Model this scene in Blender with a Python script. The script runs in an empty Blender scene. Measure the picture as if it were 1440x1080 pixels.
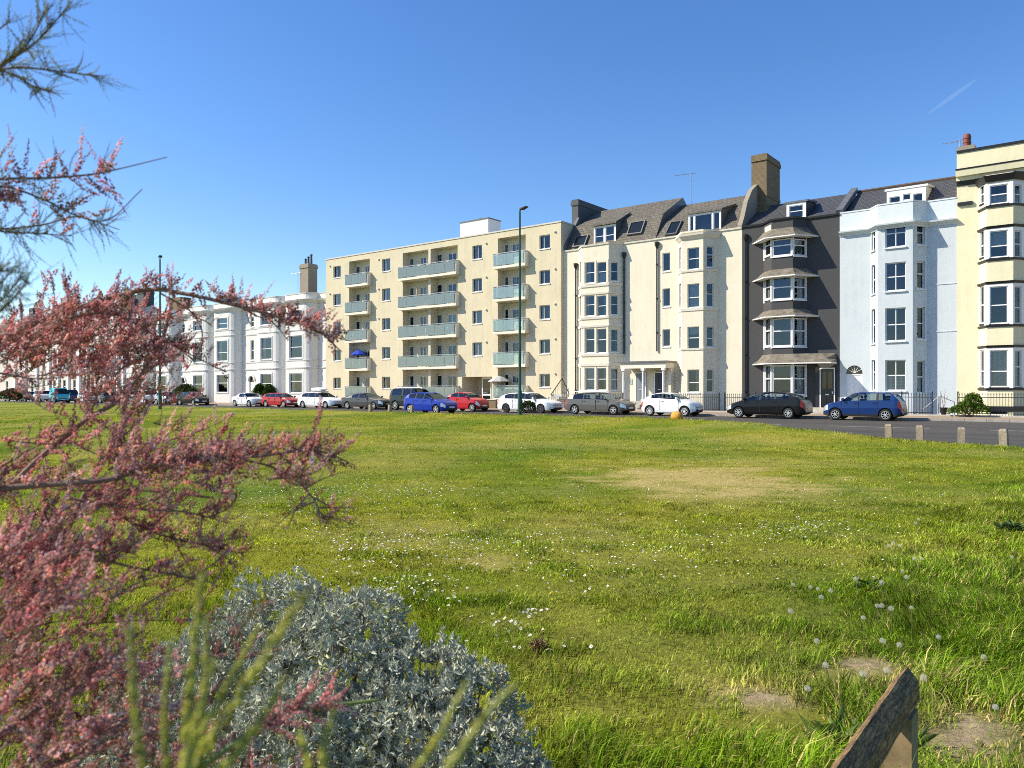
import bpy, math, random
import numpy as np
from mathutils import Vector
random.seed(7); RNG = np.random.default_rng(7)
SC = bpy.context.scene; COL = SC.collection
# ------------------------------------------------------------------ camera geometry
F = 1082.0; HZ = 549.0; CX = 720.0; HC = 1.62
TH = math.radians(37.8); S_ = math.sin(TH); C_ = math.cos(TH)
def FX(px, Y):
    a = (px-CX)/F
    return Y*(C_*a-S_)/(S_*a+C_)
def DEP(px, Y): return Y/(S_*(px-CX)/F+C_)
def FZ(px, py, Y): return HC+(HZ-py)/F*DEP(px, Y)
def CW(u, v): return (C_*u-S_*v, S_*u+C_*v)            # camera ground frame -> world
def W(px, py, d):
    u = (px-CX)/F*d
    x, y = CW(u, d)
    return Vector((x, y, HC+(HZ-py)/F*d))
def hit(px, A, B):                                      # ray through px meets wall line A-B: (s, depth)
    a = (px-CX)/F; dx, dy = C_*a-S_, S_*a+C_
    ex, ey = B[0]-A[0], B[1]-A[1]; L = math.hypot(ex, ey); ex /= L; ey /= L
    det = dx*(-ey)+ex*dy
    t = (A[0]*(-ey)+ex*A[1])/det
    s = (dx*A[1]-dy*A[0])/det
    return s, t
# ------------------------------------------------------------------ materials
def new_mat(name):
    m = bpy.data.materials.new(name); m.use_nodes = True
    nt = m.node_tree; b = nt.nodes['Principled BSDF']
    return m, nt, b
def N(nt, t, **kw):
    n = nt.nodes.new(t)
    for k, v in kw.items():
        if k in n.inputs: n.inputs[k].default_value = v
        else: setattr(n, k, v)
    return n
def c4(c): return (c[0], c[1], c[2], 1)
def plain(name, col, rough=.5, metal=0, spec=.5, coat=0, var=0, scale=8, bump=0):
    m, nt, b = new_mat(name)
    b.inputs['Base Color'].default_value = c4(col); b.inputs['Roughness'].default_value = rough
    b.inputs['Metallic'].default_value = metal; b.inputs['Specular IOR Level'].default_value = spec
    b.inputs['Coat Weight'].default_value = coat; b.inputs['Coat Roughness'].default_value = .04
    if var or bump:
        tc = N(nt, 'ShaderNodeTexCoord'); no = N(nt, 'ShaderNodeTexNoise', Scale=scale, Detail=6.0, Roughness=.65)
        nt.links.new(tc.outputs['Object'], no.inputs['Vector'])
        if var:
            cr = N(nt, 'ShaderNodeValToRGB'); cr.color_ramp.elements[0].position = .3; cr.color_ramp.elements[1].position = .72
            cr.color_ramp.elements[0].color = c4([x*(1-var) for x in col]); cr.color_ramp.elements[1].color = c4([min(1, x*(1+var*.5)) for x in col])
            nt.links.new(no.outputs['Fac'], cr.inputs['Fac']); nt.links.new(cr.outputs['Color'], b.inputs['Base Color'])
        if bump:
            bp = N(nt, 'ShaderNodeBump', Strength=.6, Distance=bump)
            nt.links.new(no.outputs['Fac'], bp.inputs['Height']); nt.links.new(bp.outputs['Normal'], b.inputs['Normal'])
    return m
def stucco(name, col, stain=(.35, .30, .22), amt=.35, lines=0):
    """painted render: blotches, vertical rain streaks, fine bump"""
    m, nt, b = new_mat(name); L = nt.links
    b.inputs['Roughness'].default_value = .85; b.inputs['Specular IOR Level'].default_value = .25
    tc = N(nt, 'ShaderNodeTexCoord')
    mp = N(nt, 'ShaderNodeMapping'); mp.inputs['Scale'].default_value = (2.2, 2.2, .16)
    L.new(tc.outputs['Object'], mp.inputs['Vector'])
    st = N(nt, 'ShaderNodeTexNoise', Scale=1.6, Detail=7.0, Roughness=.7); L.new(mp.outputs['Vector'], st.inputs['Vector'])
    bl = N(nt, 'ShaderNodeTexNoise', Scale=.55, Detail=8.0, Roughness=.7); L.new(tc.outputs['Object'], bl.inputs['Vector'])
    mul = N(nt, 'ShaderNodeMath', operation='MULTIPLY'); L.new(st.outputs['Fac'], mul.inputs[0]); L.new(bl.outputs['Fac'], mul.inputs[1])
    rp = N(nt, 'ShaderNodeMapRange'); rp.inputs['From Min'].default_value = .22; rp.inputs['From Max'].default_value = .42
    rp.inputs['To Max'].default_value = amt; L.new(mul.outputs[0], rp.inputs['Value'])
    mx = N(nt, 'ShaderNodeMixRGB', blend_type='MIX'); mx.inputs['Color1'].default_value = c4(col)
    mx.inputs['Color2'].default_value = c4([col[i]*.72+stain[i]*.12 for i in range(3)])
    L.new(rp.outputs['Result'], mx.inputs['Fac']); L.new(mx.outputs['Color'], b.inputs['Base Color'])
    fi = N(nt, 'ShaderNodeTexNoise', Scale=9.0, Detail=5.0); L.new(tc.outputs['Object'], fi.inputs['Vector'])
    wv = N(nt, 'ShaderNodeTexNoise', Scale=1.2, Detail=3.0); L.new(tc.outputs['Object'], wv.inputs['Vector'])
    ad = N(nt, 'ShaderNodeMath', operation='MULTIPLY_ADD'); ad.inputs[1].default_value = 3.0
    L.new(wv.outputs['Fac'], ad.inputs[0]); L.new(fi.outputs['Fac'], ad.inputs[2])
    h = ad.outputs[0]
    bp = N(nt, 'ShaderNodeBump', Strength=.4, Distance=.012); L.new(h, bp.inputs['Height'])
    if lines:
        sx = N(nt, 'ShaderNodeSeparateXYZ'); L.new(tc.outputs['Object'], sx.inputs[0])
        md = N(nt, 'ShaderNodeMath', operation='FRACT'); dv = N(nt, 'ShaderNodeMath', operation='DIVIDE'); dv.inputs[1].default_value = lines
        L.new(sx.outputs['Z'], dv.inputs[0]); L.new(dv.outputs[0], md.inputs[0])
        lt = N(nt, 'ShaderNodeMath', operation='GREATER_THAN'); lt.inputs[1].default_value = .07; L.new(md.outputs[0], lt.inputs[0])
        b2 = N(nt, 'ShaderNodeBump', Strength=1.0, Distance=.02); L.new(lt.outputs[0], b2.inputs['Height']); L.new(bp.outputs['Normal'], b2.inputs['Normal'])
        L.new(b2.outputs['Normal'], b.inputs['Normal'])
    else: L.new(bp.outputs['Normal'], b.inputs['Normal'])
    return m
def bricky(name, c1, c2, mortar, scale, bw=.5, rh=.25, vscale=1.0, rough=.75, moss=None):
    m, nt, b = new_mat(name); L = nt.links
    b.inputs['Roughness'].default_value = rough
    tc = N(nt, 'ShaderNodeTexCoord'); sx = N(nt, 'ShaderNodeSeparateXYZ'); cb = N(nt, 'ShaderNodeCombineXYZ')
    L.new(tc.outputs['Object'], sx.inputs[0])
    ad = N(nt, 'ShaderNodeMath', operation='ADD'); L.new(sx.outputs['X'], ad.inputs[0]); L.new(sx.outputs['Y'], ad.inputs[1])
    if vscale == 1.0: L.new(ad.outputs[0], cb.inputs['X'])
    else: L.new(sx.outputs['X'], cb.inputs['X'])
    mu = N(nt, 'ShaderNodeMath', operation='MULTIPLY'); mu.inputs[1].default_value = vscale
    L.new(sx.outputs['Z'], mu.inputs[0]); L.new(mu.outputs[0], cb.inputs['Y'])
    br = N(nt, 'ShaderNodeTexBrick'); br.inputs['Scale'].default_value = scale
    br.inputs['Brick Width'].default_value = bw; br.inputs['Row Height'].default_value = rh
    br.inputs['Mortar Size'].default_value = .018; br.inputs['Bias'].default_value = 0
    br.inputs['Color1'].default_value = c4(c1); br.inputs['Color2'].default_value = c4(c2); br.inputs['Mortar'].default_value = c4(mortar)
    L.new(cb.outputs[0], br.inputs['Vector'])
    no = N(nt, 'ShaderNodeTexNoise', Scale=2.3, Detail=8.0, Roughness=.7); L.new(tc.outputs['Object'], no.inputs['Vector'])
    cr = N(nt, 'ShaderNodeValToRGB'); cr.color_ramp.elements[0].position = .38; cr.color_ramp.elements[1].position = .66
    L.new(no.outputs['Fac'], cr.inputs['Fac'])
    mx = N(nt, 'ShaderNodeMixRGB', blend_type='MIX'); L.new(cr.outputs['Color'], mx.inputs['Fac'])
    L.new(br.outputs['Color'], mx.inputs['Color1'])
    mx.inputs['Color2'].default_value = c4(moss or [x*.6 for x in c1])
    f = N(nt, 'ShaderNodeMixRGB', blend_type='MIX'); f.inputs['Fac'].default_value = .45
    L.new(br.outputs['Color'], f.inputs['Color1']); L.new(mx.outputs['Color'], f.inputs['Color2']); L.new(f.outputs['Color'], b.inputs['Base Color'])
    bp = N(nt, 'ShaderNodeBump', Strength=.8, Distance=.02); bp.invert = True; L.new(br.outputs['Fac'], bp.inputs['Height']); L.new(bp.outputs['Normal'], b.inputs['Normal'])
    return m
def glassy(name, tint, refl=.5, body=0.0, bodycol=(.5, .6, .58), rough=.02, ior=1.5):
    m, nt, b = new_mat(name); L = nt.links; nt.nodes.remove(b); out = nt.nodes['Material Output']
    tr = N(nt, 'ShaderNodeBsdfTransparent'); tr.inputs['Color'].default_value = c4(tint)
    gl = N(nt, 'ShaderNodeBsdfGlossy'); gl.inputs['Roughness'].default_value = rough; gl.inputs['Color'].default_value = (.62, .80, 1, 1)
    fr = N(nt, 'ShaderNodeFresnel', IOR=ior)
    wn = N(nt, 'ShaderNodeTexNoise', Scale=1.3, Detail=1.0); tc = N(nt, 'ShaderNodeTexCoord'); L.new(tc.outputs['Object'], wn.inputs['Vector'])
    bp = N(nt, 'ShaderNodeBump', Strength=.12, Distance=.03); L.new(wn.outputs['Fac'], bp.inputs['Height']); L.new(bp.outputs['Normal'], gl.inputs['Normal'])
    ad = N(nt, 'ShaderNodeMath', operation='ADD'); ad.inputs[1].default_value = refl; L.new(fr.outputs[0], ad.inputs[0])
    inner = tr.outputs[0]
    if body:
        df = N(nt, 'ShaderNodeBsdfDiffuse'); df.inputs['Color'].default_value = c4(bodycol)
        m0 = N(nt, 'ShaderNodeMixShader'); m0.inputs[0].default_value = body
        L.new(tr.outputs[0], m0.inputs[1]); L.new(df.outputs[0], m0.inputs[2]); inner = m0.outputs[0]
    mx = N(nt, 'ShaderNodeMixShader'); L.new(ad.outputs[0], mx.inputs[0]); L.new(inner, mx.inputs[1]); L.new(gl.outputs[0], mx.inputs[2])
    L.new(mx.outputs[0], out.inputs['Surface'])
    return m
def leafy(name, rough=.5, trans=.3, spec=.3, tint=(1, 1, 1)):
    """colour from the mesh's own per-leaf colour attribute"""
    m, nt, b = new_mat(name); L = nt.links; out = nt.nodes['Material Output']
    at = N(nt, 'ShaderNodeAttribute'); at.attribute_name = 'Col'
    b.inputs['Roughness'].default_value = rough; b.inputs['Specular IOR Level'].default_value = spec
    L.new(at.outputs['Color'], b.inputs['Base Color'])
    tl = N(nt, 'ShaderNodeBsdfTranslucent')
    mt = N(nt, 'ShaderNodeMixRGB', blend_type='MULTIPLY'); mt.inputs['Fac'].default_value = 1; mt.inputs['Color2'].default_value = c4(tint)
    L.new(at.outputs['Color'], mt.inputs['Color1']); L.new(mt.outputs['Color'], tl.inputs['Color'])
    mx = N(nt, 'ShaderNodeMixShader'); mx.inputs[0].default_value = trans
    L.new(b.outputs[0], mx.inputs[1]); L.new(tl.outputs[0], mx.inputs[2]); L.new(mx.outputs[0], out.inputs['Surface'])
    return m
M = {}
M['flats'] = stucco('flats_render', (.66, .585, .41), amt=.8)
M['flats_in'] = stucco('flats_loggia_render', (.64, .585, .46), amt=.3)
M['cream'] = stucco('cream_render', (.75, .685, .54), amt=.55)
M['cream2'] = stucco('cream_trim', (.77, .72, .60), amt=.25)
M['grey'] = stucco('grey_paint', (.068, .067, .070), stain=(.2, .2, .2), amt=.3, lines=0)
M['pale'] = stucco('pale_blue_paint', (.55, .605, .63), stain=(.3, .3, .3), amt=.5)
M['palew'] = stucco('pale_white_trim', (.63, .69, .71), amt=.35)
M['yellow'] = stucco('yellow_paint', (.76, .705, .48), stain=(.35, .3, .15), amt=.5)
M['white'] = stucco('white_render', (.70, .69, .66), stain=(.4, .38, .35), amt=.45)
M['stone'] = stucco('far_stone_render', (.66, .62, .54), amt=.4)
M['wframe'] = plain('white_gloss_paint', (.80, .80, .79), .35)
M['gframe'] = plain('grey_frame', (.42, .42, .41), .4)
M['sill'] = plain('sill_paint', (.80, .79, .75), .6, var=.1)
M['black'] = plain('black_iron', (.012, .012, .013), .45)
M['blacktrim'] = plain('black_trim_paint', (.015, .015, .018), .4)
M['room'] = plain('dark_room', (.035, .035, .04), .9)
M['curtain'] = plain('net_curtain', (.62, .61, .58), .9, var=.15, scale=5)
M['blind'] = plain('roller_blind', (.55, .53, .48), .9)
M['pane'] = glassy('window_glass', (.72, .8, .84), refl=.035, ior=1.5)
M['balc'] = glassy('balcony_glass', (.68, .84, .78), refl=.0, body=.30, bodycol=(.66, .80, .74), ior=1.5)
M['slate'] = bricky('grey_slate', (.085, .084, .088), (.060, .060, .066), (.02, .02, .02), 1.0, .30, .22, vscale=1.6, rough=.55, moss=(.07, .07, .06))
M['slateb'] = bricky('weathered_slate', (.150, .130, .105), (.090, .080, .068), (.03, .027, .023), 1.0, .36, .26, vscale=1.15, rough=.8, moss=(.17, .15, .085))
M['brick'] = bricky('chimney_brick', (.25, .175, .09), (.17, .115, .06), (.21, .17, .11), 1.0, .24, .085, rough=.9, moss=(.14, .10, .035))
M['stack'] = stucco('stack_render', (.30, .26, .20), amt=.7)
M['stackdk'] = stucco('dark_stack_render', (.10, .105, .11), amt=.5)
M['lead'] = plain('lead_sheet', (.13, .135, .145), .45, var=.3, scale=3)
M['ridge'] = plain('ridge_tile', (.10, .065, .05), .8, var=.4, scale=4)
M['pot'] = plain('terracotta_pot', (.20, .05, .035), .7, var=.3, scale=9)
M['potb'] = plain('buff_pot', (.42, .33, .2), .8, var=.3, scale=9)
M['canopy'] = plain('weathered_canopy', (.19, .165, .125), .8, var=.55, scale=3)
M['alu'] = plain('aluminium', (.62, .63, .63), .35, metal=.7)
M['steel'] = plain('galvanised', (.4, .41, .41), .4, metal=.6)
M['concrete'] = stucco('concrete_edge', (.62, .59, .52), amt=.5)
M['step'] = plain('stone_step', (.5, .46, .39), .85, var=.3, scale=4)
M['doorgrey'] = plain('grey_door_paint', (.20, .23, .25), .35)
M['doorblue'] = plain('navy_door_paint', (.012, .017, .04), .3)
M['doorblack'] = plain('black_door_paint', (.010, .010, .013), .25)
M['doorwhite'] = plain('white_door_paint', (.8, .8, .79), .35)
M['doorgreen'] = plain('green_door_paint', (.10, .42, .03), .4)
M['lampgreen'] = plain('dark_green_paint', (.015, .075, .05), .4)
M['timber'] = plain('grey_timber', (.34, .28, .20), .9, var=.5, scale=14, bump=.01)
M['tyre'] = plain('tyre_rubber', (.012, .012, .012), .85)
M['rim'] = plain('alloy_rim', (.62, .63, .64), .3, metal=.6)
M['rimw'] = plain('white_rim', (.78, .78, .78), .35)
M['rimd'] = plain('dark_rim', (.16, .16, .17), .35, metal=.6)
M['under'] = plain('black_plastic', (.014, .014, .015), .7)
M['carwin'] = glassy('car_window', (.50, .56, .54), refl=.02, ior=1.5, rough=.01)
M['seatcloth'] = plain('seat_cloth', (.035, .035, .038), .9)
M['cglass'] = plain('car_glass', (.012, .016, .018), .012, spec=.5)
M['headl'] = plain('headlamp_lens', (.55, .57, .58), .12, metal=.5)
M['taill'] = plain('tail_lamp', (.45, .012, .012), .2)
M['plate'] = plain('white_plate', (.75, .75, .72), .4)
M['platey'] = plain('yellow_plate', (.75, .55, .05), .4)
def paint(name, col, metal=0.0, rough=.32): return plain(name, col, rough, metal=metal, spec=.3, coat=.30)
# ------------------------------------------------------------------ mesh builder
class MB:
    def __init__(s): s.v = []; s.f = []; s.m = []
    def poly(s, pts, m=0):
        n = len(s.v); s.v += [tuple(p) for p in pts]; s.f.append(tuple(range(n, n+len(pts)))); s.m.append(m)
    def box(s, x0, x1, y0, y1, z0, z1, m=0):
        s.hexa([(x0, y0, z0), (x1, y0, z0), (x1, y1, z0), (x0, y1, z0), (x0, y0, z1), (x1, y0, z1), (x1, y1, z1), (x0, y1, z1)], m)
    def hexa(s, p, m=0):
        n = len(s.v); s.v += [tuple(q) for q in p]
        for q in ((3, 2, 1, 0), (4, 5, 6, 7), (0, 1, 5, 4), (1, 2, 6, 5), (2, 3, 7, 6), (3, 0, 4, 7)):
            s.f.append(tuple(n+i for i in q)); s.m.append(m)
    def obox(s, A, d, n, s0, s1, q0, q1, z0, z1, m=0):   # box in a wall frame: along d, inward n
        def p(a, q, z): return (A[0]+d[0]*a+n[0]*q, A[1]+d[1]*a+n[1]*q, z)
        s.hexa([p(s0, q0, z0), p(s1, q0, z0), p(s1, q1, z0), p(s0, q1, z0), p(s0, q0, z1), p(s1, q0, z1), p(s1, q1, z1), p(s0, q1, z1)], m)
    def prism(s, pts, z0, z1, m=0, cap=True):             # plan polygon raised from z0 to z1
        n = len(pts)
        for i in range(n):
            a, b = pts[i], pts[(i+1) % n]
            s.poly([(a[0], a[1], z0), (b[0], b[1], z0), (b[0], b[1], z1), (a[0], a[1], z1)], m)
        if cap:
            s.poly([(p[0], p[1], z1) for p in pts], m); s.poly([(p[0], p[1], z0) for p in reversed(pts)], m)
    def tube(s, pts, r, n=8, m=0, cap=True):
        pts = [Vector(p) for p in pts]; k = len(pts)
        if not hasattr(r, '__len__'): r = [r]*k
        base = len(s.v); up = Vector((0, 0, 1))
        prev = None
        for i in range(k):
            t = (pts[min(i+1, k-1)]-pts[max(i-1, 0)])
            t = t.normalized() if t.length > 1e-9 else Vector((0, 0, 1))
            if prev is None:
                prev = t.cross(up if abs(t.z) < .9 else Vector((1, 0, 0))).normalized()
            a = (prev-t*prev.dot(t)).normalized(); b = t.cross(a); prev = a
            for j in range(n):
                w = 2*math.pi*j/n
                s.v.append(tuple(pts[i]+(a*math.cos(w)+b*math.sin(w))*r[i]))
        for i in range(k-1):
            for j in range(n):
                j2 = (j+1) % n
                s.f.append((base+i*n+j, base+i*n+j2, base+(i+1)*n+j2, base+(i+1)*n+j)); s.m.append(m)
        if cap:
            s.f.append(tuple(base+j for j in reversed(range(n)))); s.m.append(m)
            s.f.append(tuple(base+(k-1)*n+j for j in range(n))); s.m.append(m)
    def lathe(s, prof, o=(0, 0, 0), n=16, m=0, axis='z'):
        base = len(s.v); k = len(prof)
        for (r, z) in prof:
            for j in range(n):
                w = 2*math.pi*j/n; a, b = r*math.cos(w), r*math.sin(w)
                p = (a, b, z) if axis == 'z' else (a, z, b)
                s.v.append((o[0]+p[0], o[1]+p[1], o[2]+p[2]))
        for i in range(k-1):
            for j in range(n):
                j2 = (j+1) % n
                q = (base+i*n+j, base+i*n+j2, base+(i+1)*n+j2, base+(i+1)*n+j)
                s.f.append(q if axis == 'z' else q[::-1]); s.m.append(m)
        t = tuple(base+(k-1)*n+j for j in range(n)); b_ = tuple(base+j for j in reversed(range(n)))
        s.f.append(t if axis == 'z' else t[::-1]); s.m.append(m)
        s.f.append(b_ if axis == 'z' else b_[::-1]); s.m.append(m)
    def build(s, name, mats, parent=None, smooth=None, local=False, bevel=0):
        if not isinstance(mats, (list, tuple)): mats = [mats]
        me = bpy.data.meshes.new(name)
        v = s.v
        if parent is not None and not local:
            o = WLOC[parent.name]
            v = [(p[0]-o[0], p[1]-o[1], p[2]-o[2]) for p in v]
        me.from_pydata(v, [], s.f)
        for m in mats: me.materials.append(m)
        if max(s.m, default=0) > 0: me.polygons.foreach_set('material_index', s.m)
        if smooth is not None:
            me.polygons.foreach_set('use_smooth', [True]*len(s.f))
            me.set_sharp_from_angle(angle=math.radians(smooth))
        me.update()
        o = bpy.data.objects.new(name, me); COL.objects.link(o)
        if parent is not None:
            o.parent = parent; WLOC[o.name] = WLOC.get(parent.name, (0, 0, 0))
        else: WLOC[o.name] = (0, 0, 0)
        if bevel:
            md = o.modifiers.new('bevel', 'BEVEL'); md.width = bevel; md.segments = 2; md.limit_method = 'ANGLE'
        return o
def build_each(mb, name, mats, parent, **kw):
    """every separate piece collected in mb becomes an object of its own"""
    par = list(range(len(mb.v)))
    def find(i):
        while par[i] != i: par[i] = par[par[i]]; i = par[i]
        return i
    for f in mb.f:
        for q in f[1:]: par[find(q)] = find(f[0])
    comp = {}
    for f, m in zip(mb.f, mb.m): comp.setdefault(find(f[0]), []).append((f, m))
    for fs in comp.values():
        b = MB(); mp = {}
        for f, m in fs:
            for i in f:
                if i not in mp: mp[i] = len(b.v); b.v.append(mb.v[i])
            b.f.append(tuple(mp[i] for i in f)); b.m.append(m)
        b.build(name, mats, parent, **kw)
WLOC = {}
def tag(o, label=None, cat=None, group=None, kind=None):
    if label: o['label'] = label
    if cat: o['category'] = cat
    if group: o['group'] = group
    if kind: o['kind'] = kind
    return o
def thing(name, loc, label, cat, group=None, rz=0):
    o = bpy.data.objects.new(name, None); COL.objects.link(o); o.empty_display_size = .2
    o.location = loc; o.rotation_euler = (0, 0, rz); WLOC[o.name] = tuple(loc)
    return tag(o, label, cat, group)
def fast_mesh(name, V, T, cols=None, mat=None, parent=None, smooth=False):
    me = bpy.data.meshes.new(name); nv, nt = len(V), len(T)
    V = np.asarray(V, dtype=np.float32)
    if parent is not None: V = V-np.array(WLOC[parent.name], dtype=np.float32)
    me.vertices.add(nv); me.vertices.foreach_set('co', V.ravel())
    T = np.asarray(T, dtype=np.int32); k = T.shape[1]
    me.loops.add(nt*k); me.loops.foreach_set('vertex_index', T.ravel())
    me.polygons.add(nt); me.polygons.foreach_set('loop_start', np.arange(0, nt*k, k, dtype=np.int32))
    try: me.polygons.foreach_set('loop_total', np.full(nt, k, dtype=np.int32))
    except Exception: pass
    me.update(calc_edges=True)
    if smooth: me.polygons.foreach_set('use_smooth', np.ones(nt, dtype=bool))
    if cols is not None:
        at = me.attributes.new('Col', 'FLOAT_COLOR', 'POINT')
        C = np.ones((nv, 4), dtype=np.float32); C[:, :3] = cols
        at.data.foreach_set('color', C.ravel())
    if mat: me.materials.append(mat)
    o = bpy.data.objects.new(name, me); COL.objects.link(o)
    if parent is not None: o.parent = parent
    WLOC[o.name] = WLOC.get(parent.name, (0, 0, 0)) if parent is not None else (0, 0, 0)
    return o
# ------------------------------------------------------------------ facade tools
def seg(A, B):
    L = math.hypot(B[0]-A[0], B[1]-A[1]); d = ((B[0]-A[0])/L, (B[1]-A[1])/L)
    return L, d, (-d[1], d[0])
def wall_panel(mb, A, B, z0, z1, ops, rev=.14, m=0, room=1, roomd=.9):
    """wall face from A to B with real openings, reveals and a dark room behind each"""
    L, d, n = seg(A, B)
    S = sorted({0, L, *[o[0] for o in ops], *[o[1] for o in ops]}); Z = sorted({z0, z1, *[o[2] for o in ops], *[o[3] for o in ops]})
    def p(s, q, z): return (A[0]+d[0]*s+n[0]*q, A[1]+d[1]*s+n[1]*q, z)
    for i in range(len(S)-1):
        for j in range(len(Z)-1):
            sm, zm = (S[i]+S[i+1])/2, (Z[j]+Z[j+1])/2
            if any(o[0] < sm < o[1] and o[2] < zm < o[3] for o in ops): continue
            mb.poly([p(S[i], 0, Z[j]), p(S[i+1], 0, Z[j]), p(S[i+1], 0, Z[j+1]), p(S[i], 0, Z[j+1])], m)
    for o in ops:
        a, b, c, e = o[:4]; r = rev
        mb.poly([p(a, 0, c), p(a, 0, e), p(a, r, e), p(a, r, c)], m); mb.poly([p(b, 0, e), p(b, 0, c), p(b, r, c), p(b, r, e)], m)
        mb.poly([p(a, 0, e), p(b, 0, e), p(b, r, e), p(a, r, e)], m); mb.poly([p(a, r, c), p(b, r, c), p(b, 0, c), p(a, 0, c)], m)
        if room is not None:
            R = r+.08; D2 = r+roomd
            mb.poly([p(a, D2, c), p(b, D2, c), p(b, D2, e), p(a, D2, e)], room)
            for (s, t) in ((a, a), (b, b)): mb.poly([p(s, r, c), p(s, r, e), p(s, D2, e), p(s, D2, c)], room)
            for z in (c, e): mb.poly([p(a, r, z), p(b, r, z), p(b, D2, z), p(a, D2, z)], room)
def window(par, A, B, s0, s1, z0, z1, rec=.10, fw=.055, rails=(.5,), mulls=(), fm='wframe', sill=True, cur=None, silld=.06, sillm='sill', name='window'):
    L, d, n = seg(A, B); mb = MB()
    q0, q1 = rec, rec+.07
    mb.obox(A, d, n, s0, s0+fw, q0, q1, z0, z1); mb.obox(A, d, n, s1-fw, s1, q0, q1, z0, z1)
    mb.obox(A, d, n, s0+fw, s1-fw, q0, q1, z0, z0+fw*1.25); mb.obox(A, d, n, s0+fw, s1-fw, q0, q1, z1-fw, z1)
    for r in rails:
        if r == .5: r += random.choice([0, 0, 0, .05, -.07, .1])
        z = z0+(z1-z0)*r; mb.obox(A, d, n, s0+fw, s1-fw, q0+.008, q1-.005, z-fw*.5, z+fw*.5)
    for r in mulls:
        s = s0+(s1-s0)*r; mb.obox(A, d, n, s-fw*.4, s+fw*.4, q0+.004, q1-.008, z0+fw, z1-fw)
    w = mb.build(name, M[fm], par)
    g = MB(); q = (q0+q1)/2+.004
    def p(s, q, z): return (A[0]+d[0]*s+n[0]*q, A[1]+d[1]*s+n[1]*q, z)
    g.poly([p(s0+.01, q, z0+.01), p(s1-.01, q, z0+.01), p(s1-.01, q, z1-.01), p(s0+.01, q, z1-.01)])
    g.build('pane', M['pane'], w)
    if sill:
        sb = MB(); sb.obox(A, d, n, s0-.05, s1+.05, -silld, rec-.002, z0-.085, z0-.004); sb.build('sill', M[sillm], w)
    if cur:
        cb = MB(); k = 14; w_ = s1-s0; q = q1+.10
        def sheet(a, b, za, zb, mi=0):
            P_ = [(a+(b-a)*i/k, q+.03*math.sin(i*2.3)) for i in range(k+1)]
            for i in range(k): cb.poly([p(P_[i][0], P_[i][1], za), p(P_[i+1][0], P_[i+1][1], za), p(P_[i+1][0], P_[i+1][1], zb), p(P_[i][0], P_[i][1], zb)])
        nm = 'curtain'; mt = M['curtain']
        if cur == 'net': sheet(s0+.02, s1-.02, z0+.02, z1-.02)
        elif cur == 'left': sheet(s0+.02, s0+.42*w_, z0+.02, z1-.02)
        elif cur == 'right': sheet(s1-.42*w_, s1-.02, z0+.02, z1-.02)
        elif cur == 'both': sheet(s0+.02, s0+.26*w_, z0+.02, z1-.02); sheet(s1-.26*w_, s1-.02, z0+.02, z1-.02)
        elif cur == 'half': sheet(s0+.02, s1-.02, z0+.02, z0+.5*(z1-z0))
        elif cur == 'blind':
            nm = 'blind'; mt = M['blind']; cb.obox(A, d, n, s0+.03, s1-.03, q, q+.015, z0+(.45+.3*random.random())*(z1-z0), z1-.03)
        cb.build(nm, mt, w)
    return w
def offs(pts, out):
    """offset an open plan polyline outwards (towards the street) with mitres"""
    r = []
    for i, p in enumerate(pts):
        ns = []
        if i > 0: ns.append(seg(pts[i-1], p)[2])
        if i < len(pts)-1: ns.append(seg(p, pts[i+1])[2])
        if len(ns) == 1: r.append((p[0]-ns[0][0]*out, p[1]-ns[0][1]*out))
        else:
            a, b = ns; k = 1+a[0]*b[0]+a[1]*b[1]
            r.append((p[0]-(a[0]+b[0])/k*out, p[1]-(a[1]+b[1])/k*out))
    return r
def band(mb, pts, o0, z0, z1, o1=None, m=0, back=.05):
    """moulding along a plan polyline, o0 proud at the bottom and o1 at the top"""
    o1 = o0 if o1 is None else o1
    a, b, c = offs(pts, o0), offs(pts, o1), offs(pts, -back)
    for i in range(len(pts)-1):
        mb.poly([(*a[i], z0), (*a[i+1], z0), (*b[i+1], z1), (*b[i], z1)], m)
        mb.poly([(*b[i], z1), (*b[i+1], z1), (*c[i+1], z1), (*c[i], z1)], m)
        mb.poly([(*c[i], z0), (*c[i+1], z0), (*a[i+1], z0), (*a[i], z0)], m)
    for i in (0, len(pts)-1): mb.poly([(*a[i], z0), (*b[i], z1), (*c[i], z1), (*c[i], z0)], m)
def ops_px(A, B, specs):
    """[(px0, px1, pytop, pybot)] -> [(s0, s1, z0, z1)] on wall A-B"""
    r = []
    for (p0, p1, t, b) in specs:
        s0, s1 = hit(p0, A, B)[0], hit(p1, A, B)[0]; dm = hit((p0+p1)/2, A, B)[1]
        r.append((s0, s1, HC+(HZ-b)/F*dm, HC+(HZ-t)/F*dm))
    return r
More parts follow.
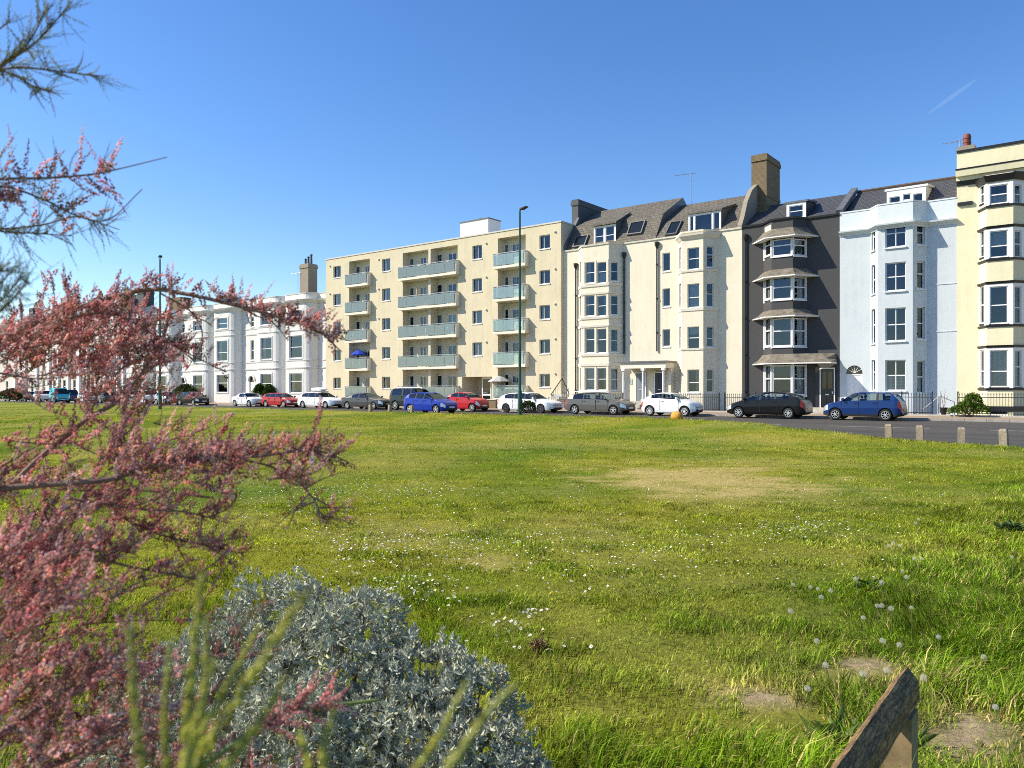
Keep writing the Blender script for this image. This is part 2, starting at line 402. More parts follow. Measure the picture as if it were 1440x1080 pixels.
# ================================================================== BUILDINGS
D = 53.3
def z1(x, y): return (440+x/3.375, 280+y/3.375)
def roof_prism(par, prof, x0, x1, mats=('slateb', 'lead'), name='roof', endm=1):
    mb = MB()
    for i in range(len(prof)-1):
        (a, za), (b, zb) = prof[i], prof[i+1]
        mb.poly([(x0, a, za), (x1, a, za), (x1, b, zb), (x0, b, zb)], 0)
    mb.poly([(x0, a, z) for a, z in reversed(prof)], endm); mb.poly([(x1, a, z) for a, z in prof], endm)
    return mb.build(name, [M[k] for k in mats], par)
def slope_box(mb, x0, x1, y0, zz0, y1, zz1, t0, t1, m=0):
    """slab lying on a slope between (y0,zz0) and (y1,zz1), from t0 to t1 above it"""
    L = math.hypot(y1-y0, zz1-zz0); ny, nz = -(zz1-zz0)/L, (y1-y0)/L
    def p(x, y, z, t): return (x, y+ny*t, z+nz*t)
    mb.hexa([p(x0, y0, zz0, t0), p(x1, y0, zz0, t0), p(x1, y1, zz1, t0), p(x0, y1, zz1, t0),
             p(x0, y0, zz0, t1), p(x1, y0, zz0, t1), p(x1, y1, zz1, t1), p(x0, y1, zz1, t1)], m)
def skylight(roof, x0, x1, prof, f0, f1):
    (ya, za), (yb, zb) = prof
    def at(f): return (ya+(yb-ya)*f, za+(zb-za)*f)
    a, b = at(f0), at(f1); mb = MB(); fr = .09
    slope_box(mb, x0, x0+fr, *a, *b, -.02, .16); slope_box(mb, x1-fr, x1, *a, *b, -.02, .16)
    dd = fr/math.hypot(yb-ya, zb-za)
    slope_box(mb, x0+fr, x1-fr, *a, *at(f0+dd), -.02, .16); slope_box(mb, x0+fr, x1-fr, *at(f1-dd), *b, -.02, .16)
    s = mb.build('skylight', M['lead'], roof)
    g = MB(); slope_box(g, x0+fr+.003, x1-fr-.003, *at(f0+dd*1.05), *at(f1-dd*1.05), .03, .10)
    g.build('skylight_pane', M['cglass'], roof)
def downpipe(par, x, y, za, zb, hop=True, r=.06):
    mb = MB(); mb.tube([(x, y, za), (x, y, zb)], r, 8)
    if hop:
        mb.lathe([(.07, 0), (.16, .22), (.18, .40), (.18, .46)], (x, y, zb-.1), 10)
    z = za+1.4
    while z < zb-.6: mb.lathe([(.085, 0), (.085, .09)], (x, y, z), 8); z += 2.6
    return mb.build('downpipe', M['black'], par, smooth=40)
def chimney(par, x0, x1, y0, y1, z0, zt, mat, pots=0, potm='potb', name='chimney', potr=.16, cap=.07):
    mb = MB(); mb.box(x0, x1, y0, y1, z0, zt-.5)
    mb.box(x0-cap, x1+.07, y0-.07, y1+.07, zt-.497, zt-.2); mb.box(x0-.02, x1+.02, y0-.02, y1+.02, zt-.197, zt)
    c = mb.build(name, M[mat], par)
    for i in range(pots):
        pb = MB(); f = (i+.5)/pots
        long_y = (y1-y0) > (x1-x0)
        px = (x0+x1)/2 if long_y else x0+(x1-x0)*f; py = y0+(y1-y0)*f if long_y else (y0+y1)/2
        h = .75+.2*((i*7) % 3)
        pb.lathe([(potr*1.05, 0), (potr, .1), (potr*.85, h*.8), (potr*1.05, h*.86), (potr*1.05, h)], (px, py, zt-.01), 10)
        pb.build('chimney_pot', M[potm], c, smooth=40)
    return c
def aerial(loc, label, h=1.5, arm=1.2, rz=0):
    t = thing('tv_aerial', loc, label, 'aerial', rz=rz); mb = MB()
    mb.tube([(0, 0, 0), (0, 0, h)], .025, 6); mb.build('mast', M['steel'], t, local=True)
    b = MB(); b.tube([(-arm, 0, h-.1), (arm*.35, 0, h-.1)], .02, 6)
    for k in range(7): b.tube([(-arm+k*arm*.2, -.22, h-.1), (-arm+k*arm*.2, .22, h-.1)], .012, 5)
    b.tube([(-.25, 0, h-.7), (.3, 0, h-.7)], .012, 5); b.build('boom', M['steel'], t, local=True)
def door(par, A, B, s0, s1, z0, z1, mat, rec=.12, panes=None, fan=0):
    L, d, n = seg(A, B); mb = MB()
    mb.obox(A, d, n, s0, s1, rec, rec+.06, z0, z1)
    w = s1-s0
    for (a, b, c, e) in ((.14, .44, .08, .40), (.56, .86, .08, .40), (.14, .44, .48, .92), (.56, .86, .48, .92)):
        if panes and c > .45: continue
        mb.obox(A, d, n, s0+a*w, s0+b*w, rec-.018, rec-.001, z0+(z1-z0)*c, z0+(z1-z0)*e)
    o = mb.build('door', M[mat], par)
    k = MB(); k.obox(A, d, n, s0+.86*w, s0+.93*w, rec-.06, rec-.001, z0+.95, z0+1.1); k.build('door_handle', M['alu'], o)
    lb = MB(); lb.obox(A, d, n, s0+.36*w, s0+.64*w, rec-.03, rec-.001, z0+.86, z0+.93); lb.build('letterbox', M['alu'], o)
    if panes:
        for (a, b) in ((.14, .44), (.56, .86)):
            g = MB(); g.obox(A, d, n, s0+a*w, s0+b*w, rec-.012, rec-.002, z0+(z1-z0)*.5, z0+(z1-z0)*.93); g.build('door_pane', M['cglass'], o)
    f = MB(); t = .07
    f.obox(A, d, n, s0-t, s0-.002, rec-.03, rec+.05, z0, z1+fan+t); f.obox(A, d, n, s1+.002, s1+t, rec-.03, rec+.05, z0, z1+fan+t)
    f.obox(A, d, n, s0, s1, rec-.028, rec+.05, z1+.002, z1+t)
    f.build('door_frame', M['wframe'], par)
    return o
CURS = [None, 'net', None, 'both', 'left', 'blind', None, 'half', 'right', 'net', None]
def rc(): return random.choice(CURS)
# ------------------------------------------------------------------ A: block of flats
DA = 53.0
xl, xr = FX(458.4, DA), FX(789, DA); ZT = 15.6
t = thing('apartment_block', ((xl+xr)/2, DA, 0), 'five storey cream block of flats with green glass balconies', 'apartment block')
FL = t
A, B = (xl, DA), (xr, DA)
wcols = {(97, 132): [(318, 372), (450, 504), (582, 636), (714, 767), (847, 899)],
         (328, 367): [(283, 342), (424, 482), (565, 621), (702, 758), (843, 899)],
         (757, 802): [(219, 284), (376, 439), (529, 591), (680, 743)],
         (1075, 1125): [(170, 235), (337, 402), (503, 570), (666, 733), (829, 893)]}
ops = []
for (a, b), rows in wcols.items():
    for (u, v) in rows:
        p0, p1 = z1(a, 0)[0], z1(b, 0)[0]
        ops += ops_px(A, B, [(p0, p1, z1(0, u)[1], z1(0, v)[1])])
rec = []
def X1(x, Y=DA): return FX(440+x/3.375, Y)
for (a, b) in ((172, 270), (427, 687), (878, 1010)):
    rec.append((X1(a)-xl, X1(b)-xl, .06, ZT-.55))
pas = (X1(708)-xl, X1(850)-xl, .06, 2.85)
mb = MB()
fl_z = [.95, 3.85, 6.75, 9.62, 12.5]
wall_panel(mb, A, B, 0, ZT, ops+rec+[pas], rev=.16, room=1) if False else None
# front face with all openings; reveals are built per kind
def front(mb):
    allops = ops+rec+[pas]
    L, d, n = seg(A, B)
    S = sorted({0, L, *[o[0] for o in allops], *[o[1] for o in allops]}); Z = sorted({0, ZT, *[o[2] for o in allops], *[o[3] for o in allops]})
    for i in range(len(S)-1):
        for j in range(len(Z)-1):
            sm, zm = (S[i]+S[i+1])/2, (Z[j]+Z[j+1])/2
            if any(o[0] < sm < o[1] and o[2] < zm < o[3] for o in allops): continue
            mb.poly([(xl+S[i], DA, Z[j]), (xl+S[i+1], DA, Z[j]), (xl+S[i+1], DA, Z[j+1]), (xl+S[i], DA, Z[j+1])], 0)
front(mb)
for o in ops:
    tmp = MB(); wall_panel(tmp, A, B, o[2]-.001, o[3]+.001, [o], rev=.16)
    for f, m in zip(tmp.f, tmp.m):                     # keep only the reveal and room faces of this opening
        P_ = [tmp.v[i] for i in f]
        if all(abs(p[1]-DA) < 1e-6 for p in P_): continue
        mb.poly(P_, m)
RD = .80
for (s0, s1, za, zb) in rec:                           # loggia cheeks, soffit
    x0, x1 = xl+s0, xl+s1
    mb.poly([(x0, DA, za), (x0, DA, zb), (x0, DA+RD, zb), (x0, DA+RD, za)], 2); mb.poly([(x1, DA, zb), (x1, DA, za), (x1, DA+RD, za), (x1, DA+RD, zb)], 2)
    mb.poly([(x0, DA, zb), (x1, DA, zb), (x1, DA+RD, zb), (x0, DA+RD, zb)], 2)
x0, x1 = xl+pas[0], xl+pas[1]; PD = 2.2
mb.poly([(x0, DA, .06), (x0, DA, 2.85), (x0, DA+PD, 2.85), (x0, DA+PD, .06)], 2); mb.poly([(x1, DA, .06), (x1, DA, 2.85), (x1, DA+PD, 2.85), (x1, DA+PD, .06)], 2)
mb.poly([(x0, DA, 2.85), (x1, DA, 2.85), (x1, DA+PD, 2.85), (x0, DA+PD, 2.85)], 2); mb.poly([(x0, DA+PD, .06), (x1, DA+PD, .06), (x1, DA+PD, 2.85), (x0, DA+PD, 2.85)], 2)
for x in (xl, xr): mb.poly([(x, DA, 0), (x, DA+14, 0), (x, DA+14, ZT), (x, DA, ZT)], 0)
mb.poly([(xl, DA+14, 0), (xr, DA+14, 0), (xr, DA+14, ZT), (xl, DA+14, ZT)], 0)
# loggia back walls with doors and windows
back_items = []
DB = DA+RD
lay = [((172, 270), [(190, 222, 'd'), (246, 266, 'w')]),
       ((427, 687), [(446, 478, 'd'), (510, 536, 'w'), (586, 612, 'd'), (640, 680, 'w')]),
       ((878, 1010), [(900, 928, 'd'), (945, 980, 'w')])]
for (a, b), items in lay:
    xa, xb = X1(a), X1(b); BA, BB = (xa, DB), (xb, DB)
    bo = []
    for k, fz in enumerate(fl_z):
        for (p, q, kind) in items:
            s0, s1 = X1(p, DB)-xa, X1(q, DB)-xa
            s0, s1 = max(.05, s0), min(xb-xa-.05, s1)
            o = (s0, s1, fz+.02, fz+2.15) if kind == 'd' else (s0, s1, fz+.85, fz+2.05)
            bo.append(o); back_items.append((BA, BB, o, kind))
    tmp = MB(); wall_panel(tmp, BA, BB, 0, ZT-.5, bo, rev=.12)
    for f, m in zip(tmp.f, tmp.m): mb.poly([tmp.v[i] for i in f], 2 if m == 0 else 1)
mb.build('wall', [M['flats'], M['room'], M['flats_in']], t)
r = MB(); r.box(xl-.05, xr+.05, DA-.05, DA+14.05, ZT+.003, ZT+.12); r.build('roof', M['concrete'], t)
px0, px1 = FX(647, 57), FX(686.5, 57)
r = MB(); r.box(px0, px1, 57, 58.9, ZT+.125, 18.15); r.build('plant_room', M['white'], t)
r = MB(); r.box(px0-.06, px1+.06, 56.94, 58.96, 18.153, 18.25); r.box(px0+1.9, px0+2.2, 57.6, 57.9, 18.25, 18.5); r.build('plant_room_roof', M['lead'], t)
for o in ops: window(t, A, B, *o, rec=.14, fw=.05, rails=(), mulls=(.36,) if random.random() < .6 else (.5,), cur=random.choice(['net', None, None, 'blind', 'both', None]), silld=.05)
for (BA, BB, o, kind) in back_items:
    if kind == 'w': window(t, BA, BB, *o, rec=.06, fw=.05, rails=(), mulls=(.5,), cur=random.choice(['net', 'both', None]), sill=False)
    else: window(t, BA, BB, *o, rec=.06, fw=.09, rails=(.42,) if random.random() < .3 else (), cur=random.choice([None, None, 'net', 'left']), sill=False, name='balcony_door')
# mid pier and dividing wall of the double balconies
pm = MB(); xa, xb = X1(547), X1(562)
for k, fz in enumerate(fl_z):
    top = fl_z[k+1]-.22 if k < 4 else ZT-.553
    pm.box(xa+.12, xb, DA-.10, DA+RD-.003, fz+.003, top-.003)
pm.build('dividing_wall', M['flats_in'], t)
BP = .54
for ci, (a, b, nb) in enumerate(((170, 278, 3), (422, 697, 6), (873, 1025, 3))):
    xa, xb = X1(a), X1(b)
    ra, rb = rec[ci][0]+xl, rec[ci][1]+xl
    for fz in fl_z:
        mb = MB()
        mb.box(xa, xb, DA-BP, DA-.003, fz-.22, fz); mb.box(ra+.003, rb-.003, DA-.003, DA+RD-.004, fz-.217, fz-.002)
        low = fz < 1
        if low: mb.box(xa+.01, xb-.01, DA-BP+.01, DA-.004, 0.05, fz-.221)
        # rounded rendered end panels
        for (u, w_) in ((xb-.14, xb-.002), (xa+.002, xa+.14)):
            if u < (xa+xb)/2 and u != xb-.14: hgt = .25
            else: hgt = 1.0
            mb.prism([(u, DA-BP+.10), (u+.05, DA-BP+.02), (w_, DA-BP+.06), (w_, DA-.004), (u, DA-.004)], fz, fz+hgt)
        bal = mb.build('balcony', M['cream2'], t)
        hb = MB(); hb.box(xa-.02, xb-.16, DA-BP-.05, DA-BP+.03, fz+1.06, fz+1.11)
        hb.box(xa-.02, xa+.05, DA-BP+.031, DA-.004, fz+1.061, fz+1.109); hb.box(xb-.16, xb+.01, DA-BP-.049, DA-.004, fz+1.03, fz+1.08)
        hb.build('handrail', M['steel'], bal)
        w_ = (xb-.18-xa)/nb
        for k in range(nb+1):
            pb = MB(); x = xa+.02+k*w_; x = min(x, xb-.2)
            pb.box(x, x+.045, DA-BP+.032, DA-BP+.075, fz+.003, fz+1.055); pb.box(x-.02, x+.065, DA-BP-.02, DA-BP+.031, fz+.16, fz+.22); pb.box(x-.02, x+.065, DA-BP-.02, DA-BP+.031, fz+.86, fz+.92)
            pb.build('baluster_post', M['steel'], bal)
        for k in range(nb):
            gb = MB(); gb.box(xa+.04+k*w_, xa+.005+(k+1)*w_, DA-BP-.012, DA-BP+.002, fz+.05, fz+1.0); gb.build('glass_panel', M['balc'], bal)
        gb = MB(); gb.box(xa-.004, xa+.008, DA-BP+.04, DA-.05, fz+.26, fz+1.0); gb.build('glass_panel', M['balc'], bal)
downpipe(t, X1(897, DB), DB-.12, .1, ZT-.7, False, .09)
# entrance door in the passage
EA, EB = (xl+pas[0], DA+.7), (xl+pas[1], DA+.7)
e0, e1 = X1(803, DA+.7)-EA[0], X1(846, DA+.7)-EA[0]
mbx = MB(); mbx.obox(EA, (1, 0), (0, 1), e0-.02, e0+.08, 0, .1, .06, 2.82); mbx.obox(EA, (1, 0), (0, 1), e1-.08, e1+.0, 0, .1, .06, 2.82)
mbx.obox(EA, (1, 0), (0, 1), e0+.08, e1-.08, 0, .1, 1.15, 1.3); mbx.obox(EA, (1, 0), (0, 1), e0+.08, e1-.08, 0, .1, 2.66, 2.82); mbx.obox(EA, (1, 0), (0, 1), e0+.08, e1-.08, 0, .1, .06, .2)
ed = mbx.build('entrance_door', M['wframe'], t)
g = MB(); g.obox(EA, (1, 0), (0, 1), e0+.081, e1-.081, .03, .06, .2, 2.66); g.build('door_pane', M['cglass'], ed)
# small vents and parapet trim
for (vx, vy) in ((82, 318), (313, 287), (313, 427), (82, 450), (313, 567), (823, 210), (823, 370), (823, 525), (823, 678), (1150, 155), (1150, 330), (1150, 497), (1150, 662), (1150, 828)):
    p = z1(vx, vy); x = FX(p[0], DA); z = FZ(p[0], p[1], DA)
    vb = MB(); vb.lathe([(.10, 0), (.09, .07), (.04, .12)], (x, DA, z), 8, axis='y')
    for i, q in enumerate(vb.v): vb.v[i] = (q[0], 2*DA-q[1], q[2])
    vb.build('vent', M['concrete'], t)
# ------------------------------------------------------------------ generic terraced house shell
def shell(label, pts, zt, specs, z0=-2.6, wallm='cream', back=62, cat='terraced house', rev=.12):
    """pts: plan from left to right on the street side; specs: {segment: [(px0,px1,pytop,pybot)]}"""
    xl, xr = pts[0][0], pts[-1][0]
    t = thing('terraced_house', ((xl+xr)/2, pts[0][1], 0), label, cat)
    mb = MB(); out = {}
    for i in range(len(pts)-1):
        ops = ops_px(pts[i], pts[i+1], specs.get(i, []))
        L = seg(pts[i], pts[i+1])[0]
        ops = [(max(.06, o[0]), min(L-.06, o[1]), o[2], o[3]) for o in ops]
        wall_panel(mb, pts[i], pts[i+1], z0, zt, ops, rev=rev, roomd=.75)
        out[i] = ops
    e = .004
    mb.poly([(xl+e, pts[0][1], z0), (xl+e, pts[0][1], zt), (xl+e, back, zt), (xl+e, back, z0)]); mb.poly([(xr-e, pts[0][1], z0), (xr-e, back, z0), (xr-e, back, zt), (xr-e, pts[0][1], zt)])
    mb.poly([(xl+e, back, z0), (xl+e, back, zt), (xr-e, back, zt), (xr-e, back, z0)])
    return t, mb, out
def baypts(pp, Y, p): return [(FX(pp[0], Y), Y), (FX(pp[1], Y), Y), (FX(pp[2], Y-p), Y-p), (FX(pp[3], Y-p), Y-p), (FX(pp[4], Y), Y), (FX(pp[5], Y), Y)]
def z2(x, y): return (780+x/2.7, 200+y/2.7)
def R2(x0, x1, y0, y1): return (780+x0/2.7, 780+x1/2.7, 200+y0/2.7, 200+y1/2.7)
def R3(x0, x1, y0, y1): return (1020+x0/2.513, 1020+x1/2.513, 180+y0/2.513, 180+y1/2.513)
def R4(x0, x1, y0, y1): return (1180+x0/2.346, 1180+x1/2.346, 180+y0/2.346, 180+y1/2.346)
def R5(x0, x1, y0, y1): return (150+x0/4.154, 150+x1/4.154, 340+y0/4.154, 340+y1/4.154)
def wz(pts, px, py, i): return HC+(HZ-py)/F*hit(px, pts[i], pts[i+1])[1]
# ---- B1: cream house beside the flats
P_ = baypts((790.5, 814, 818, 856, 877, 920.5), D, .95); ZB = 13.2
rows = [(455, 535), (582, 660), (708, 800), (857, 942)]; rows_s = [(455, 527), (582, 655), (710, 797), (858, 942)]
sp = {2: [R2(116, 151, *r) for r in rows]+[R2(161, 196, *r) for r in rows], 3: [R2(214, 241, *r) for r in rows_s],
      1: [R2(95, 100, *r) for r in rows]}
t, mb, o = shell('cream terraced house with two-light bay and steep slate attic, next to the flats', P_, ZB, sp)
B1 = t
mb.build('wall', [M['cream'], M['room']], t)
for i in (1, 2, 3):
    for q in o[i]: window(t, P_[i], P_[i+1], *q, rec=.09, cur=rc(), silld=.04, fw=.05)
bay = P_[1:5]; tr = MB()
for (ya, yb) in ((540, 548), (571, 578), (664, 671), (695, 702), (804, 812), (840, 850), (947, 953)):
    za, zb = wz(P_, 838, 200+yb/2.7, 2), wz(P_, 838, 200+ya/2.7, 2); tr = MB(); band(tr, bay, .06, za, zb, .09); tr.build('string_course', M['cream2'], t)
tr = MB(); band(tr, P_, .07, ZB-.07, ZB+.05, .10); tr.build('parapet_coping', M['cream2'], t)
wb = MB()                                          # raised window surrounds on the bay front
for q in o[2][:4]:
    A_, B_ = P_[2], P_[3]; L_, d_, n_ = seg(A_, B_); q2 = [w for w in o[2][4:] if abs(w[2]-q[2]) < .2][0]
    for (a, b) in ((q[0]-.16, q[0]-.052), (q[1]+.052, q2[0]-.052), (q2[1]+.052, q2[1]+.16)): wb.obox(A_, d_, n_, a, b, -.03, .004, q[2]-.07, q[3]+.08)
build_each(wb, 'window_surround', M['cream2'], t)
xl, xr = P_[0][0], P_[-1][0]
prof1 = [(D+.12, ZB+.0), (D+1.5, 15.45), (D+5, 17.4), (D+8.7, 15), (D+8.7, ZB)]
rf = roof_prism(t, prof1, xl+.3, xr-.02)
lo1 = (prof1[0], prof1[1])
skylight(rf, FX(885, D+.9), FX(906, D+.9), lo1, .30, .80); skylight(rf, FX(811.5, D+.9), FX(829, D+.9), lo1, .1, .55)
def dormer(par, px0, px1, yf, z0, zf, yb, zb, wspec, wallm='lead', roofm='slateb', over=.18, mulls=(), rails=(.5,), cur=None):
    x0, x1 = FX(px0, yf), FX(px1, yf); mb = MB()
    A_, B_ = (x0, yf), (x1, yf); L_ = x1-x0
    ops = [(a*L_, b*L_, z0+c*(zf-z0), z0+e*(zf-z0)) for (a, b, c, e) in wspec]
    wall_panel(mb, A_, B_, z0, zf, ops, rev=.06, roomd=.5, m=2)
    mb.poly([(x0, yf, z0), (x0, yf, zf), (x0, yb, zb), (x0, yb, z0)]); mb.poly([(x1, yf, z0), (x1, yb, z0), (x1, yb, zb), (x1, yf, zf)])
    dm = mb.build('dormer', [M[wallm], M['room'], M['wframe']], par)
    rb = MB(); rb.hexa([(x0-.12, yf-over, zf+.003), (x1+.12, yf-over, zf+.003), (x1+.12, yb, zb+.003), (x0-.12, yb, zb+.003),
                        (x0-.12, yf-over, zf+.13), (x1+.12, yf-over, zf+.13), (x1+.12, yb, zb+.13), (x0-.12, yb, zb+.13)])
    rb.build('dormer_roof', M[roofm], dm)
    for q in ops:
        window(dm, A_, B_, *q, rec=.03, fw=.05, rails=rails, mulls=mulls, sill=False, cur=cur)
    return dm
dormer(t, 835, 866, D+.35, 13.25, 14.95, D+2.6, 16.15, [(.07, .46, .08, .93), (.54, .93, .08, .93)])
chimney(t, FX(804, 55.5), FX(813, 55.5), 55.5, 61, 13.3, 18.0, 'stackdk')
lp = MB(); lp.hexa([(xl+.01, D+.1, ZB), (xl+.29, D+.1, ZB), (xl+.29, 55.49, ZB), (xl+.01, 55.49, ZB), (xl+.01, D+.1, ZB+.5), (xl+.29, D+.1, ZB+.5), (xl+.29, 55.49, 16.4), (xl+.01, 55.49, 16.4)])
lp.build('party_wall', M['lead'], t)
downpipe(t, FX(809.6, D-.1), D-.1, .2, 11.7); downpipe(t, FX(877.5, D-.1), D-.1, 4.5, 12.1)
# ---- B2
P_ = baypts((920.5, 954, 959, 989, 1011, 1043.5), D, .95)
rows = [(400, 483), (537, 628), (700, 785), (863, 950)]; rs = [(395, 475), (535, 625), (700, 778), (863, 950)]
sp = {0: [R2(409, 438, 420, 490), R2(409, 438, 555, 624), R2(409, 438, 710, 776)], 2: [R2(504, 549, *r) for r in rows], 3: [R2(577, 604, *r) for r in rs], 1: [R2(473, 480, *r) for r in rows]}
t, mb, o = shell('cream terraced house with single-light bay, below the big brick chimney', P_, ZB, sp)
B2 = t
mb.build('wall', [M['cream'], M['room']], t)
for i in (0, 1, 2, 3):
    for q in o[i]: window(t, P_[i], P_[i+1], *q, rec=.09, cur=rc(), silld=.05, fw=.055, rails=(.5,) if i else ())
tr = MB(); bay = P_[1:5]
for (ya, yb) in ((485, 492), (630, 640), (782, 789)):
    za, zb = wz(P_, 974, 200+yb/2.7, 2), wz(P_, 974, 200+ya/2.7, 2); tr = MB(); band(tr, bay, .05, za, zb, .08); tr.build('string_course', M['cream2'], t)
tr = MB(); band(tr, bay, .04, ZB-.55, ZB-.32, .22); band(tr, bay, .24, ZB-.317, ZB-.2, .27)
tr.build('cornice', M['cream2'], t); tr = MB(); band(tr, P_, .08, ZB-.06, ZB+.05, .1); tr.build('parapet_coping', M['cream2'], t)
xl, xr = P_[0][0], P_[-1][0]
bc = MB(); bc.prism([bay[0], (bay[1][0]+.03, bay[1][1]+.03), (bay[2][0]-.03, bay[2][1]+.03), bay[3]], ZB+.052, ZB+.09); bc.build('bay_roof', M['lead'], t)
prof2 = [(D+.12, ZB), (D+1.5, 14.75), (D+5, 16.75), (D+8.7, 14.5), (D+8.7, ZB)]
rf = roof_prism(t, prof2, xl, xr-.35)
skylight(rf, FX(939.5, D+.8), FX(956, D+.8), (prof2[0], prof2[1]), .12, .88)
dormer(t, 968, 1014, D+.3, 13.28, 14.75, D+2.9, 15.6, [(.04, .17, .05, .93), (.21, .73, .05, .93), (.77, .96, .05, .93)], over=.1, rails=(), cur=None)
cp = MB()                                            # swept party wall coping up to the chimney
pr = [(D+.02, ZB+.02), (D+.5, ZB+.75), (D+1.1, ZB+1.9), (D+2.0, ZB+2.9), (D+3.1, ZB+3.55)]
for i in range(len(pr)-1):
    (ya, za), (yb, zb) = pr[i], pr[i+1]
    cp.hexa([(xr-.34, ya, ZB), (xr-.01, ya, ZB), (xr-.01, yb, ZB), (xr-.34, yb, ZB), (xr-.34, ya, za+.2), (xr-.01, ya, za+.2), (xr-.01, yb, zb+.2), (xr-.34, yb, zb+.2)])
cp.build('party_wall', M['stack'], t)
c = chimney(t, FX(1056.6, 56.4), FX(1078, 56.4), 56.4, 59.3, 13.5, 19.15, 'brick', cap=.006)
cb = MB(); x0, x1 = FX(1056.6, 56.4), FX(1078, 56.4); cb.box(x0-.04, x1+.04, 56.36, 59.34, 16.0, 16.2); cb.box(x0-.22, x1+.15, 56.2, 59.45, 13.5, 15.2); cb.lathe([(.2, 0), (.16, .25)], (x0+.6, 57.2, 19.14), 8); build_each(cb, 'corbel', M['brick'], c)
downpipe(t, FX(923.7, D-.1), D-.1, 4.6, 12.6)
# ---- shared porch (belongs to the left of the pair)
YP = 51.75; x0, x1 = FX(870.5, YP), FX(938, YP); zr = FZ(905, 510, YP)
mb = MB(); mb.box(x0, x1, YP-.12, D-.003, zr, zr+.12, 0)
mb2 = MB(); mb2.box(x0+.12, x1-.12, YP, YP+.22, zr-.42, zr-.003); mb2.box(x1-.34, x1-.12, YP+.223, D-.004, zr-.42, zr-.004); mb2.box(x0+.12, x0+.3, YP+.223, D-.004, zr-.42, zr-.004)
mb2.box(x1-.33, x1-.14, YP+.9, D-.004, .8, zr-.425)
po = mb2.build('porch', M['cream2'], B1); mb.build('porch_roof', M['lead'], po)
for px in (877, 904.5, 933):
    cb = MB(); x = FX(px, YP+.11); zc0, zc1 = .78, zr-.423
    cb.box(x-.14, x+.14, YP-.02, YP+.24, zc0, zc0+.16); cb.lathe([(.10, 0), (.092, 1.2), (.08, zc1-zc0-.34)], (x, YP+.11, zc0+.161), 14); cb.box(x-.14, x+.14, YP-.02, YP+.24, zc1-.17, zc1)
    cb.build('column', M['wframe'], po, smooth=40)
pf = MB(); pf.box(x0+.05, x1-.05, YP-.1, D-.005, -2.5, .78); pf.build('porch_floor', M['step'], po)
sx0, sx1 = FX(882, YP-.5), FX(902, YP-.5)
st = MB()
for k in range(3): st.box(sx0, sx1, YP-.1-(.34*(3-k)), YP-.103-(.34*(2-k)) if k < 2 else YP-.103, .1, .12+.22*(k+1))
st.box(sx0-.3, sx0-.003, YP-1.1, YP-.103, .1, .95); st.build('porch_steps', M['step'], po)
A_, B_ = (FX(878, D), D), (FX(936, D), D)
# doors stand a little proud of the wall behind the porch
def wall_door(par, px0, px1, z0, z1, mat, panes=None):
    A_ = (FX(px0, D-.16), D-.16); B_ = (FX(px1, D-.16), D-.16); L_ = B_[0]-A_[0]
    return door(par, A_, B_, .08, L_-.08, z0, z1, mat, rec=.06, panes=panes)
wall_door(B1, 892.5, 908, .79, 2.95, 'doorgrey'); wall_door(B2, 919.5, 934, .79, 2.95, 'doorblue')
ib = MB(); ib.box(FX(886, D)-.0, FX(889.5, D), D-.03, D-.001, 2.1, 2.5); ib.build('intercom', M['alu'], B1)
# ---- C: dark grey house
P_ = baypts((1043.5, 1073.7, 1085, 1115, 1134.6, 1181), D, .95); ZG = 13.2
rows = [(392, 452), (527, 606), (672, 772), (838, 945)]
rw = [(390, 455), (525, 610), (668, 778), (834, 950)]
sp = {1: [R3(139, 160, *r) for r in rows], 2: [R3(166, 234, *r) for r in rows], 3: [R3(242, 287, *r) for r in rows]}
t, mb, o = shell('dark grey terraced house with weathered canopies over white bay windows', P_, ZG, sp)
CH = t
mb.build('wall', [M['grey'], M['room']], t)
for i in (1, 2, 3):
    for k, q in enumerate(o[i]): window(t, P_[i], P_[i+1], *q, rec=.03, fw=.075, rails=(.55,) if k else (.62,), cur={3: 'right', 2: None, 1: 'left'}[i] if k else None, silld=.06, sillm='wframe')
bay = P_[1:5]
for k, (yt, ye) in enumerate(((358, 385), (502, 524), (645, 665), (803, 830))):
    ze = wz(P_, 1100, 180+ye/2.513, 2)-.02; zt_ = wz(P_, 1100, 180+yt/2.513, 2)+.08
    cm = MB(); a = offs(bay, .03); b = offs(bay, .62)
    a[0] = (bay[0][0]-.05, D-.004); a[-1] = (bay[-1][0]+.05, D-.004)
    b[0] = (bay[0][0]-.78, D-.004); b[-1] = (bay[-1][0]+(.78 if k < 3 else 1.95), D-.004)
    if k == 3:
        b[-2] = (b[-2][0]+.2, b[-2][1]); a.insert(3, (a[-1][0]+1.1, D-.5)); b.insert(3, (b[-1][0], b[-2][1]+.15)); a[-1] = (b[-1][0]-.05, D-.004)
    n_ = len(a)
    for i in range(n_-1):
        mid0 = ((a[i][0]*.55+b[i][0]*.45), (a[i][1]*.55+b[i][1]*.45)); mid1 = ((a[i+1][0]*.55+b[i+1][0]*.45), (a[i+1][1]*.55+b[i+1][1]*.45)); zm = ze+(zt_-ze)*.42
        cm.poly([(*b[i], ze), (*b[i+1], ze), (*mid1, zm), (*mid0, zm)], 0); cm.poly([(*mid0, zm), (*mid1, zm), (*a[i+1], zt_), (*a[i], zt_)], 0)
        cm.poly([(*b[i], ze-.07), (*b[i+1], ze-.07), (*b[i+1], ze-.001), (*b[i], ze-.001)], 1)
        cm.poly([(*b[i], ze-.07), (*a[i], ze-.07), (*a[i+1], ze-.07), (*b[i+1], ze-.07)], 1)
    cm.build('canopy', [M['canopy'], M['sill']], t)
pil = MB()
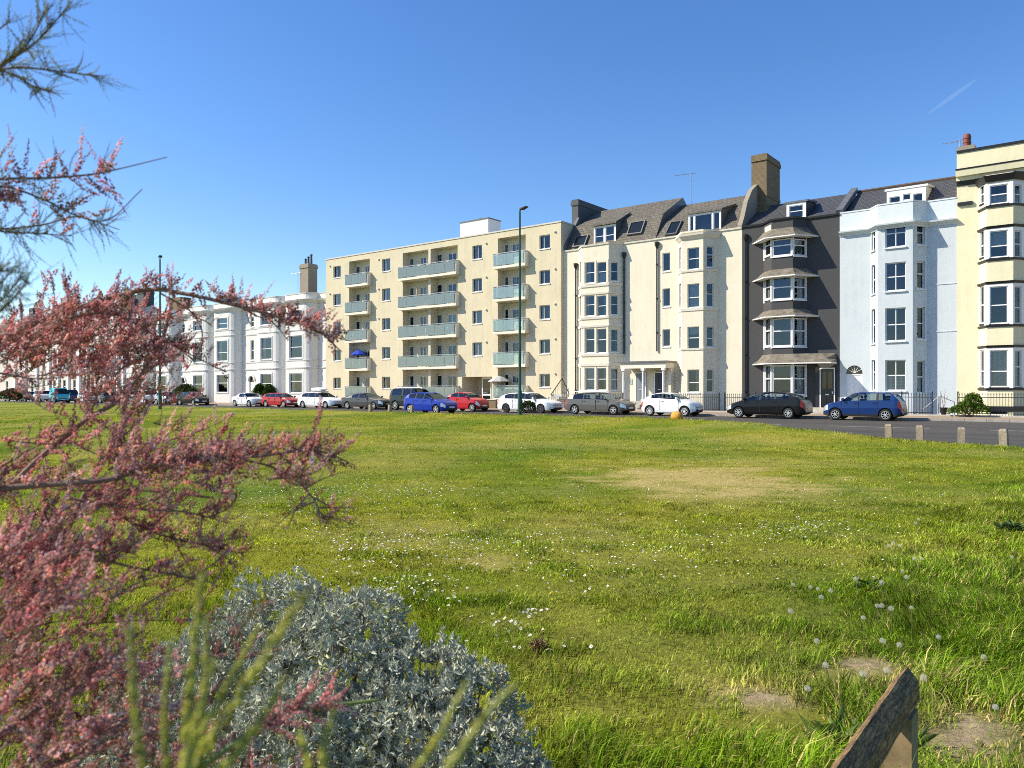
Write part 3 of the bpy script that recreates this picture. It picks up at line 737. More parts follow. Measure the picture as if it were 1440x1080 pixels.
for k, r in enumerate(rw):                              # white corner posts round the bay lights
    za, zb = wz(P_, 1100, 180+r[1]/2.513, 2), wz(P_, 1100, 180+r[0]/2.513, 2)
    for i in (1, 2, 3):
        A_, B_ = P_[i], P_[i+1]; L_, d_, n_ = seg(A_, B_); q = o[i][k]
        pil.obox(A_, d_, n_, .012, q[0]-.002, -.012, .002, za, zb); pil.obox(A_, d_, n_, q[1]+.002, L_-.012, -.012, .002, za, zb)
build_each(pil, 'bay_post', M['wframe'], t)
lb = MB(); L_, d_, n_ = seg(P_[1], P_[2]); lb.obox(P_[1], d_, n_, .25, L_-.02, -.02, .0, ZG-1.15, ZG-.25); lb.build('unpainted_patch', M['yellow'], t)
gb = MB(); band(gb, P_, .10, ZG-.02, ZG+.10, .12); gb.build('gutter', M['black'], t)
xl, xr = P_[0][0], P_[-1][0]
bc = MB(); bc.prism([bay[0], (bay[1][0]+.03, bay[1][1]+.03), (bay[2][0]-.03, bay[2][1]+.03), bay[3]], ZG+.102, ZG+.13); bc.build('bay_roof', M['lead'], t)
prof3 = [(D+.12, ZG), (D+4, 15.45), (D+8.7, 13)]
rf = roof_prism(t, prof3, xl, xr-.02, mats=('slate', 'lead'))
dormer(t, 1106, 1133.5, D+.6, 13.35, 14.55, D+2.8, 14.85, [(.14, .86, .12, .86)], roofm='lead', over=.06, rails=(.5,), wallm='slate')
up = MB(); x = xr-.25
slope_box(up, x, x+.42, D+.15, ZG+.05, D+4.0, 15.5, .0, .32); up.build('party_wall', M['lead'], t)
downpipe(t, FX(1048.2, D-.1), D-.1, .1, 12.3)
# black front door under the last canopy
A_, B_ = (FX(1146, D-.12), D-.12), (FX(1181, D-.12), D-.12)
d0, d1 = hit(1154, A_, B_)[0], hit(1172.5, A_, B_)[0]
door(t, A_, B_, d0, d1, .45, 3.05, 'doorblack', rec=.04, panes=True)
dk = MB(); dk.obox(A_, (1, 0), (0, 1), .02, d0-.1, .02, .117, .3, 3.2); dk.obox(A_, (1, 0), (0, 1), d1+.1, (B_[0]-A_[0])-.35, .02, .117, .3, 3.2); build_each(dk, 'door_surround', M['blacktrim'], t)
sb = MB(); sx0, sx1 = FX(1128, 51.5), FX(1171, 51.5)
for k in range(3): sb.box(sx0-.0, sx1, 50.5+.35*k, D-.97 if k < 2 else D-.003, -2.5+.01*k, .12+.12*(k+1))
sb.box(sx0, sx1, 51.56, D-.004, -2.45, .44); sb.build('door_steps', M['step'], t)
# ---- D: pale blue house
P_ = baypts((1181, 1224, 1234.6, 1283.6, 1303.6, 1345.5), D, .85); ZD = 13.2
rows = [(308, 393), (443, 537), (593, 703), (765, 867)]
sp = {1: [R4(107, 119, *r) for r in ((320, 405), (452, 548), (598, 712), (765, 867))], 2: [R4(152, 220, *r) for r in rows], 3: [R4(257, 283, *r) for r in ((305, 385), (440, 530), (590, 697), (767, 875))],
      0: [R4(23, 77, 783, 952)]}
t, mb, o = shell('pale blue terraced house with angled bay and white moulded cornice', P_, ZD+.0, sp)
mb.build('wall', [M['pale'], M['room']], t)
for i in (1, 2, 3):
    for k, q in enumerate(o[i]):
        w = window(t, P_[i], P_[i+1], *q, rec=.11, fw=.06, rails=(.5,), mulls=(.5,) if i == 2 else (), cur=None if k < 3 else 'half', silld=.09, sillm='palew')
        if k == 3 and i == 2:                          # white plantation shutters behind the lower sash
            L_, d_, n_ = seg(P_[i], P_[i+1]); sh = MB(); ww = (q[1]-q[0])/4
            for j in range(4):
                a = q[0]+.03+j*(ww-.01)
                sh.obox(P_[i], d_, n_, a, a+.05, .20, .23, q[2]+.05, q[2]+.5*(q[3]-q[2])); sh.obox(P_[i], d_, n_, a+ww-.07, a+ww-.02, .20, .23, q[2]+.05, q[2]+.5*(q[3]-q[2]))
                for r in range(9): z = q[2]+.08+r*.095; sh.obox(P_[i], d_, n_, a+.051, a+ww-.071, .205, .225, z, z+.045)
            sh.build('shutter', M['wframe'], w)
q = o[0][0]; A_, B_ = P_[0], P_[1]; zs = 2.62
dr = door(t, A_, B_, q[0]+.07, q[1]-.07, .45, zs, 'doorwhite', rec=.10, fan=.0)
fb = MB(); cx = (q[0]+q[1])/2; R_ = (q[1]-q[0])/2
L_, d_, n_ = seg(A_, B_)
top = q[3]
for k in range(12):                                     # spandrels turn the square head into an arch
    w0, w1 = math.pi*k/12, math.pi*(k+1)/12
    zz = max(top-R_, zs+.07)
    pa = (cx-R_*math.cos(w0), zz+(top-zz)*math.sin(w0)); pb = (cx-R_*math.cos(w1), zz+(top-zz)*math.sin(w1))
    def wp(s, z, qq): return (A_[0]+d_[0]*s+n_[0]*qq, A_[1]+d_[1]*s+n_[1]*qq, z)
    fb.poly([wp(pa[0], pa[1], .002), wp(pb[0], pb[1], .002), wp(pb[0], top+.001, .002), wp(pa[0], top+.001, .002)])
    fb.poly([wp(pa[0], pa[1], .002), wp(pb[0], pb[1], .002), wp(pb[0], pb[1], .115), wp(pa[0], pa[1], .115)])
fb.build('door_arch', M['pale'], t)
fan = MB(); fan.obox(A_, d_, n_, q[0]+.02, q[1]-.02, .119, .13, zs+.07, top); fan.build('fanlight', M['cglass'], t)
fg = MB()
for k in range(1, 6):
    w0 = math.pi*k/6; zz = max(top-R_, zs+.07)
    fg.tube([wp(cx, zz, .11), wp(cx-R_*.97*math.cos(w0), zz+(top-zz)*.97*math.sin(w0), .11)], .014, 5)
build_each(fg, 'fanlight_bar', M['wframe'], t)
cr = MB(); band(cr, P_, .04, 11.72, 11.84, .09); band(cr, P_, .13, 11.843, 11.94, .26); band(cr, P_, .29, 11.943, 12.03, .31)
cr.build('cornice', M['palew'], t)
pp = MB(); band(pp, P_, .02, 12.033, ZD+.04, .02, back=.28); band(pp, P_, .05, ZD+.043, ZD+.13, .05, back=.30); pp.build('parapet', M['palew'], t)
pl = MB(); band(pl, [P_[4], P_[5]], .03, 8.1, 8.16, .03); pl.build('string_course', M['pale'], t); pl = MB(); band(pl, [P_[4], P_[5]], .03, 5.2, 5.26, .03); pl.build('string_course', M['pale'], t)
xl, xr = P_[0][0], P_[-1][0]
bay = P_[1:5]; bc = MB(); bc.prism([bay[0], (bay[1][0]+.1, bay[1][1]+.1), (bay[2][0]-.1, bay[2][1]+.1), bay[3]], ZD-.1, ZD-.02); bc.build('bay_roof', M['lead'], t)
prof4 = [(D+.3, ZD-.1), (D+4, 15.45), (D+8.7, 13)]
rf = roof_prism(t, prof4, xl+.18, xr, mats=('slate', 'lead'))
rt = MB(); rt.tube([(xl, D+4, 15.48), (xr, D+4, 15.48)], .11, 8); rt.build('ridge_tile', M['ridge'], rf)
dormer(t, 1247, 1302, D+.75, 13.3, 14.45, D+3.6, 14.85, [(.07, .36, .2, .66), (.42, .62, .36, .72), (.68, .93, .2, .66)], wallm='wframe', roofm='wframe', over=.04, rails=())
dk = MB(); dk.box(FX(1187, 51.5), FX(1214, 51.5), 50.5, D-.003, -2.5, .28); dk.box(FX(1187, 51.5)+.1, FX(1214, 51.5)-.1, 51.4, D-.004, -2.4, .44); dk.build('door_steps', M['step'], t)
pb = MB(); pb.box(FX(1216.3, D), FX(1219.3, D), D-.02, D-.001, FZ(1217, 558.5, D), FZ(1217, 555.5, D)); pb.build('house_plaque', M['blacktrim'], t)
# ---- E: tall pale yellow house
P_ = [(FX(1345.5, D), D), (FX(1376.5, D), D), (FX(1388, D-.95), D-.95), (FX(1425, D-.95), D-.95), (FX(1448, D), D), (FX(1520, D), D)]
ZE = 15.95
P_[0] = (P_[0][0], D-.02)
rows = [(187, 250), (338, 427), (522, 646), (733, 855)]
sp = {1: [R4(465, 478, *r) for r in rows], 2: [R4(497, 557, *r) for r in rows]+[R4(497, 557, 925, 948)], 3: [R4(579, 601, *r) for r in rows]}
ZBY = wz(P_, 1405, 180+150/2.346, 2)
t, mb, o = shell('tall pale yellow terraced house with black-lined white bay windows', P_, ZBY, sp)
FL_ = [P_[0], (P_[5][0], P_[0][1])]
wall_panel(mb, FL_[0], FL_[1], ZBY-.3, ZE, [])
for x in (P_[0][0]+.004, P_[5][0]-.004): mb.poly([(x, D-.02, ZBY), (x, D-.02, ZE), (x, 62, ZE), (x, 62, ZBY)])
mb.build('wall', [M['yellow'], M['room']], t)
bt = MB(); bt.prism([P_[1], P_[2], P_[3], P_[4]], ZBY+.003, ZBY+.06); bt.build('bay_roof', M['lead'], t)
bay = P_[1:5]
for i in (1, 2, 3):
    for k, q in enumerate(o[i]): window(t, P_[i], P_[i+1], *q, rec=.04, fw=.06, rails=(.5,) if k < 4 else (), cur=['half', 'blind', None, 'net', None][k], silld=.05, sillm='blacktrim')
pil = MB()
for k, r in enumerate(rows):
    za, zb = wz(P_, 1405, 180+(r[1]+4)/2.346, 2), wz(P_, 1405, 180+(r[0]-8)/2.346, 2)
    for i in (1, 2, 3):
        A_, B_ = P_[i], P_[i+1]; L_, d_, n_ = seg(A_, B_); q = o[i][k]
        pil.obox(A_, d_, n_, .014, q[0]-.002, -.014, .002, za, zb); pil.obox(A_, d_, n_, q[1]+.002, L_-.014, -.014, .002, za, zb)
        pil.obox(A_, d_, n_, q[0], q[1], -.014, .002, q[3]+.002, zb)
build_each(pil, 'bay_post', M['wframe'], t)
def black(pts, *a, **kw): bk = MB(); band(bk, pts, *a, **kw); bk.build('black_moulding', M['blacktrim'], t)
for k, r in enumerate(rows):
    za = wz(P_, 1405, 180+(r[1]+10)/2.346, 2); black(bay, .06, za, za+.12, .08)
    if k: zb = wz(P_, 1405, 180+(r[0]-9)/2.346, 2); black(bay, .05, zb, zb+.13, .12)
zb = wz(P_, 1405, 180+162/2.346, 2); black(bay, .10, zb-.22, zb+.12, .26)
za = wz(P_, 1405, 180+918/2.346, 2); black(bay, .04, za-.3, za, .04)
black(FL_, .05, 13.95, 14.22, .12); black(FL_, .52, 14.80, 14.88, .54); black(FL_, .06, ZE, ZE+.14, .08, back=.4)
bk = MB(); bk.box(FX(1345.5, D)+.05, FX(1368, D), D-.14, D-.025, 12.75, 12.95); bk.build('black_moulding', M['blacktrim'], t)
cr = MB(); band(cr, FL_, .22, 14.223, 14.44, .24); band(cr, FL_, .44, 14.443, 14.797, .50); cr.build('cornice', M['yellow'], t)
rr = MB(); rr.box(P_[0][0], P_[-1][0], D+.4, 62, ZE-.3, ZE-.05); rr.build('roof', M['lead'], t)
c = chimney(t, FX(1347, 54.6), FX(1370, 54.6), 54.6, 55.6, ZE-.2, ZE+.75, 'stack')
pb = MB(); pb.lathe([(.25, 0), (.22, .1), (.22, .26), (.25, .29), (.22, .32), (.21, .52), (.24, .56), (.2, .78), (.16, .84)], (FX(1369, 55.1)-.35, 55.1, ZE+.74), 14); pb.build('chimney_pot', M['pot'], c, smooth=35)
aerial((FX(1350, 55.3), 55.3, ZE+.6), 'small tv aerial on the stub chimney of the yellow house', .8, .9)
aerial((FX(972, 58.2), 58.2, 16.7), 'tall tv aerial on the ridge between the two cream houses', 2.6, 1.3, rz=.2)
# ------------------------------------------------------------------ F: white bow-fronted terrace
DF = 54.0
def bowhouse(label, px0, px1, c0, c1, flats, zt, rowz, door_=None, p=1.05, top=0, stack=None):
    """flats: [(px0,px1)] windows in the flat wall; (c0,c1) the bow's centre light"""
    xa, xb = FX(px0, DF), FX(px1, DF)
    a, b = FX(c0, DF-p)-.42, FX(c1, DF-p)+.42
    lat = 1.15; pts = [(xa, DF)]
    arcl = [(a-lat*math.cos(w), DF-p*math.sin(w)) for w in [math.pi/2*k/5 for k in range(6)]]
    arcr = [(b+lat*math.cos(w), DF-p*math.sin(w)) for w in [math.pi/2*k/5 for k in range(5, -1, -1)]]
    pts += arcl+arcr+[(xb, DF)]
    t = thing('bow_fronted_house', ((xa+xb)/2, DF, 0), label, 'terraced house')
    mb = MB(); wins = []
    ci = 6
    for i in range(len(pts)-1):
        L_ = seg(pts[i], pts[i+1])[0]; ops = []
        if i == ci: ops = [(.36, L_-.36, z0, z1_) for (z0, z1_) in rowz]
        if i in (0, len(pts)-2):
            for (q0, q1) in flats:
                x0, x1 = FX(q0, DF), FX(q1, DF)
                if x0 > pts[i][0]+.03 and x1 < pts[i+1][0]-.03:
                    ops += [(x0-pts[i][0], x1-pts[i][0], z0+.05, z1_-.05) for (z0, z1_) in rowz[(1 if door_ else 0):]]
            if door_:
                x0, x1 = FX(door_[0], DF), FX(door_[1], DF)
                if x0 > pts[i][0] and x1 < pts[i+1][0]: ops.append((x0-pts[i][0], x1-pts[i][0], .5, 3.3)); wins.append((i, ops[-1], 'door'))
        wall_panel(mb, pts[i], pts[i+1], 0, zt, ops, rev=.14, roomd=.7)
        wins += [(i, o, 'w') for o in ops if (i, o, 'door') not in wins]
    for x in (xa+.004, xb-.004): mb.poly([(x, DF, 0), (x, 62, 0), (x, 62, zt), (x, DF, zt)])
    mb.poly([(xa, DF+.1, zt-.1), (xb, DF+.1, zt-.1), (xb, 62, zt-.1), (xa, 62, zt-.1)], 2)
    mb.build('wall', [M['white'], M['room'], M['lead']], t, smooth=30)
    for (i, o, k) in wins:
        if k == 'w': window(t, pts[i], pts[i+1], *o, rec=.10, fw=.07, cur=random.choice(['net', 'both', None, 'blind', None]), silld=.08)
        else: arch_door(t, pts[i], pts[i+1], o, door_[2])
    tr = MB()
    for (z, h, w) in ((rowz[0][1]+.55, .14, .09), (rowz[1][0]-.30, .10, .06), (rowz[1][1]+.55, .12, .08), (rowz[2][0]-.28, .10, .06)):
        tr = MB(); band(tr, pts, w*.6, z, z+h, w); tr.build('string_course', M['white'], t)
    tr = MB()
    band(tr, pts, .08, zt-1.0, zt-.8, .22); band(tr, pts, .3, zt-.797, zt-.62, .40); band(tr, pts, .04, zt-.617, zt, .04); band(tr, pts, .08, zt+.003, zt+.1, .1, back=.3)
    tr.build('cornice', M['white'], t)
    ar = MB()                                          # moulded architraves round the bow lights
    for (i, o, k) in wins:
        if k == 'w' and i == ci:
            L_, d_, n_ = seg(pts[i], pts[i+1])
            for (u, v, c, e) in ((o[0]-.2, o[0]-.07, o[2]-.1, o[3]+.2), (o[1]+.07, o[1]+.2, o[2]-.1, o[3]+.2), (o[0]-.07, o[1]+.07, o[3]+.03, o[3]+.2)): ar.obox(pts[i], d_, n_, u, v, -.05, .004, c, e)
    build_each(ar, 'architrave', M['wframe'], t)
    if top:
        rb = MB(); rb.lathe([(1.5, 0), (1.45, .5), (.9, .85), (.2, 1.0)], ((a+b)/2, DF+.3, zt+.02), 16); rb.build('turret_roof', M['lead'], t, smooth=40)
    return t
def arch_door(t, A_, B_, o, mat):
    L_, d_, n_ = seg(A_, B_)
    door(t, A_, B_, o[0]+.08, o[1]-.08, o[2], o[3]-.75, mat, rec=.12)
    g = MB(); g.obox(A_, d_, n_, o[0]+.02, o[1]-.02, .16, .18, o[3]-.68, o[3]); g.build('fanlight', M['cglass'], t)
    ab = MB(); cx = (o[0]+o[1])/2; R_ = (o[1]-o[0])/2; top = o[3]; zz = top-R_
    def wp(s, z, q): return (A_[0]+d_[0]*s+n_[0]*q, A_[1]+d_[1]*s+n_[1]*q, z)
    for k in range(10):
        w0, w1 = math.pi*k/10, math.pi*(k+1)/10
        pa, pb = (cx-R_*math.cos(w0), zz+R_*math.sin(w0)), (cx-R_*math.cos(w1), zz+R_*math.sin(w1))
        ab.poly([wp(*pa, .002), wp(*pb, .002), wp(pb[0], top+.001, .002), wp(pa[0], top+.001, .002)], 1)
        qa, qb = (cx-(R_+.28)*math.cos(w0), zz+(R_+.28)*math.sin(w0)), (cx-(R_+.28)*math.cos(w1), zz+(R_+.28)*math.sin(w1))
        ra, rb_ = (cx-(R_+.08)*math.cos(w0), zz+(R_+.08)*math.sin(w0)), (cx-(R_+.08)*math.cos(w1), zz+(R_+.08)*math.sin(w1))
        ab.hexa([wp(*ra, -.12), wp(*rb_, -.12), wp(*rb_, -.002), wp(*ra, -.002), wp(*qa, -.12), wp(*qb, -.12), wp(*qb, -.002), wp(*qa, -.002)], 0 if mat == 'doorgreen' else 1)
    ab.build('door_arch', [M['blacktrim'], M['white']], t)
    sb = MB(); sb.obox(A_, d_, n_, o[0]-.5, o[1]+.5, -1.2, -.003, .04, .28); sb.obox(A_, d_, n_, o[0]-.4, o[1]+.4, -.7, -.004, .281, .48); sb.build('door_steps', M['step'], t)
RW = [(1.35, 3.5), (5.35, 7.6), (9.0, 10.35)]
RWf = [(1.35, 3.5), (5.2, 7.7), (9.2, 10.5)]
f1 = bowhouse('white bow-fronted house with green door and tall chimney, against the flats', 394, 458.2, 408, 424, [(445.5, 454)], 12.3, RWf, (446.5, 454.5, 'doorgreen'))
xa = FX(421.5, 56.5); xb = FX(441, 56.5)
c = chimney(f1, xa, xa+1.6, 56.5, 57.8, 11.5, 16.5, 'stack', pots=3, potm='stackdk', potr=.14)
aerial((FX(419, 56.4), 56.4, 12.2), 'tv aerial strapped to the tall chimney of the white terrace', 3.4, 1.2, rz=.1)
f2 = bowhouse('white bow-fronted house behind the two clipped green bushes', 348, 394, 367.5, 381.5, [(352.3, 357)], 12.3, RWf, (350.5, 357, 'doorwhite'))
f3 = bowhouse('white bow-fronted house with dark turret roof above its bow', 294.5, 348, 305.8, 319.5, [(339, 346)], 12.3, RWf, (338.5, 345.5, 'doorwhite'), top=1)
f4 = bowhouse('white bow-fronted house second from the street lamp, left of the turret roof', 252, 294.5, 272.5, 284, [(255, 259.5)], 12.3, RWf, (255, 260, 'doorwhite'))
f5 = bowhouse('white bow-fronted house directly behind the farther street lamp', 211, 252, 223, 233, [(243, 247)], 12.2, RWf, (243, 248, 'doorwhite'))
f6 = bowhouse('white bow-fronted house at the far end of its terrace, behind pink blossom', 176, 211, 189, 198, [(178, 181.5)], 12.2, RWf)
chimney(f4, FX(239, 57), FX(254, 57), 57, 58.5, 11, 14.8, 'brick', pots=0)
chimney(f6, FX(172.5, 57.5), FX(189, 57.5), 57.5, 59, 11, 15.6, 'stackdk', pots=5)
# ------------------------------------------------------------------ G: distant stone-coloured terrace
def farhouse(label, px0, px1, zt, stack):
    xa, xb = FX(px0, DF), FX(px1, DF); L_ = xb-xa
    t = thing('distant_terraced_house', ((xa+xb)/2, DF, 0), label, 'terraced house')
    ops = []
    n_ = 3
    for k in range(n_):
        c = L_*(k+.5)/n_
        for (z0, z1_) in ((1.2, 3.3), (5.0, 7.6), (9.0, 10.8)): ops.append((c-.55, c+.55, z0, z1_))
    mb = MB(); wall_panel(mb, (xa, DF), (xb, DF), 0, zt, ops, rev=.2, roomd=.7)
    for x in (xa+.004, xb-.004): mb.poly([(x, DF, 0), (x, 62, 0), (x, 62, zt), (x, DF, zt)])
    mb.build('wall', [M['stone'], M['room']], t)
    for o in ops: window(t, (xa, DF), (xb, DF), *o, rec=.12, fw=.09, cur=random.choice([None, 'net', 'blind']))
    pl = MB()
    for k in range(n_+1):
        x = min(max(L_*k/n_, .25), L_-.25); pl.box(xa+x-.22, xa+x+.22, DF-.3, DF-.003, .05, 8.3)
    build_each(pl, 'pilaster', M['wframe'], t)
    tr = MB(); pts = [(xa, DF), (xb, DF)]
    band(tr, pts, .35, 8.303, 8.6, .45); tr.build('string_course', M['wframe'], t); tr = MB(); band(tr, pts, .12, 4.2, 4.4, .16); tr.build('string_course', M['wframe'], t); tr = MB(); band(tr, pts, .1, zt-.8, zt-.5, .35); band(tr, pts, .06, zt-.497, zt+.05, .06); tr.build('cornice', M['wframe'], t)
    roof_prism(t, [(DF+.2, zt-.1), (DF+4, zt+1.8), (DF+7.8, zt-.2)], xa, xb, mats=('slate', 'stone'))
    if stack: chimney(t, xb-2.3, xb-.6, DF+3, DF+4.6, zt, zt+4.0, 'stackdk' if stack > 1 else 'brick', pots=4)
    return t
gl = ['distant stone-coloured terraced house joining the white bow-fronted row', 'distant stone-coloured terraced house with pilasters seen through blossom', 'distant stone-coloured terraced house behind the turquoise van',
      'distant stone-coloured terraced house behind the silver cars', 'distant stone-coloured terraced house at the far end of the seafront']
gx = [176, 149, 112, 70, 22, -45]
for k in range(5): farhouse(gl[k], gx[k+1], gx[k], 12.6, [2, 1, 2, 1, 2][k])
# ================================================================== GROUND
EDGE = [(1700, 25.2), (1440, 25.7), (1352, 26.2), (1250, 27.4), (1100, 30.2), (900, 33.3), (550, 35.6), (0, 36.4), (-400, 36.6)]
EX = np.array(sorted((FX(p, Y), Y) for p, Y in EDGE)); EX = np.vstack([[-400, 36.6], EX, [60, 25.0], [200, 25.0]])
AMP = np.array(sorted((FX(p, Y), a) for (p, Y), a in zip(EDGE, (.05, .05, .06, .10, .36, .34, .22, .20, .2)))); AMP = np.vstack([[-400, .2], AMP, [200, .05]])
def edgeY(x): return np.interp(x, EX[:, 0], EX[:, 1])
_ph = RNG.uniform(0, 6.28, 40); _an = RNG.uniform(0, 6.28, 40)
def nz(x, y, f, k0=0):
    r = 0
    for k in range(8):
        a = _an[k0+k]; r = r+np.sin(f*(1+.37*k)*(x*np.cos(a)+y*np.sin(a))+_ph[k0+k])/(1+.25*k)
    return r/3.2
def uv(x, y): return C_*x+S_*y, -S_*x+C_*y
def rough(x, y):
    u, v = uv(x, y)
    return np.clip((u-(.78*v-2.3))/1.2+.35*nz(x, y, 1.7, 16), 0, 1)*np.clip((20-v)/6, 0, 1)
def lawn_z(x, y):
    d = edgeY(x)-y; a = np.interp(x, AMP[:, 0], AMP[:, 1])
    bump = np.where(d < 1.5, np.clip(d/1.5, 0, 1)**.7, np.clip(1-(d-1.5)/5.5, 0, 1)**1.6)
    z = .02+a*bump*(1+.22*nz(x, y, .9))+.035*nz(x, y, .45, 8)*np.clip(d/4, 0, 1)
    return np.maximum(z, .012)+.10*rough(x, y)*(.6+.4*nz(x, y, 2.1, 20))
def gp(px, py, z=0.0):
    """ground point under a pixel, camera frame u, v"""
    v = (HC-z)*F/(py-HZ); return (px-CX)/F*v, v
DRY = []                                                # worn straw-coloured patches: u, v, ru, rv, strength
def patch(px, py, rx, ry, s):
    u, v = gp(px, py); v0 = gp(px, py+ry)[1]; v1 = gp(px, py-ry)[1]
    DRY.append((u, (v0+v1)/2, rx/F*v, (v1-v0)/2, s))
patch(1130, 985, 130, 45, .75); patch(1370, 1040, 90, 40, .7); patch(1250, 960, 60, 25, .6); patch(1000, 682, 165, 25, 1.0); patch(900, 668, 70, 10, .4); patch(690, 792, 35, 9, .55); patch(560, 760, 120, 30, .35); patch(840, 745, 120, 22, .35); patch(880, 800, 110, 25, .3); patch(520, 650, 120, 14, .3); patch(760, 628, 160, 8, .25); patch(1150, 655, 90, 10, .3)
SOIL = []
for q in ((1100, 1024, 36, 13), (1215, 950, 30, 14), (1165, 962, 26, 8), (1395, 1050, 46, 26), (1330, 1065, 36, 16), (1040, 1040, 24, 8), (695, 792, 14, 4), (1075, 1000, 26, 6), (1135, 1035, 20, 8)):
    u, v = gp(*q[:2]); v0 = gp(q[0], q[1]+q[3])[1]; v1 = gp(q[0], q[1]-q[3])[1]; SOIL.append((u, (v0+v1)/2, q[2]/F*v, (v1-v0)/2))
def dry(x, y):
    u, v = uv(x, y); r = np.zeros_like(u)
    w = .45*nz(x, y, 2.4, 24)+.45*nz(x, y, 7.0, 8)+.25*nz(x, y, 19.0, 18)
    for (a, b, ru, rv, s) in DRY:
        q = np.sqrt(((u-a)/ru)**2+((v-b)/rv)**2); r = np.maximum(r, s*np.clip((1.2-q+w)/.7, 0, 1))
    g = .34*np.clip(nz(x, y, .8, 12)+.2+.3*nz(x, y, 3.1, 26), 0, 1)*np.clip(1-rough(x, y), 0, 1)
    return np.maximum(r, g)
def soil(x, y):
    u, v = uv(x, y); r = np.zeros_like(u); w = .55*nz(x, y, 9.0, 4)+.35*nz(x, y, 23.0, 12)
    for (a, b, ru, rv) in SOIL:
        q = np.sqrt(((u-a)/ru)**2+((v-b)/rv)**2); r = np.maximum(r, np.clip((1.05-q+w)/.4, 0, 1))
    return r
def soil_near(x, y):
    u, v = uv(x, y); r = np.zeros_like(u)
    for (a, b, ru, rv) in SOIL: r = np.maximum(r, np.clip(1.5-np.sqrt(((u-a)/(ru*1.25))**2+((v-b+rv*1.0)/(rv*1.9))**2), 0, .6))
    return r
# base ground with the slot of the basement areas cut out
SX0, SX1 = FX(795, 53.3), FX(1520, 53.3)
mb = MB()
for (a, b, c, d) in ((-3000, 3000, 53.25, 4000), (-3000, SX0, 50.9, 53.25), (SX1, 3000, 50.9, 53.25), (-3000, 3000, -600, 50.9)):
    mb.poly([(a, c, -.03), (b, c, -.03), (b, d, -.03), (a, d, -.03)])
M['ground'] = plain('earth', (.16, .13, .09), .95, var=.3, scale=.3)
tag(mb.build('ground', M['ground']), kind='structure')
mb = MB(); mb.poly([(SX0, 50.9, -2.5), (SX1, 50.9, -2.5), (SX1, 53.3, -2.5), (SX0, 53.3, -2.5)]); mb.poly([(SX0, 50.9, -2.5), (SX0, 50.9, -.01), (SX1, 50.9, -.01), (SX1, 50.9, -2.5)]); mb.poly([(SX0, 50.9, -2.5), (SX0, 53.3, -2.5), (SX0, 53.3, .1), (SX0, 50.9, .1)])
tag(mb.build('basement_area_ground', M['step']), kind='structure')
# road
m, nt, b = new_mat('asphalt'); L = nt.links; b.inputs['Roughness'].default_value = .9
tc = N(nt, 'ShaderNodeTexCoord'); n1 = N(nt, 'ShaderNodeTexNoise', Scale=60.0, Detail=4.0); n2 = N(nt, 'ShaderNodeTexNoise', Scale=.5, Detail=6.0)
mp = N(nt, 'ShaderNodeMapping'); mp.inputs['Scale'].default_value = (.12, 1.2, 1); L.new(tc.outputs['Object'], mp.inputs['Vector']); L.new(mp.outputs['Vector'], n2.inputs['Vector']); L.new(tc.outputs['Object'], n1.inputs['Vector'])
mx = N(nt, 'ShaderNodeMath', operation='MULTIPLY_ADD'); mx.inputs[1].default_value = .4; L.new(n1.outputs['Fac'], mx.inputs[0]); L.new(n2.outputs['Fac'], mx.inputs[2])
cr = N(nt, 'ShaderNodeValToRGB'); cr.color_ramp.elements[0].position = .45; cr.color_ramp.elements[1].position = .95
cr.color_ramp.elements[0].color = (.040, .036, .030, 1); cr.color_ramp.elements[1].color = (.072, .064, .052, 1); L.new(mx.outputs[0], cr.inputs['Fac']); L.new(cr.outputs['Color'], b.inputs['Base Color'])
bp = N(nt, 'ShaderNodeBump', Strength=.5, Distance=.008); L.new(n1.outputs['Fac'], bp.inputs['Height']); L.new(bp.outputs['Normal'], b.inputs['Normal']); M['asphalt'] = m
KY = 46.6
mb = MB(); mb.poly([(-400, 24, -.012), (300, 24, -.012), (300, KY, -.012), (-400, KY, -.012)]); tag(mb.build('road', M['asphalt']), kind='structure')
M['line'] = plain('road_paint', (.62, .60, .54), .7, var=.35, scale=6)
mb = MB(); x = FX(1166, 36.8)-6.3*14
while x < 40: mb.poly([(x, 36.75, -.007), (x+4.1, 36.75, -.007), (x+4.1, 36.87, -.007), (x, 36.87, -.007)]); x += 6.3
tag(mb.build('road_marking', M['line']), kind='structure')
M['pave'] = bricky('paving', (.33, .24, .15), (.28, .21, .14), (.16, .12, .08), 1.0, .6, .6, rough=.9, moss=(.33, .27, .19))
nt = M['pave'].node_tree
for n_ in nt.nodes:                                      # paving pattern runs over x, y
    if n_.bl_idname == 'ShaderNodeSeparateXYZ': sx = n_
for l in list(nt.links):
    if l.from_node == sx and l.from_socket.name == 'Z': ts = l.to_socket; nt.links.remove(l); nt.links.new(sx.outputs['Y'], ts)
mb = MB(); mb.poly([(-400, KY+.16, .115), (300, KY+.16, .115), (300, 50.9, .115), (-400, 50.9, .115)]); mb.poly([(-400, 50.9, .115), (SX0, 50.9, .115), (SX0, 54.2, .115), (-400, 54.2, .115)]); mb.poly([(SX0, 50.9, .115), (300, 50.9, .115), (300, 50.9, -.2), (SX0, 50.9, -.2)])
tag(mb.build('pavement', M['pave']), kind='structure')
M['kerb'] = plain('granite_kerb', (.36, .33, .29), .85, var=.3, scale=3)
mb = MB(); x = -150
while x < 40: mb.box(x, x+.985, KY, KY+.157, -.03, .118+.004*math.sin(x*7)); x += 1
tag(mb.build('kerb', M['kerb']), kind='structure')
mb = MB(); mb.box(SX0, SX1, 50.62, 50.898, .116, .21); tag(mb.build('stone_plinth', M['step']), 'low stone plinth under the black railings along the pavement', 'plinth')
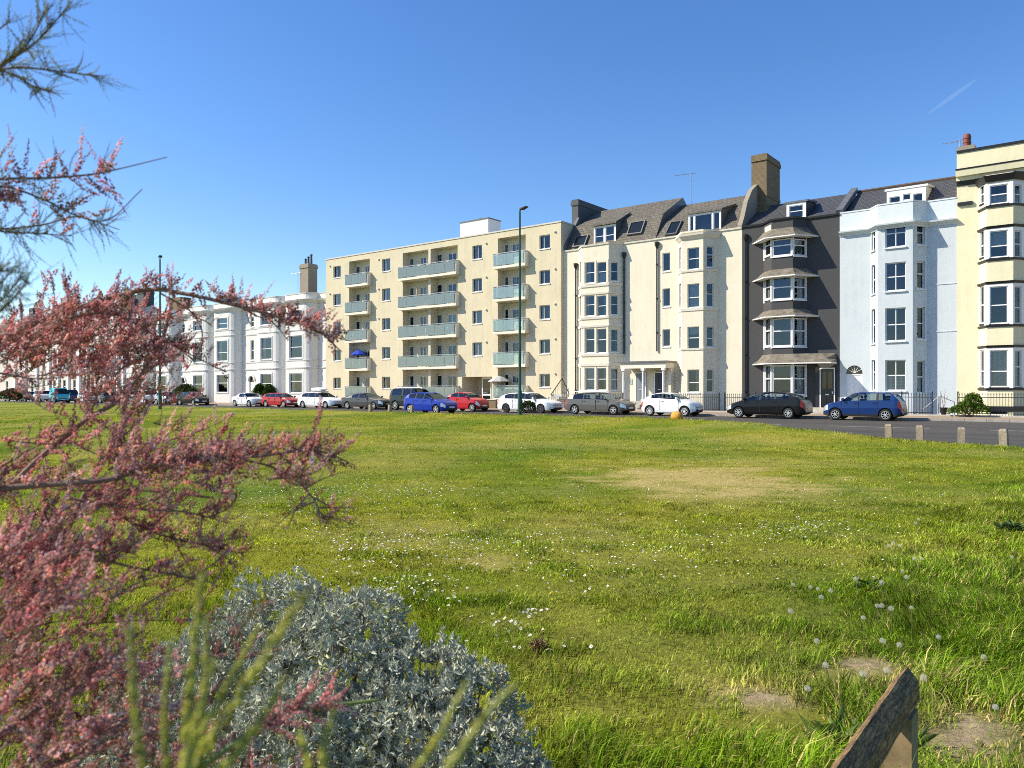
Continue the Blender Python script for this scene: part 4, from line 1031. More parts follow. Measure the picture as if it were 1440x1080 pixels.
M['sea'] = plain('sea_water', (.02, .06, .09), .12, var=.3, scale=.2, bump=.02)
mb = MB(); mb.poly([(-3000, -3000, .02), (3000, -3000, .02), (3000, -32, .02), (-3000, -32, .02)]); tag(mb.build('sea', M['sea']), kind='structure')  # unseen water behind the camera, added so the window panes reflect bluish
# lawn sheet
xs = np.concatenate([np.arange(-260, -70, 4), np.arange(-70, -44, .6), np.arange(-44, 14, .3), np.arange(14, 46, 2.)]); tt = np.linspace(0, 1, 130)**1.0
Xg = np.repeat(xs[:, None], len(tt), 1); Yg = edgeY(Xg)*(1-tt)+(-9)*tt
Zg = lawn_z(Xg, Yg); Zg[:, 0] = -.025
V = np.stack([Xg, Yg, Zg], -1).reshape(-1, 3); n0, n1 = Xg.shape
ii, jj = np.meshgrid(np.arange(n0-1), np.arange(n1-1), indexing='ij'); k = ii*n1+jj
T = np.stack([k, k+1, k+n1+1, k+n1], -1).reshape(-1, 4)[:, ::-1]
xx, yy = V[:, 0], V[:, 1]
def grass_col(x, y, n):
    g = np.array([.150, .250, .012]); ye = np.array([.395, .385, .034]); st = np.array([.54, .43, .15])
    t = np.clip(.5+.55*nz(x, y, .55, 2)+.25*nz(x, y, 3.3, 10)+n, 0, 1)[:, None]; d = np.clip(dry(x, y)*(1+n*2.2)+.05*n, 0, 1)[:, None]
    c = g*(1-t)+ye*t; return c*(1-d)+st*d
so = soil(xx, yy)[:, None]
cl = grass_col(xx, yy, np.zeros_like(xx))*.66*(1-so)*(1+.25*np.clip(dry(xx, yy), 0, 1)[:, None])+np.array([.44, .335, .21])*so
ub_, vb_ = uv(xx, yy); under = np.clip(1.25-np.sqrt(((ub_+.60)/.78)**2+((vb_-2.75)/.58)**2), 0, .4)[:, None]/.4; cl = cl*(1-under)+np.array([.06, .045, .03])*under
m, nt, b = new_mat('lawn_soil'); L = nt.links; at = N(nt, 'ShaderNodeAttribute'); at.attribute_name = 'Col'; tc = N(nt, 'ShaderNodeTexCoord')
n1_ = N(nt, 'ShaderNodeTexNoise', Scale=14.0, Detail=8.0, Roughness=.75); L.new(tc.outputs['Object'], n1_.inputs['Vector'])
cr = N(nt, 'ShaderNodeValToRGB'); cr.color_ramp.elements[0].color = (.55, .55, .55, 1); cr.color_ramp.elements[1].color = (1.35, 1.35, 1.3, 1); cr.color_ramp.elements[0].position = .3; cr.color_ramp.elements[1].position = .7
L.new(n1_.outputs['Fac'], cr.inputs['Fac']); mu = N(nt, 'ShaderNodeMixRGB', blend_type='MULTIPLY'); mu.inputs['Fac'].default_value = 1
L.new(at.outputs['Color'], mu.inputs['Color1']); L.new(cr.outputs['Color'], mu.inputs['Color2']); L.new(mu.outputs['Color'], b.inputs['Base Color']); b.inputs['Roughness'].default_value = .95; b.inputs['Specular IOR Level'].default_value = .1
bp = N(nt, 'ShaderNodeBump', Strength=.9, Distance=.05); L.new(n1_.outputs['Fac'], bp.inputs['Height']); L.new(bp.outputs['Normal'], b.inputs['Normal'])
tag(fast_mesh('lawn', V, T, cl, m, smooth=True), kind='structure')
# ------------------------------------------------------------------ grass blades
M['grass'] = leafy('grass_blades', .6, .38, .12, (1.0, 1.0, .5))
nt = M['grass'].node_tree; L = nt.links                 # clumps of paler and deeper green, from hand-sized to a stride across
tcg = N(nt, 'ShaderNodeTexCoord'); ga = N(nt, 'ShaderNodeTexNoise', Scale=9.0, Detail=3.0, Roughness=.7); gb_ = N(nt, 'ShaderNodeTexNoise', Scale=2.1, Detail=3.0); L.new(tcg.outputs['Object'], ga.inputs['Vector']); L.new(tcg.outputs['Object'], gb_.inputs['Vector'])
gm = N(nt, 'ShaderNodeMath', operation='ADD'); L.new(ga.outputs['Fac'], gm.inputs[0]); L.new(gb_.outputs['Fac'], gm.inputs[1])
gr2 = N(nt, 'ShaderNodeMapRange'); gr2.inputs['From Min'].default_value = .72; gr2.inputs['From Max'].default_value = 1.25; gr2.inputs['To Min'].default_value = .42; gr2.inputs['To Max'].default_value = 1.5; L.new(gm.outputs[0], gr2.inputs['Value'])
gx = N(nt, 'ShaderNodeMixRGB', blend_type='MULTIPLY'); gx.inputs['Fac'].default_value = 1; L.new(gr2.outputs['Result'], gx.inputs['Color2'])
at_ = [n_ for n_ in nt.nodes if n_.bl_idname == 'ShaderNodeAttribute'][0]; tg_ = [l.to_socket for l in nt.links if l.from_node == at_]
for l in [l for l in nt.links if l.from_node == at_]: nt.links.remove(l)
L.new(at_.outputs['Color'], gx.inputs['Color1'])
for s_ in tg_: L.new(gx.outputs['Color'], s_)
BV, BT, BC = [], [], []; boff = 0
def blades(n, v0, v1, hmin, hmax, wid, segs, power=1.0, margin=1.0):
    global boff
    v = np.sqrt(RNG.uniform(v0*v0, v1*v1, n)) if power == 1 else v0+(v1-v0)*RNG.uniform(0, 1, n)**power
    u = RNG.uniform(-1, 1, n)*(.70*v+margin)
    x = C_*u-S_*v; y = S_*u+C_*v
    so = soil(x, y); dr = dry(x, y); ro = rough(x, y); ok = (((u+.60)/.78)**2+((v-2.75)/.58)**2 > 1) & (y < edgeY(x)-.05) & (RNG.uniform(0, 1, n) > so*.72) & (RNG.uniform(0, 1, n) > dr*.25)
    x, y, dr, ro, v, so = x[ok], y[ok], dr[ok], ro[ok], v[ok], so[ok]; n = len(x)
    so2 = soil_near(x, y); tuft = np.clip(nz(x, y, 4.2, 30)+.2*nz(x, y, 11, 6), -.5, 1)
    crest = np.clip(1-np.abs(edgeY(x)-y-1.3)/1.6, 0, 1)
    h = (hmin+(hmax-hmin)*RNG.uniform(0, 1, n)**1.6)*(1+(.75+.5*np.clip((9-v)/5, 0, 1))*np.clip(tuft, -.3, 1))*(1-.5*dr)*(1-.5*so)*(1+1.35*ro*RNG.uniform(.2, 1, n))*(1+1.1*crest)
    near = np.clip((5.2-v)/2.4, 0, 1); nearc = np.clip((10-v)/5.5, 0, 1); h *= (.72+.40*near+.28*np.clip(ro*2, 0, 1))*np.clip(1-1.3*so2, .3, 1)
    z = lawn_z(x, y)-.004
    an = RNG.uniform(0, 6.283, n); ln = RNG.uniform(.25, 1.0, n)*(1+.4*ro)
    # wind and mowing comb neighbouring blades the same way
    la = .9*nz(x, y, 1.3, 14)*3.1+RNG.normal(0, 1.1, n)
    lx, ly = np.cos(la)*ln*h, np.sin(la)*ln*h
    w = wid*RNG.uniform(.7, 1.4, n)*np.minimum(1, h/.03)
    wx, wy = np.cos(an)*w, np.sin(an)*w
    col = grass_col(x, y, RNG.normal(0, .20, n)); fv = np.clip(1.25-v/30, .6, 1); br = (1+fv*(-.65+1.45*RNG.uniform(0, 1, n)**1.25))[:, None]*(1+.18*np.clip(nz(x, y, 2.6, 22), -1, 1))[:, None]; col = col*br
    dead = (RNG.uniform(0, 1, n) < .07+.10*ro+.5*np.clip(so2*1.4, 0, 1))[:, None]; col = np.where(dead, np.array([.48, .38, .15])*br, col)
    gr = np.clip(.45*ro+.55*nearc*(1-dr)+.45*np.clip(tuft, 0, 1), 0, .9)[:, None]; col = np.where(dead, col, col*(1-gr)+np.array([.175, .290, .014])*br*gr)
    P0 = np.stack([x-wx, y-wy, z], -1); P1 = np.stack([x+wx, y+wy, z], -1); tip = np.stack([x+lx, y+ly, z+h*(1-.25*ln)], -1)
    if segs == 1:
        VV = np.stack([P0, P1, tip], 1).reshape(-1, 3); TT = np.arange(n*3).reshape(-1, 3); CC = np.repeat(col, 3, 0)
    else:
        mx_, my_ = x+lx*.38, y+ly*.38; mz = z+h*.62
        P2 = np.stack([mx_-wx*.75, my_-wy*.75, mz], -1); P3 = np.stack([mx_+wx*.75, my_+wy*.75, mz], -1)
        VV = np.stack([P0, P1, P2, P3, tip], 1).reshape(-1, 3); o = np.arange(n)[:, None]*5
        TT = np.concatenate([o+[0, 1, 3], o+[0, 3, 2], o+[2, 3, 4]], 0); CC = np.repeat(col, 5, 0)
    BV.append(VV); BT.append(TT+boff); BC.append(CC); boff += len(VV)
blades(150000, 2.0, 6.0, .028, .075, .0024, 2)
blades(200000, 5.8, 11, .024, .060, .0034, 2)
blades(230000, 10.5, 21, .024, .062, .0058, 1)
blades(210000, 20, 48, .025, .085, .0115, 1)
blades(60000, 34, 95, .04, .10, .026, 1)
tag(fast_mesh('grass', np.concatenate(BV), np.concatenate(BT), np.concatenate(BC), M['grass']), 'seaside lawn of short grass with straw-coloured worn patches', 'grass', kind='stuff')
del BV, BT, BC
# ------------------------------------------------------------------ leaf clouds
LEAF = np.array([[0, 0, 0], [.5, .35, .10], [0, 1, 0], [-.5, .35, .10], [0, .45, -.02]])
LT = np.array([[0, 1, 4], [1, 2, 4], [2, 3, 4], [3, 0, 4]])
def leaves(P, A, L, Wd, col):
    """one folded leaf per row: base P, axis A, length L, width Wd"""
    n = len(P); A = A/np.linalg.norm(A, axis=1, keepdims=True)
    r = RNG.normal(size=(n, 3)); B = np.cross(A, r); B /= np.linalg.norm(B, axis=1, keepdims=True)+1e-9; Cn = np.cross(A, B)
    V = P[:, None, :]+LEAF[None, :, 0:1]*(B*Wd[:, None])[:, None, :]+LEAF[None, :, 1:2]*(A*L[:, None])[:, None, :]+LEAF[None, :, 2:3]*(Cn*L[:, None])[:, None, :]*1.5
    T = (np.arange(n)[:, None, None]*5+LT[None]).reshape(-1, 3)
    return V.reshape(-1, 3), T, np.repeat(col, 5, 0)
M['leaf'] = leafy('leaves', .5, .25, .3, (1, 1, .6)); M['silver'] = leafy('silver_leaves', .65, .12, .2)
M['bark'] = plain('twig_bark', (.24, .15, .11), .9, var=.4, scale=20)
def bush(name, label, cat, loc, lobes, n, ll, lw, c0, c1, group=None, mat='leaf', inner=.55, stems=True):
    t = thing(name, loc, label, cat, group); o = np.array(loc)
    lob = np.array(lobes); vol = lob[:, 3]*lob[:, 4]; idx = RNG.choice(len(lob), n, p=vol/vol.sum())
    dr_ = RNG.normal(size=(n, 3)); dr_ /= np.linalg.norm(dr_, axis=1, keepdims=True); dr_[:, 2] = np.where(dr_[:, 2] < -.3, -dr_[:, 2], dr_[:, 2])
    rr = RNG.uniform(inner, 1.0, n)**.7*(1+.10*np.sin(dr_[:, 0]*9+idx)*np.cos(dr_[:, 1]*8))
    q = lob[idx]; P = o+q[:, :3]+dr_*np.stack([q[:, 3], q[:, 3], q[:, 4]], 1)*rr[:, None]; P[:, 2] = np.maximum(P[:, 2], loc[2]+.02)
    A = dr_+RNG.normal(0, .6, (n, 3)); A[:, 2] += .3
    k = RNG.uniform(0, 1, n)[:, None]; col = (np.array(c0)*(1-k)+np.array(c1)*k)*RNG.uniform(.75, 1.25, n)[:, None]
    V, T, C = leaves(P, A, ll*RNG.uniform(.7, 1.3, n), lw*RNG.uniform(.7, 1.3, n), col)
    fast_mesh('foliage', V, T, C, M[mat], t)
    if stems:
        sb = MB()
        for l in lobes:
            for j in range(5):
                a = random.uniform(0, 6.28); sb.tube([(loc[0]+.02*j, loc[1], loc[2]-.02), (loc[0]+l[0]*.6, loc[1]+l[1]*.6, loc[2]+l[2]*.6), (loc[0]+l[0]+.6*l[3]*math.cos(a), loc[1]+l[1]+.6*l[3]*math.sin(a), loc[2]+l[2]+.3*l[4])], [.02, .014, .006], 5)
        build_each(sb, 'stem', M['bark'], t)
    return t
# ================================================================== STREET FURNITURE
def lamp(px, Y, h, label):
    x = FX(px, Y); t = thing('street_lamp', (x, Y, .05), label, 'street lamp', 'street lamps on the seafront')
    b = MB(); b.lathe([(.19, 0), (.19, .02), (.135, .06), (.13, 1.5), (.085, 1.62), (.08, 1.7)], (0, 0, 0), 14); b.build('lamp_base', M['lampgreen'], t, smooth=40, local=True)
    b = MB(); b.tube([(0, 0, 1.69), (0, 0, h*.5), (0, 0, h-.05)], [.085, .075, .055], 12); b.build('pole', M['lampgreen'], t, smooth=40, local=True)
    b = MB(); b.box(.11, .17, -.03, .03, .55, .95); b.box(.128, .142, -.09, .09, .5, 1.02); b.build('inspection_hatch', M['lampgreen'], t, local=True)
    r = math.radians(-25); dx, dy = math.cos(r), math.sin(r)
    b = MB(); b.tube([(0, 0, h-.1), (.02*dx, .02*dy, h), (.25*dx, .25*dy, h+.05)], .035, 8)
    b.hexa([(.2*dx-.16*dy*-1, .2*dy-.16*dx, h), (.85*dx+.13*dy, .85*dy-.13*dx, h+.04), (.85*dx-.13*dy, .85*dy+.13*dx, h+.04), (.2*dx-.16*dy, .2*dy+.16*dx, h),
            (.2*dx+.1*dy, .2*dy-.1*dx, h+.12), (.8*dx+.08*dy, .8*dy-.08*dx, h+.10), (.8*dx-.08*dy, .8*dy+.08*dx, h+.10), (.2*dx-.1*dy, .2*dy+.1*dx, h+.12)])
    b.build('lamp_head', M['under'], t, local=True)
lamp(731, 35.9, 12.1, 'tall green street lamp standing in front of the flats')
lamp(225, 31.5, 12.2, 'slim street lamp rising behind the pink blossom, before the white terrace')
bl = {1250: 'short square timber bollard closest to the blue car, at the lawn edge', 1294: 'second short timber bollard from the blue car, at the lawn edge', 1352: 'third short timber bollard from the blue car, before a long white dash', 1412: 'short timber bollard fourth and last from the blue car, beside rough grass',
      521: 'low timber bollard beside the dark grey coupe, on the lawn edge', 548: 'low timber bollard between the dark grey coupe and the moving blue car', 579: 'low timber bollard in front of the moving blue car'}
proto = None
for px, lab in bl.items():
    x0 = FX(px, 26); Y = float(edgeY(np.array(FX(px, edgeY(np.array(x0))))))+.15; x = FX(px, Y)
    if proto is None:
        mb = MB(); w = .10
        mb.box(-w, w, -w, w, -.3, .47); mb.hexa([(-w, -w, .4703), (w, -w, .4703), (w, w, .4703), (-w, w, .4703), (-w*.75, -w*.75, .53), (w*.75, -w*.75, .53), (w*.75, w*.75, .53), (-w*.75, w*.75, .53)])
        proto = mb.build('timber_bollard', M['timber']); ob = proto
    else: ob = proto.copy(); COL.objects.link(ob)
    ob.location = (x, Y, -.01 if px > 1000 else .12); ob.rotation_euler = (random.uniform(-.03, .03), random.uniform(-.04, .04), random.uniform(-.2, .2))
    tag(ob, lab, 'bollard', 'timber bollards along the lawn edge')
def railing(x0, x1, Y, z0, h, label, gate=None):
    t = thing('iron_railing', ((x0+x1)/2, Y, z0), label, 'railing'); b = MB(); n = max(2, int((x1-x0)/.14))
    for k in range(n):
        x = x0+(x1-x0)*(k+.5)/n
        b.box(x-.011, x+.011, Y-.011, Y+.011, z0, z0+h); b.lathe([(.012, 0), (.028, .04), (.002, .13)], (x, Y, z0+h+.0), 6)
    b.build('railing_bars', M['black'], t)
    b = MB(); b.box(x0, x1, Y-.018, Y+.018, z0+h-.16, z0+h-.12); b.build('top_rail', M['black'], t)
    b = MB(); b.box(x0, x1, Y-.018, Y+.018, z0+.08, z0+.12); b.build('bottom_rail', M['black'], t)
    for x in (x0, x1):
        b = MB(); b.box(x-.03, x+.03, Y-.03, Y+.03, z0, z0+h+.1); b.lathe([(.035, 0), (.05, .05), (.01, .14)], (x, Y, z0+h+.1), 8); b.build('post', M['black'], t)
YR = 50.75
railing(FX(843, YR), FX(876, YR), YR, .21, 1.05, 'short black iron railing below the two-light cream bay'); railing(FX(952, YR), FX(1012, YR), YR, .21, 1.08, 'black iron railing between white hatchback and black hatchback')
railing(FX(1019, YR), FX(1062, YR), YR, .21, 1.08, 'black iron railing behind the nose of the black hatchback'); railing(FX(1268, YR), FX(1311, YR), YR, .21, 1.15, 'black iron railing in front of the pale blue bay, behind the blue car tail')
railing(FX(1347, YR), FX(1500, YR), YR, .21, 1.15, 'long black iron railing in front of the pale yellow house')
def handrail(label, pts, n=0):
    t = thing('handrail', pts[0], label, 'handrail'); b = MB(); b.tube(pts, .03, 6); b.build('rail', M['steel'], t)
    for p in (pts[0], pts[-1]):
        b = MB(); b.tube([(p[0], p[1], p[2]), (p[0], p[1], p[2]-1.0)], .03, 6); b.build('post', M['steel'], t)
handrail('pale handrail sloping down to the basement of the pale blue house', [(FX(1289, 51.5), 51.5, .15), (FX(1320, 51.2), 51.2, 1.25)]); handrail('dark handrail beside the path between pale blue and yellow houses', [(FX(1322, 51.0), 51.0, 1.3), (FX(1342, 50.9), 50.9, .95)])
# bridge path + white stair of the cream house by the flats
t = thing('entrance_stair', (FX(780, 52), 52, .1), 'white outside stair with peaked black handrails beside the flats', 'stair')
mb = MB(); sx0, sx1 = FX(776, 52.3), FX(795, 52.3)
for k in range(6): mb.box(sx0+.25*k, sx1-.25*k if k else sx1, 51.9+.001*k, 52.95, .1+.2*k, .295+.2*k)
mb.build('steps', M['white'], t)
b = MB(); pk = (FX(790, 51.8), 51.85, 2.6); b.tube([(FX(774, 51.8), 51.85, 1.25), pk], .035, 6); b.tube([pk, (FX(800, 51.8), 51.85, 1.35)], .035, 6)
for k in range(9):
    px = 775+k*3; z = 2.6-abs(790-px)*.085; b.tube([(FX(px, 51.8), 51.85, .1), (FX(px, 51.8), 51.85, z)], .015, 5)
b.build('handrail', M['black'], t)
mb = MB(); mb.box(FX(1320, 51.7), FX(1346, 51.7), 50.9, D-.003, -2.5, .118); tag(mb.build('entrance_path', M['step']), kind='structure')
t = thing('garden_wall', (FX(690, 50.6), 50.6, .1), 'low brown brick wall in front of the flats passage', 'wall'); mb = MB(); mb.box(FX(672, 50.6), FX(698, 50.6), 50.5, 50.72, .1, .8); mb.build('brickwork', M['brick'], t); mb = MB(); mb.box(FX(672, 50.6)-.03, FX(698, 50.6)+.03, 50.46, 50.76, .803, .88); mb.build('coping', M['concrete'], t)
# plant pot by the path
t = thing('plant_pot', (FX(1327, 50.78), 50.78, .21), 'dark plant pot with dead stems by the path of the pale blue house', 'plant pot'); mb = MB(); mb.lathe([(.13, 0), (.2, .34), (.22, .36), (.22, .42), (.17, .42)], (FX(1327, 50.78), 50.78, .21), 12); mb.build('pot', M['blacktrim'], t, smooth=40)
mb = MB()
for k in range(5): a = k*1.3; mb.tube([(FX(1327, 50.78), 50.78, .6), (FX(1327, 50.78)+.2*math.cos(a), 50.78+.1*math.sin(a), 1.3+.1*k)], .01, 4)
build_each(mb, 'stem', M['bark'], t)
# balcony parasols and chairs
def parasol(loc, r, col, label, closed=False):
    t = thing('parasol', loc, label, 'parasol'); b = MB(); b.tube([(0, 0, 0), (0, 0, 1.85)], .02, 6); b.build('pole', M['alu'], t, local=True)
    b = MB()
    if closed: b.lathe([(.03, 1.9), (.05, 1.8), (.11, 1.3), (.13, .95), (.06, .8)], n=9)
    else:
        b.lathe([(.01, 1.95), (r*.5, 1.78), (r, 1.48), (r, 1.40)], n=8)
    b.build('parasol_canopy', plain('parasol_cloth_'+str(len(bpy.data.materials)), col, .9), t, local=True)
parasol((X1(218, DA+.1)+.05, DA+.1, 3.86), .85, (.01, .05, .45), 'blue parasol open on the flats balcony'); parasol((X1(494, DA+.1), DA+.1, 9.63), .2, (.55, .46, .3), 'furled beige parasol on the double balcony', True)
parasol((X1(885, DA-.1), DA-.1, .96), 1.0, (.42, .42, .40), 'grey open parasol on the ground floor terrace of the flats')
chair_mat = plain('white_plastic', (.78, .78, .76), .4)
def chair(loc, rz, label):
    t = thing('patio_chair', loc, label, 'chair', 'white chairs on the flats balconies', rz)
    b = MB(); b.box(-.25, .25, -.24, .24, .40, .44); b.build('seat', chair_mat, t, local=True)
    b = MB(); b.hexa([(-.25, .2, .443), (.25, .2, .443), (.25, .24, .443), (-.25, .24, .443), (-.22, .32, .88), (.22, .32, .88), (.22, .35, .88), (-.22, .35, .88)]); b.build('backrest', chair_mat, t, local=True)
    for sx in (-1, 1):
        for sy in (-1, 1): b = MB(); b.tube([(sx*.23, sy*.22, .4), (sx*.27, sy*.27, 0)], .022, 6); b.build('leg', chair_mat, t, local=True)
        b = MB(); b.box(sx*.27-.025, sx*.27+.025, -.22, .24, .62, .65); b.box(sx*.27-.02, sx*.27+.02, -.22, -.18, .44, .62); b.build('armrest', chair_mat, t, local=True)
for (x, k, rz, lab) in ((528, 4, .4, 'white patio chair on the top double balcony, before the left flat'), (660, 4, -.3, 'white patio chair on the top double balcony, right of its dividing wall'), (640, 3, .5, 'white patio chair on the second double balcony down, right half'), (660, 3, 2.6, 'white patio chair at the right end of the second double balcony down'),
                        (525, 2, .2, 'white patio chair on the middle double balcony'), (505, 1, 1.0, 'white patio chair on the lowest glazed double balcony'), (245, 4, .3, 'white patio chair on the top small balcony next to the white terrace'), (970, 3, .3, 'white patio chair behind the street lamp, second balcony from top'), (975, 2, -.5, 'white patio chair behind the street lamp, third balcony from top'), (240, 1, .5, 'white patio chair under the blue parasol')):
    chair((X1(x, DA+.2), DA+.2, fl_z[k]), rz, lab)
# orange bag at the verge
t = None
b = MB(); x = FX(952, 31.4); yb = 31.4
prof = [(.02, 0), (.2, .0), (.27, .08), (.26, .2), (.2, .31), (.06, .35)]; b.lathe(prof, (0, 0, 0), 10)
for i, v in enumerate(b.v): b.v[i] = (v[0]*1.05*(1+.12*math.sin(i*3.1)), v[1]*.6*(1+.1*math.cos(i*2.3)), .06+v[2]*1.05*(1+.08*math.sin(i*1.7)))
o = b.build('orange_bag', plain('orange_sack', (.60, .29, .03), .7, var=.5, scale=9, bump=.03)); o.location = (x, yb, float(lawn_z(np.array(x), np.array(yb)))-.01); tag(o, 'crumpled orange bag dumped at the far lawn edge before the white hatchback', 'bag')
o.data.polygons.foreach_set('use_smooth', [True]*len(o.data.polygons))
# bushes in the street
bush('clipped_bush', 'clipped dark green bush by the white terrace, the broader of two', 'bush', (FX(364, 52.4), 52.4, .1), [(0, 0, .9, .75, 1.15), (.1, 0, 1.5, .55, .75)], 2600, .16, .09, (.02, .05, .008), (.05, .10, .015))
bush('clipped_bush', 'clipped dark green bush next to the red hatchback, nearer the tall chimney', 'bush', (FX(379, 52.4), 52.4, .1), [(0, 0, .9, .75, 1.0), (0, 0, 1.4, .6, .75)], 2600, .16, .09, (.02, .05, .008), (.05, .10, .015))
bush('dark_bush', 'dark evergreen bush behind the cars by the farther street lamp', 'bush', (FX(262, 51), 51, .1), [(-1.2, 0, 1.0, 1.0, 1.0), (0, 0, 1.1, 1.2, 1.2), (1.3, 0, .9, 1.0, .9)], 3500, .2, .1, (.015, .03, .008), (.04, .07, .012))
bush('dark_bush', 'dark bush on the verge in front of the distant silver cars', 'bush', (FX(22, 37.6), 37.6, 0), [(-1.4, 0, .8, 1.3, .9), (.4, 0, .9, 1.4, 1.0), (1.8, 0, .7, 1.0, .8)], 3500, .22, .11, (.015, .03, .008), (.045, .08, .012))
bush('small_shrub', 'small dark shrub at the foot of the tall green lamp', 'shrub', (FX(743, 35.4), 35.4, .15), [(0, 0, .42, .45, .42)], 1500, .09, .05, (.02, .035, .01), (.06, .08, .02))
bush('leafy_shrub', 'bright leafy shrub growing through the railing of the yellow house', 'shrub', (FX(1361, 50.4), 50.4, .12), [(0, 0, .4, .6, .45), (.25, 0, .8, .45, .5), (-.5, 0, .25, .5, .3), (.6, 0, .35, .45, .35)], 2200, .13, .08, (.05, .10, .012), (.14, .22, .03))
# ================================================================== CARS
PROF = {
 'hatch': dict(top=[(0, .38), (.012, .49), (.05, .55), (.24, .67), (.43, .955), (.52, 1.), (.72, .985), (.87, .93), (.965, .68), (.99, .55), (1, .40)], cowl=.24, rf=.43, rr=.87, rb=.965, win=[(.30, .47), (.485, .66), (.68, .84)], doors=[(.27, .475), (.48, .70)]),
 'mini': dict(top=[(0, .34), (.015, .48), (.05, .575), (.12, .64), (.24, .70), (.34, .845), (.45, .955), (.56, 1.), (.69, .98), (.82, .89), (.92, .745), (.985, .57), (1, .42)], cowl=.235, rf=.44, rr=.80, rb=.93, win=[(.31, .57), (.60, .79)], doors=[(.28, .62)]),
 'estate': dict(top=[(0, .36), (.01, .47), (.05, .54), (.14, .60), (.265, .66), (.43, .955), (.52, 1.), (.76, .96), (.885, .87), (.975, .64), (1, .42)], cowl=.265, rf=.43, rr=.885, rb=.975, win=[(.305, .465), (.48, .655), (.675, .84)], doors=[(.26, .455), (.46, .68)]),
 'mpv': dict(top=[(0, .38), (.012, .5), (.05, .57), (.12, .62), (.235, .68), (.40, .96), (.5, 1.), (.80, .985), (.90, .93), (.975, .66), (1, .42)], cowl=.235, rf=.40, rr=.90, rb=.975, win=[(.28, .46), (.48, .69), (.72, .86)], doors=[(.25, .468), (.473, .71)]),
 'arch': dict(top=[(0, .34), (.01, .45), (.05, .53), (.20, .66), (.42, .96), (.55, 1.), (.70, .975), (.86, .86), (.955, .70), (.99, .58), (1, .40)], cowl=.20, rf=.42, rr=.84, rb=.955, win=[(.26, .44), (.455, .63), (.65, .81)], doors=[(.25, .447), (.452, .66)]),
 'coupe': dict(top=[(0, .40), (.01, .5), (.05, .58), (.30, .69), (.45, .97), (.53, 1.), (.63, .97), (.81, .745), (.965, .71), (.99, .6), (1, .44)], cowl=.30, rf=.45, rr=.63, rb=.81, win=[(.35, .53), (.545, .70)], doors=[(.31, .56)]),
 'saloon': dict(top=[(0, .42), (.01, .52), (.04, .60), (.28, .68), (.42, .97), (.50, 1.), (.66, .98), (.80, .73), (.97, .70), (.99, .6), (1, .44)], cowl=.28, rf=.42, rr=.66, rb=.80, win=[(.32, .47), (.485, .64)], doors=[(.29, .478), (.483, .68)]),
 'suv': dict(top=[(0, .42), (.01, .56), (.04, .60), (.24, .665), (.36, .96), (.42, 1.), (.9, .985), (.955, .94), (.985, .62), (1, .40)], cowl=.24, rf=.36, rr=.955, rb=.985, win=[(.28, .43), (.45, .63), (.66, .90)], doors=[(.25, .44), (.445, .65)]),
 'van': dict(top=[(0, .36), (.01, .46), (.04, .52), (.12, .58), (.27, .95), (.34, 1.), (.9, .995), (.98, .96), (.992, .6), (1, .36)], cowl=.12, rf=.27, rr=.98, rb=.992, win=[(.19, .33)], doors=[(.16, .34)])}
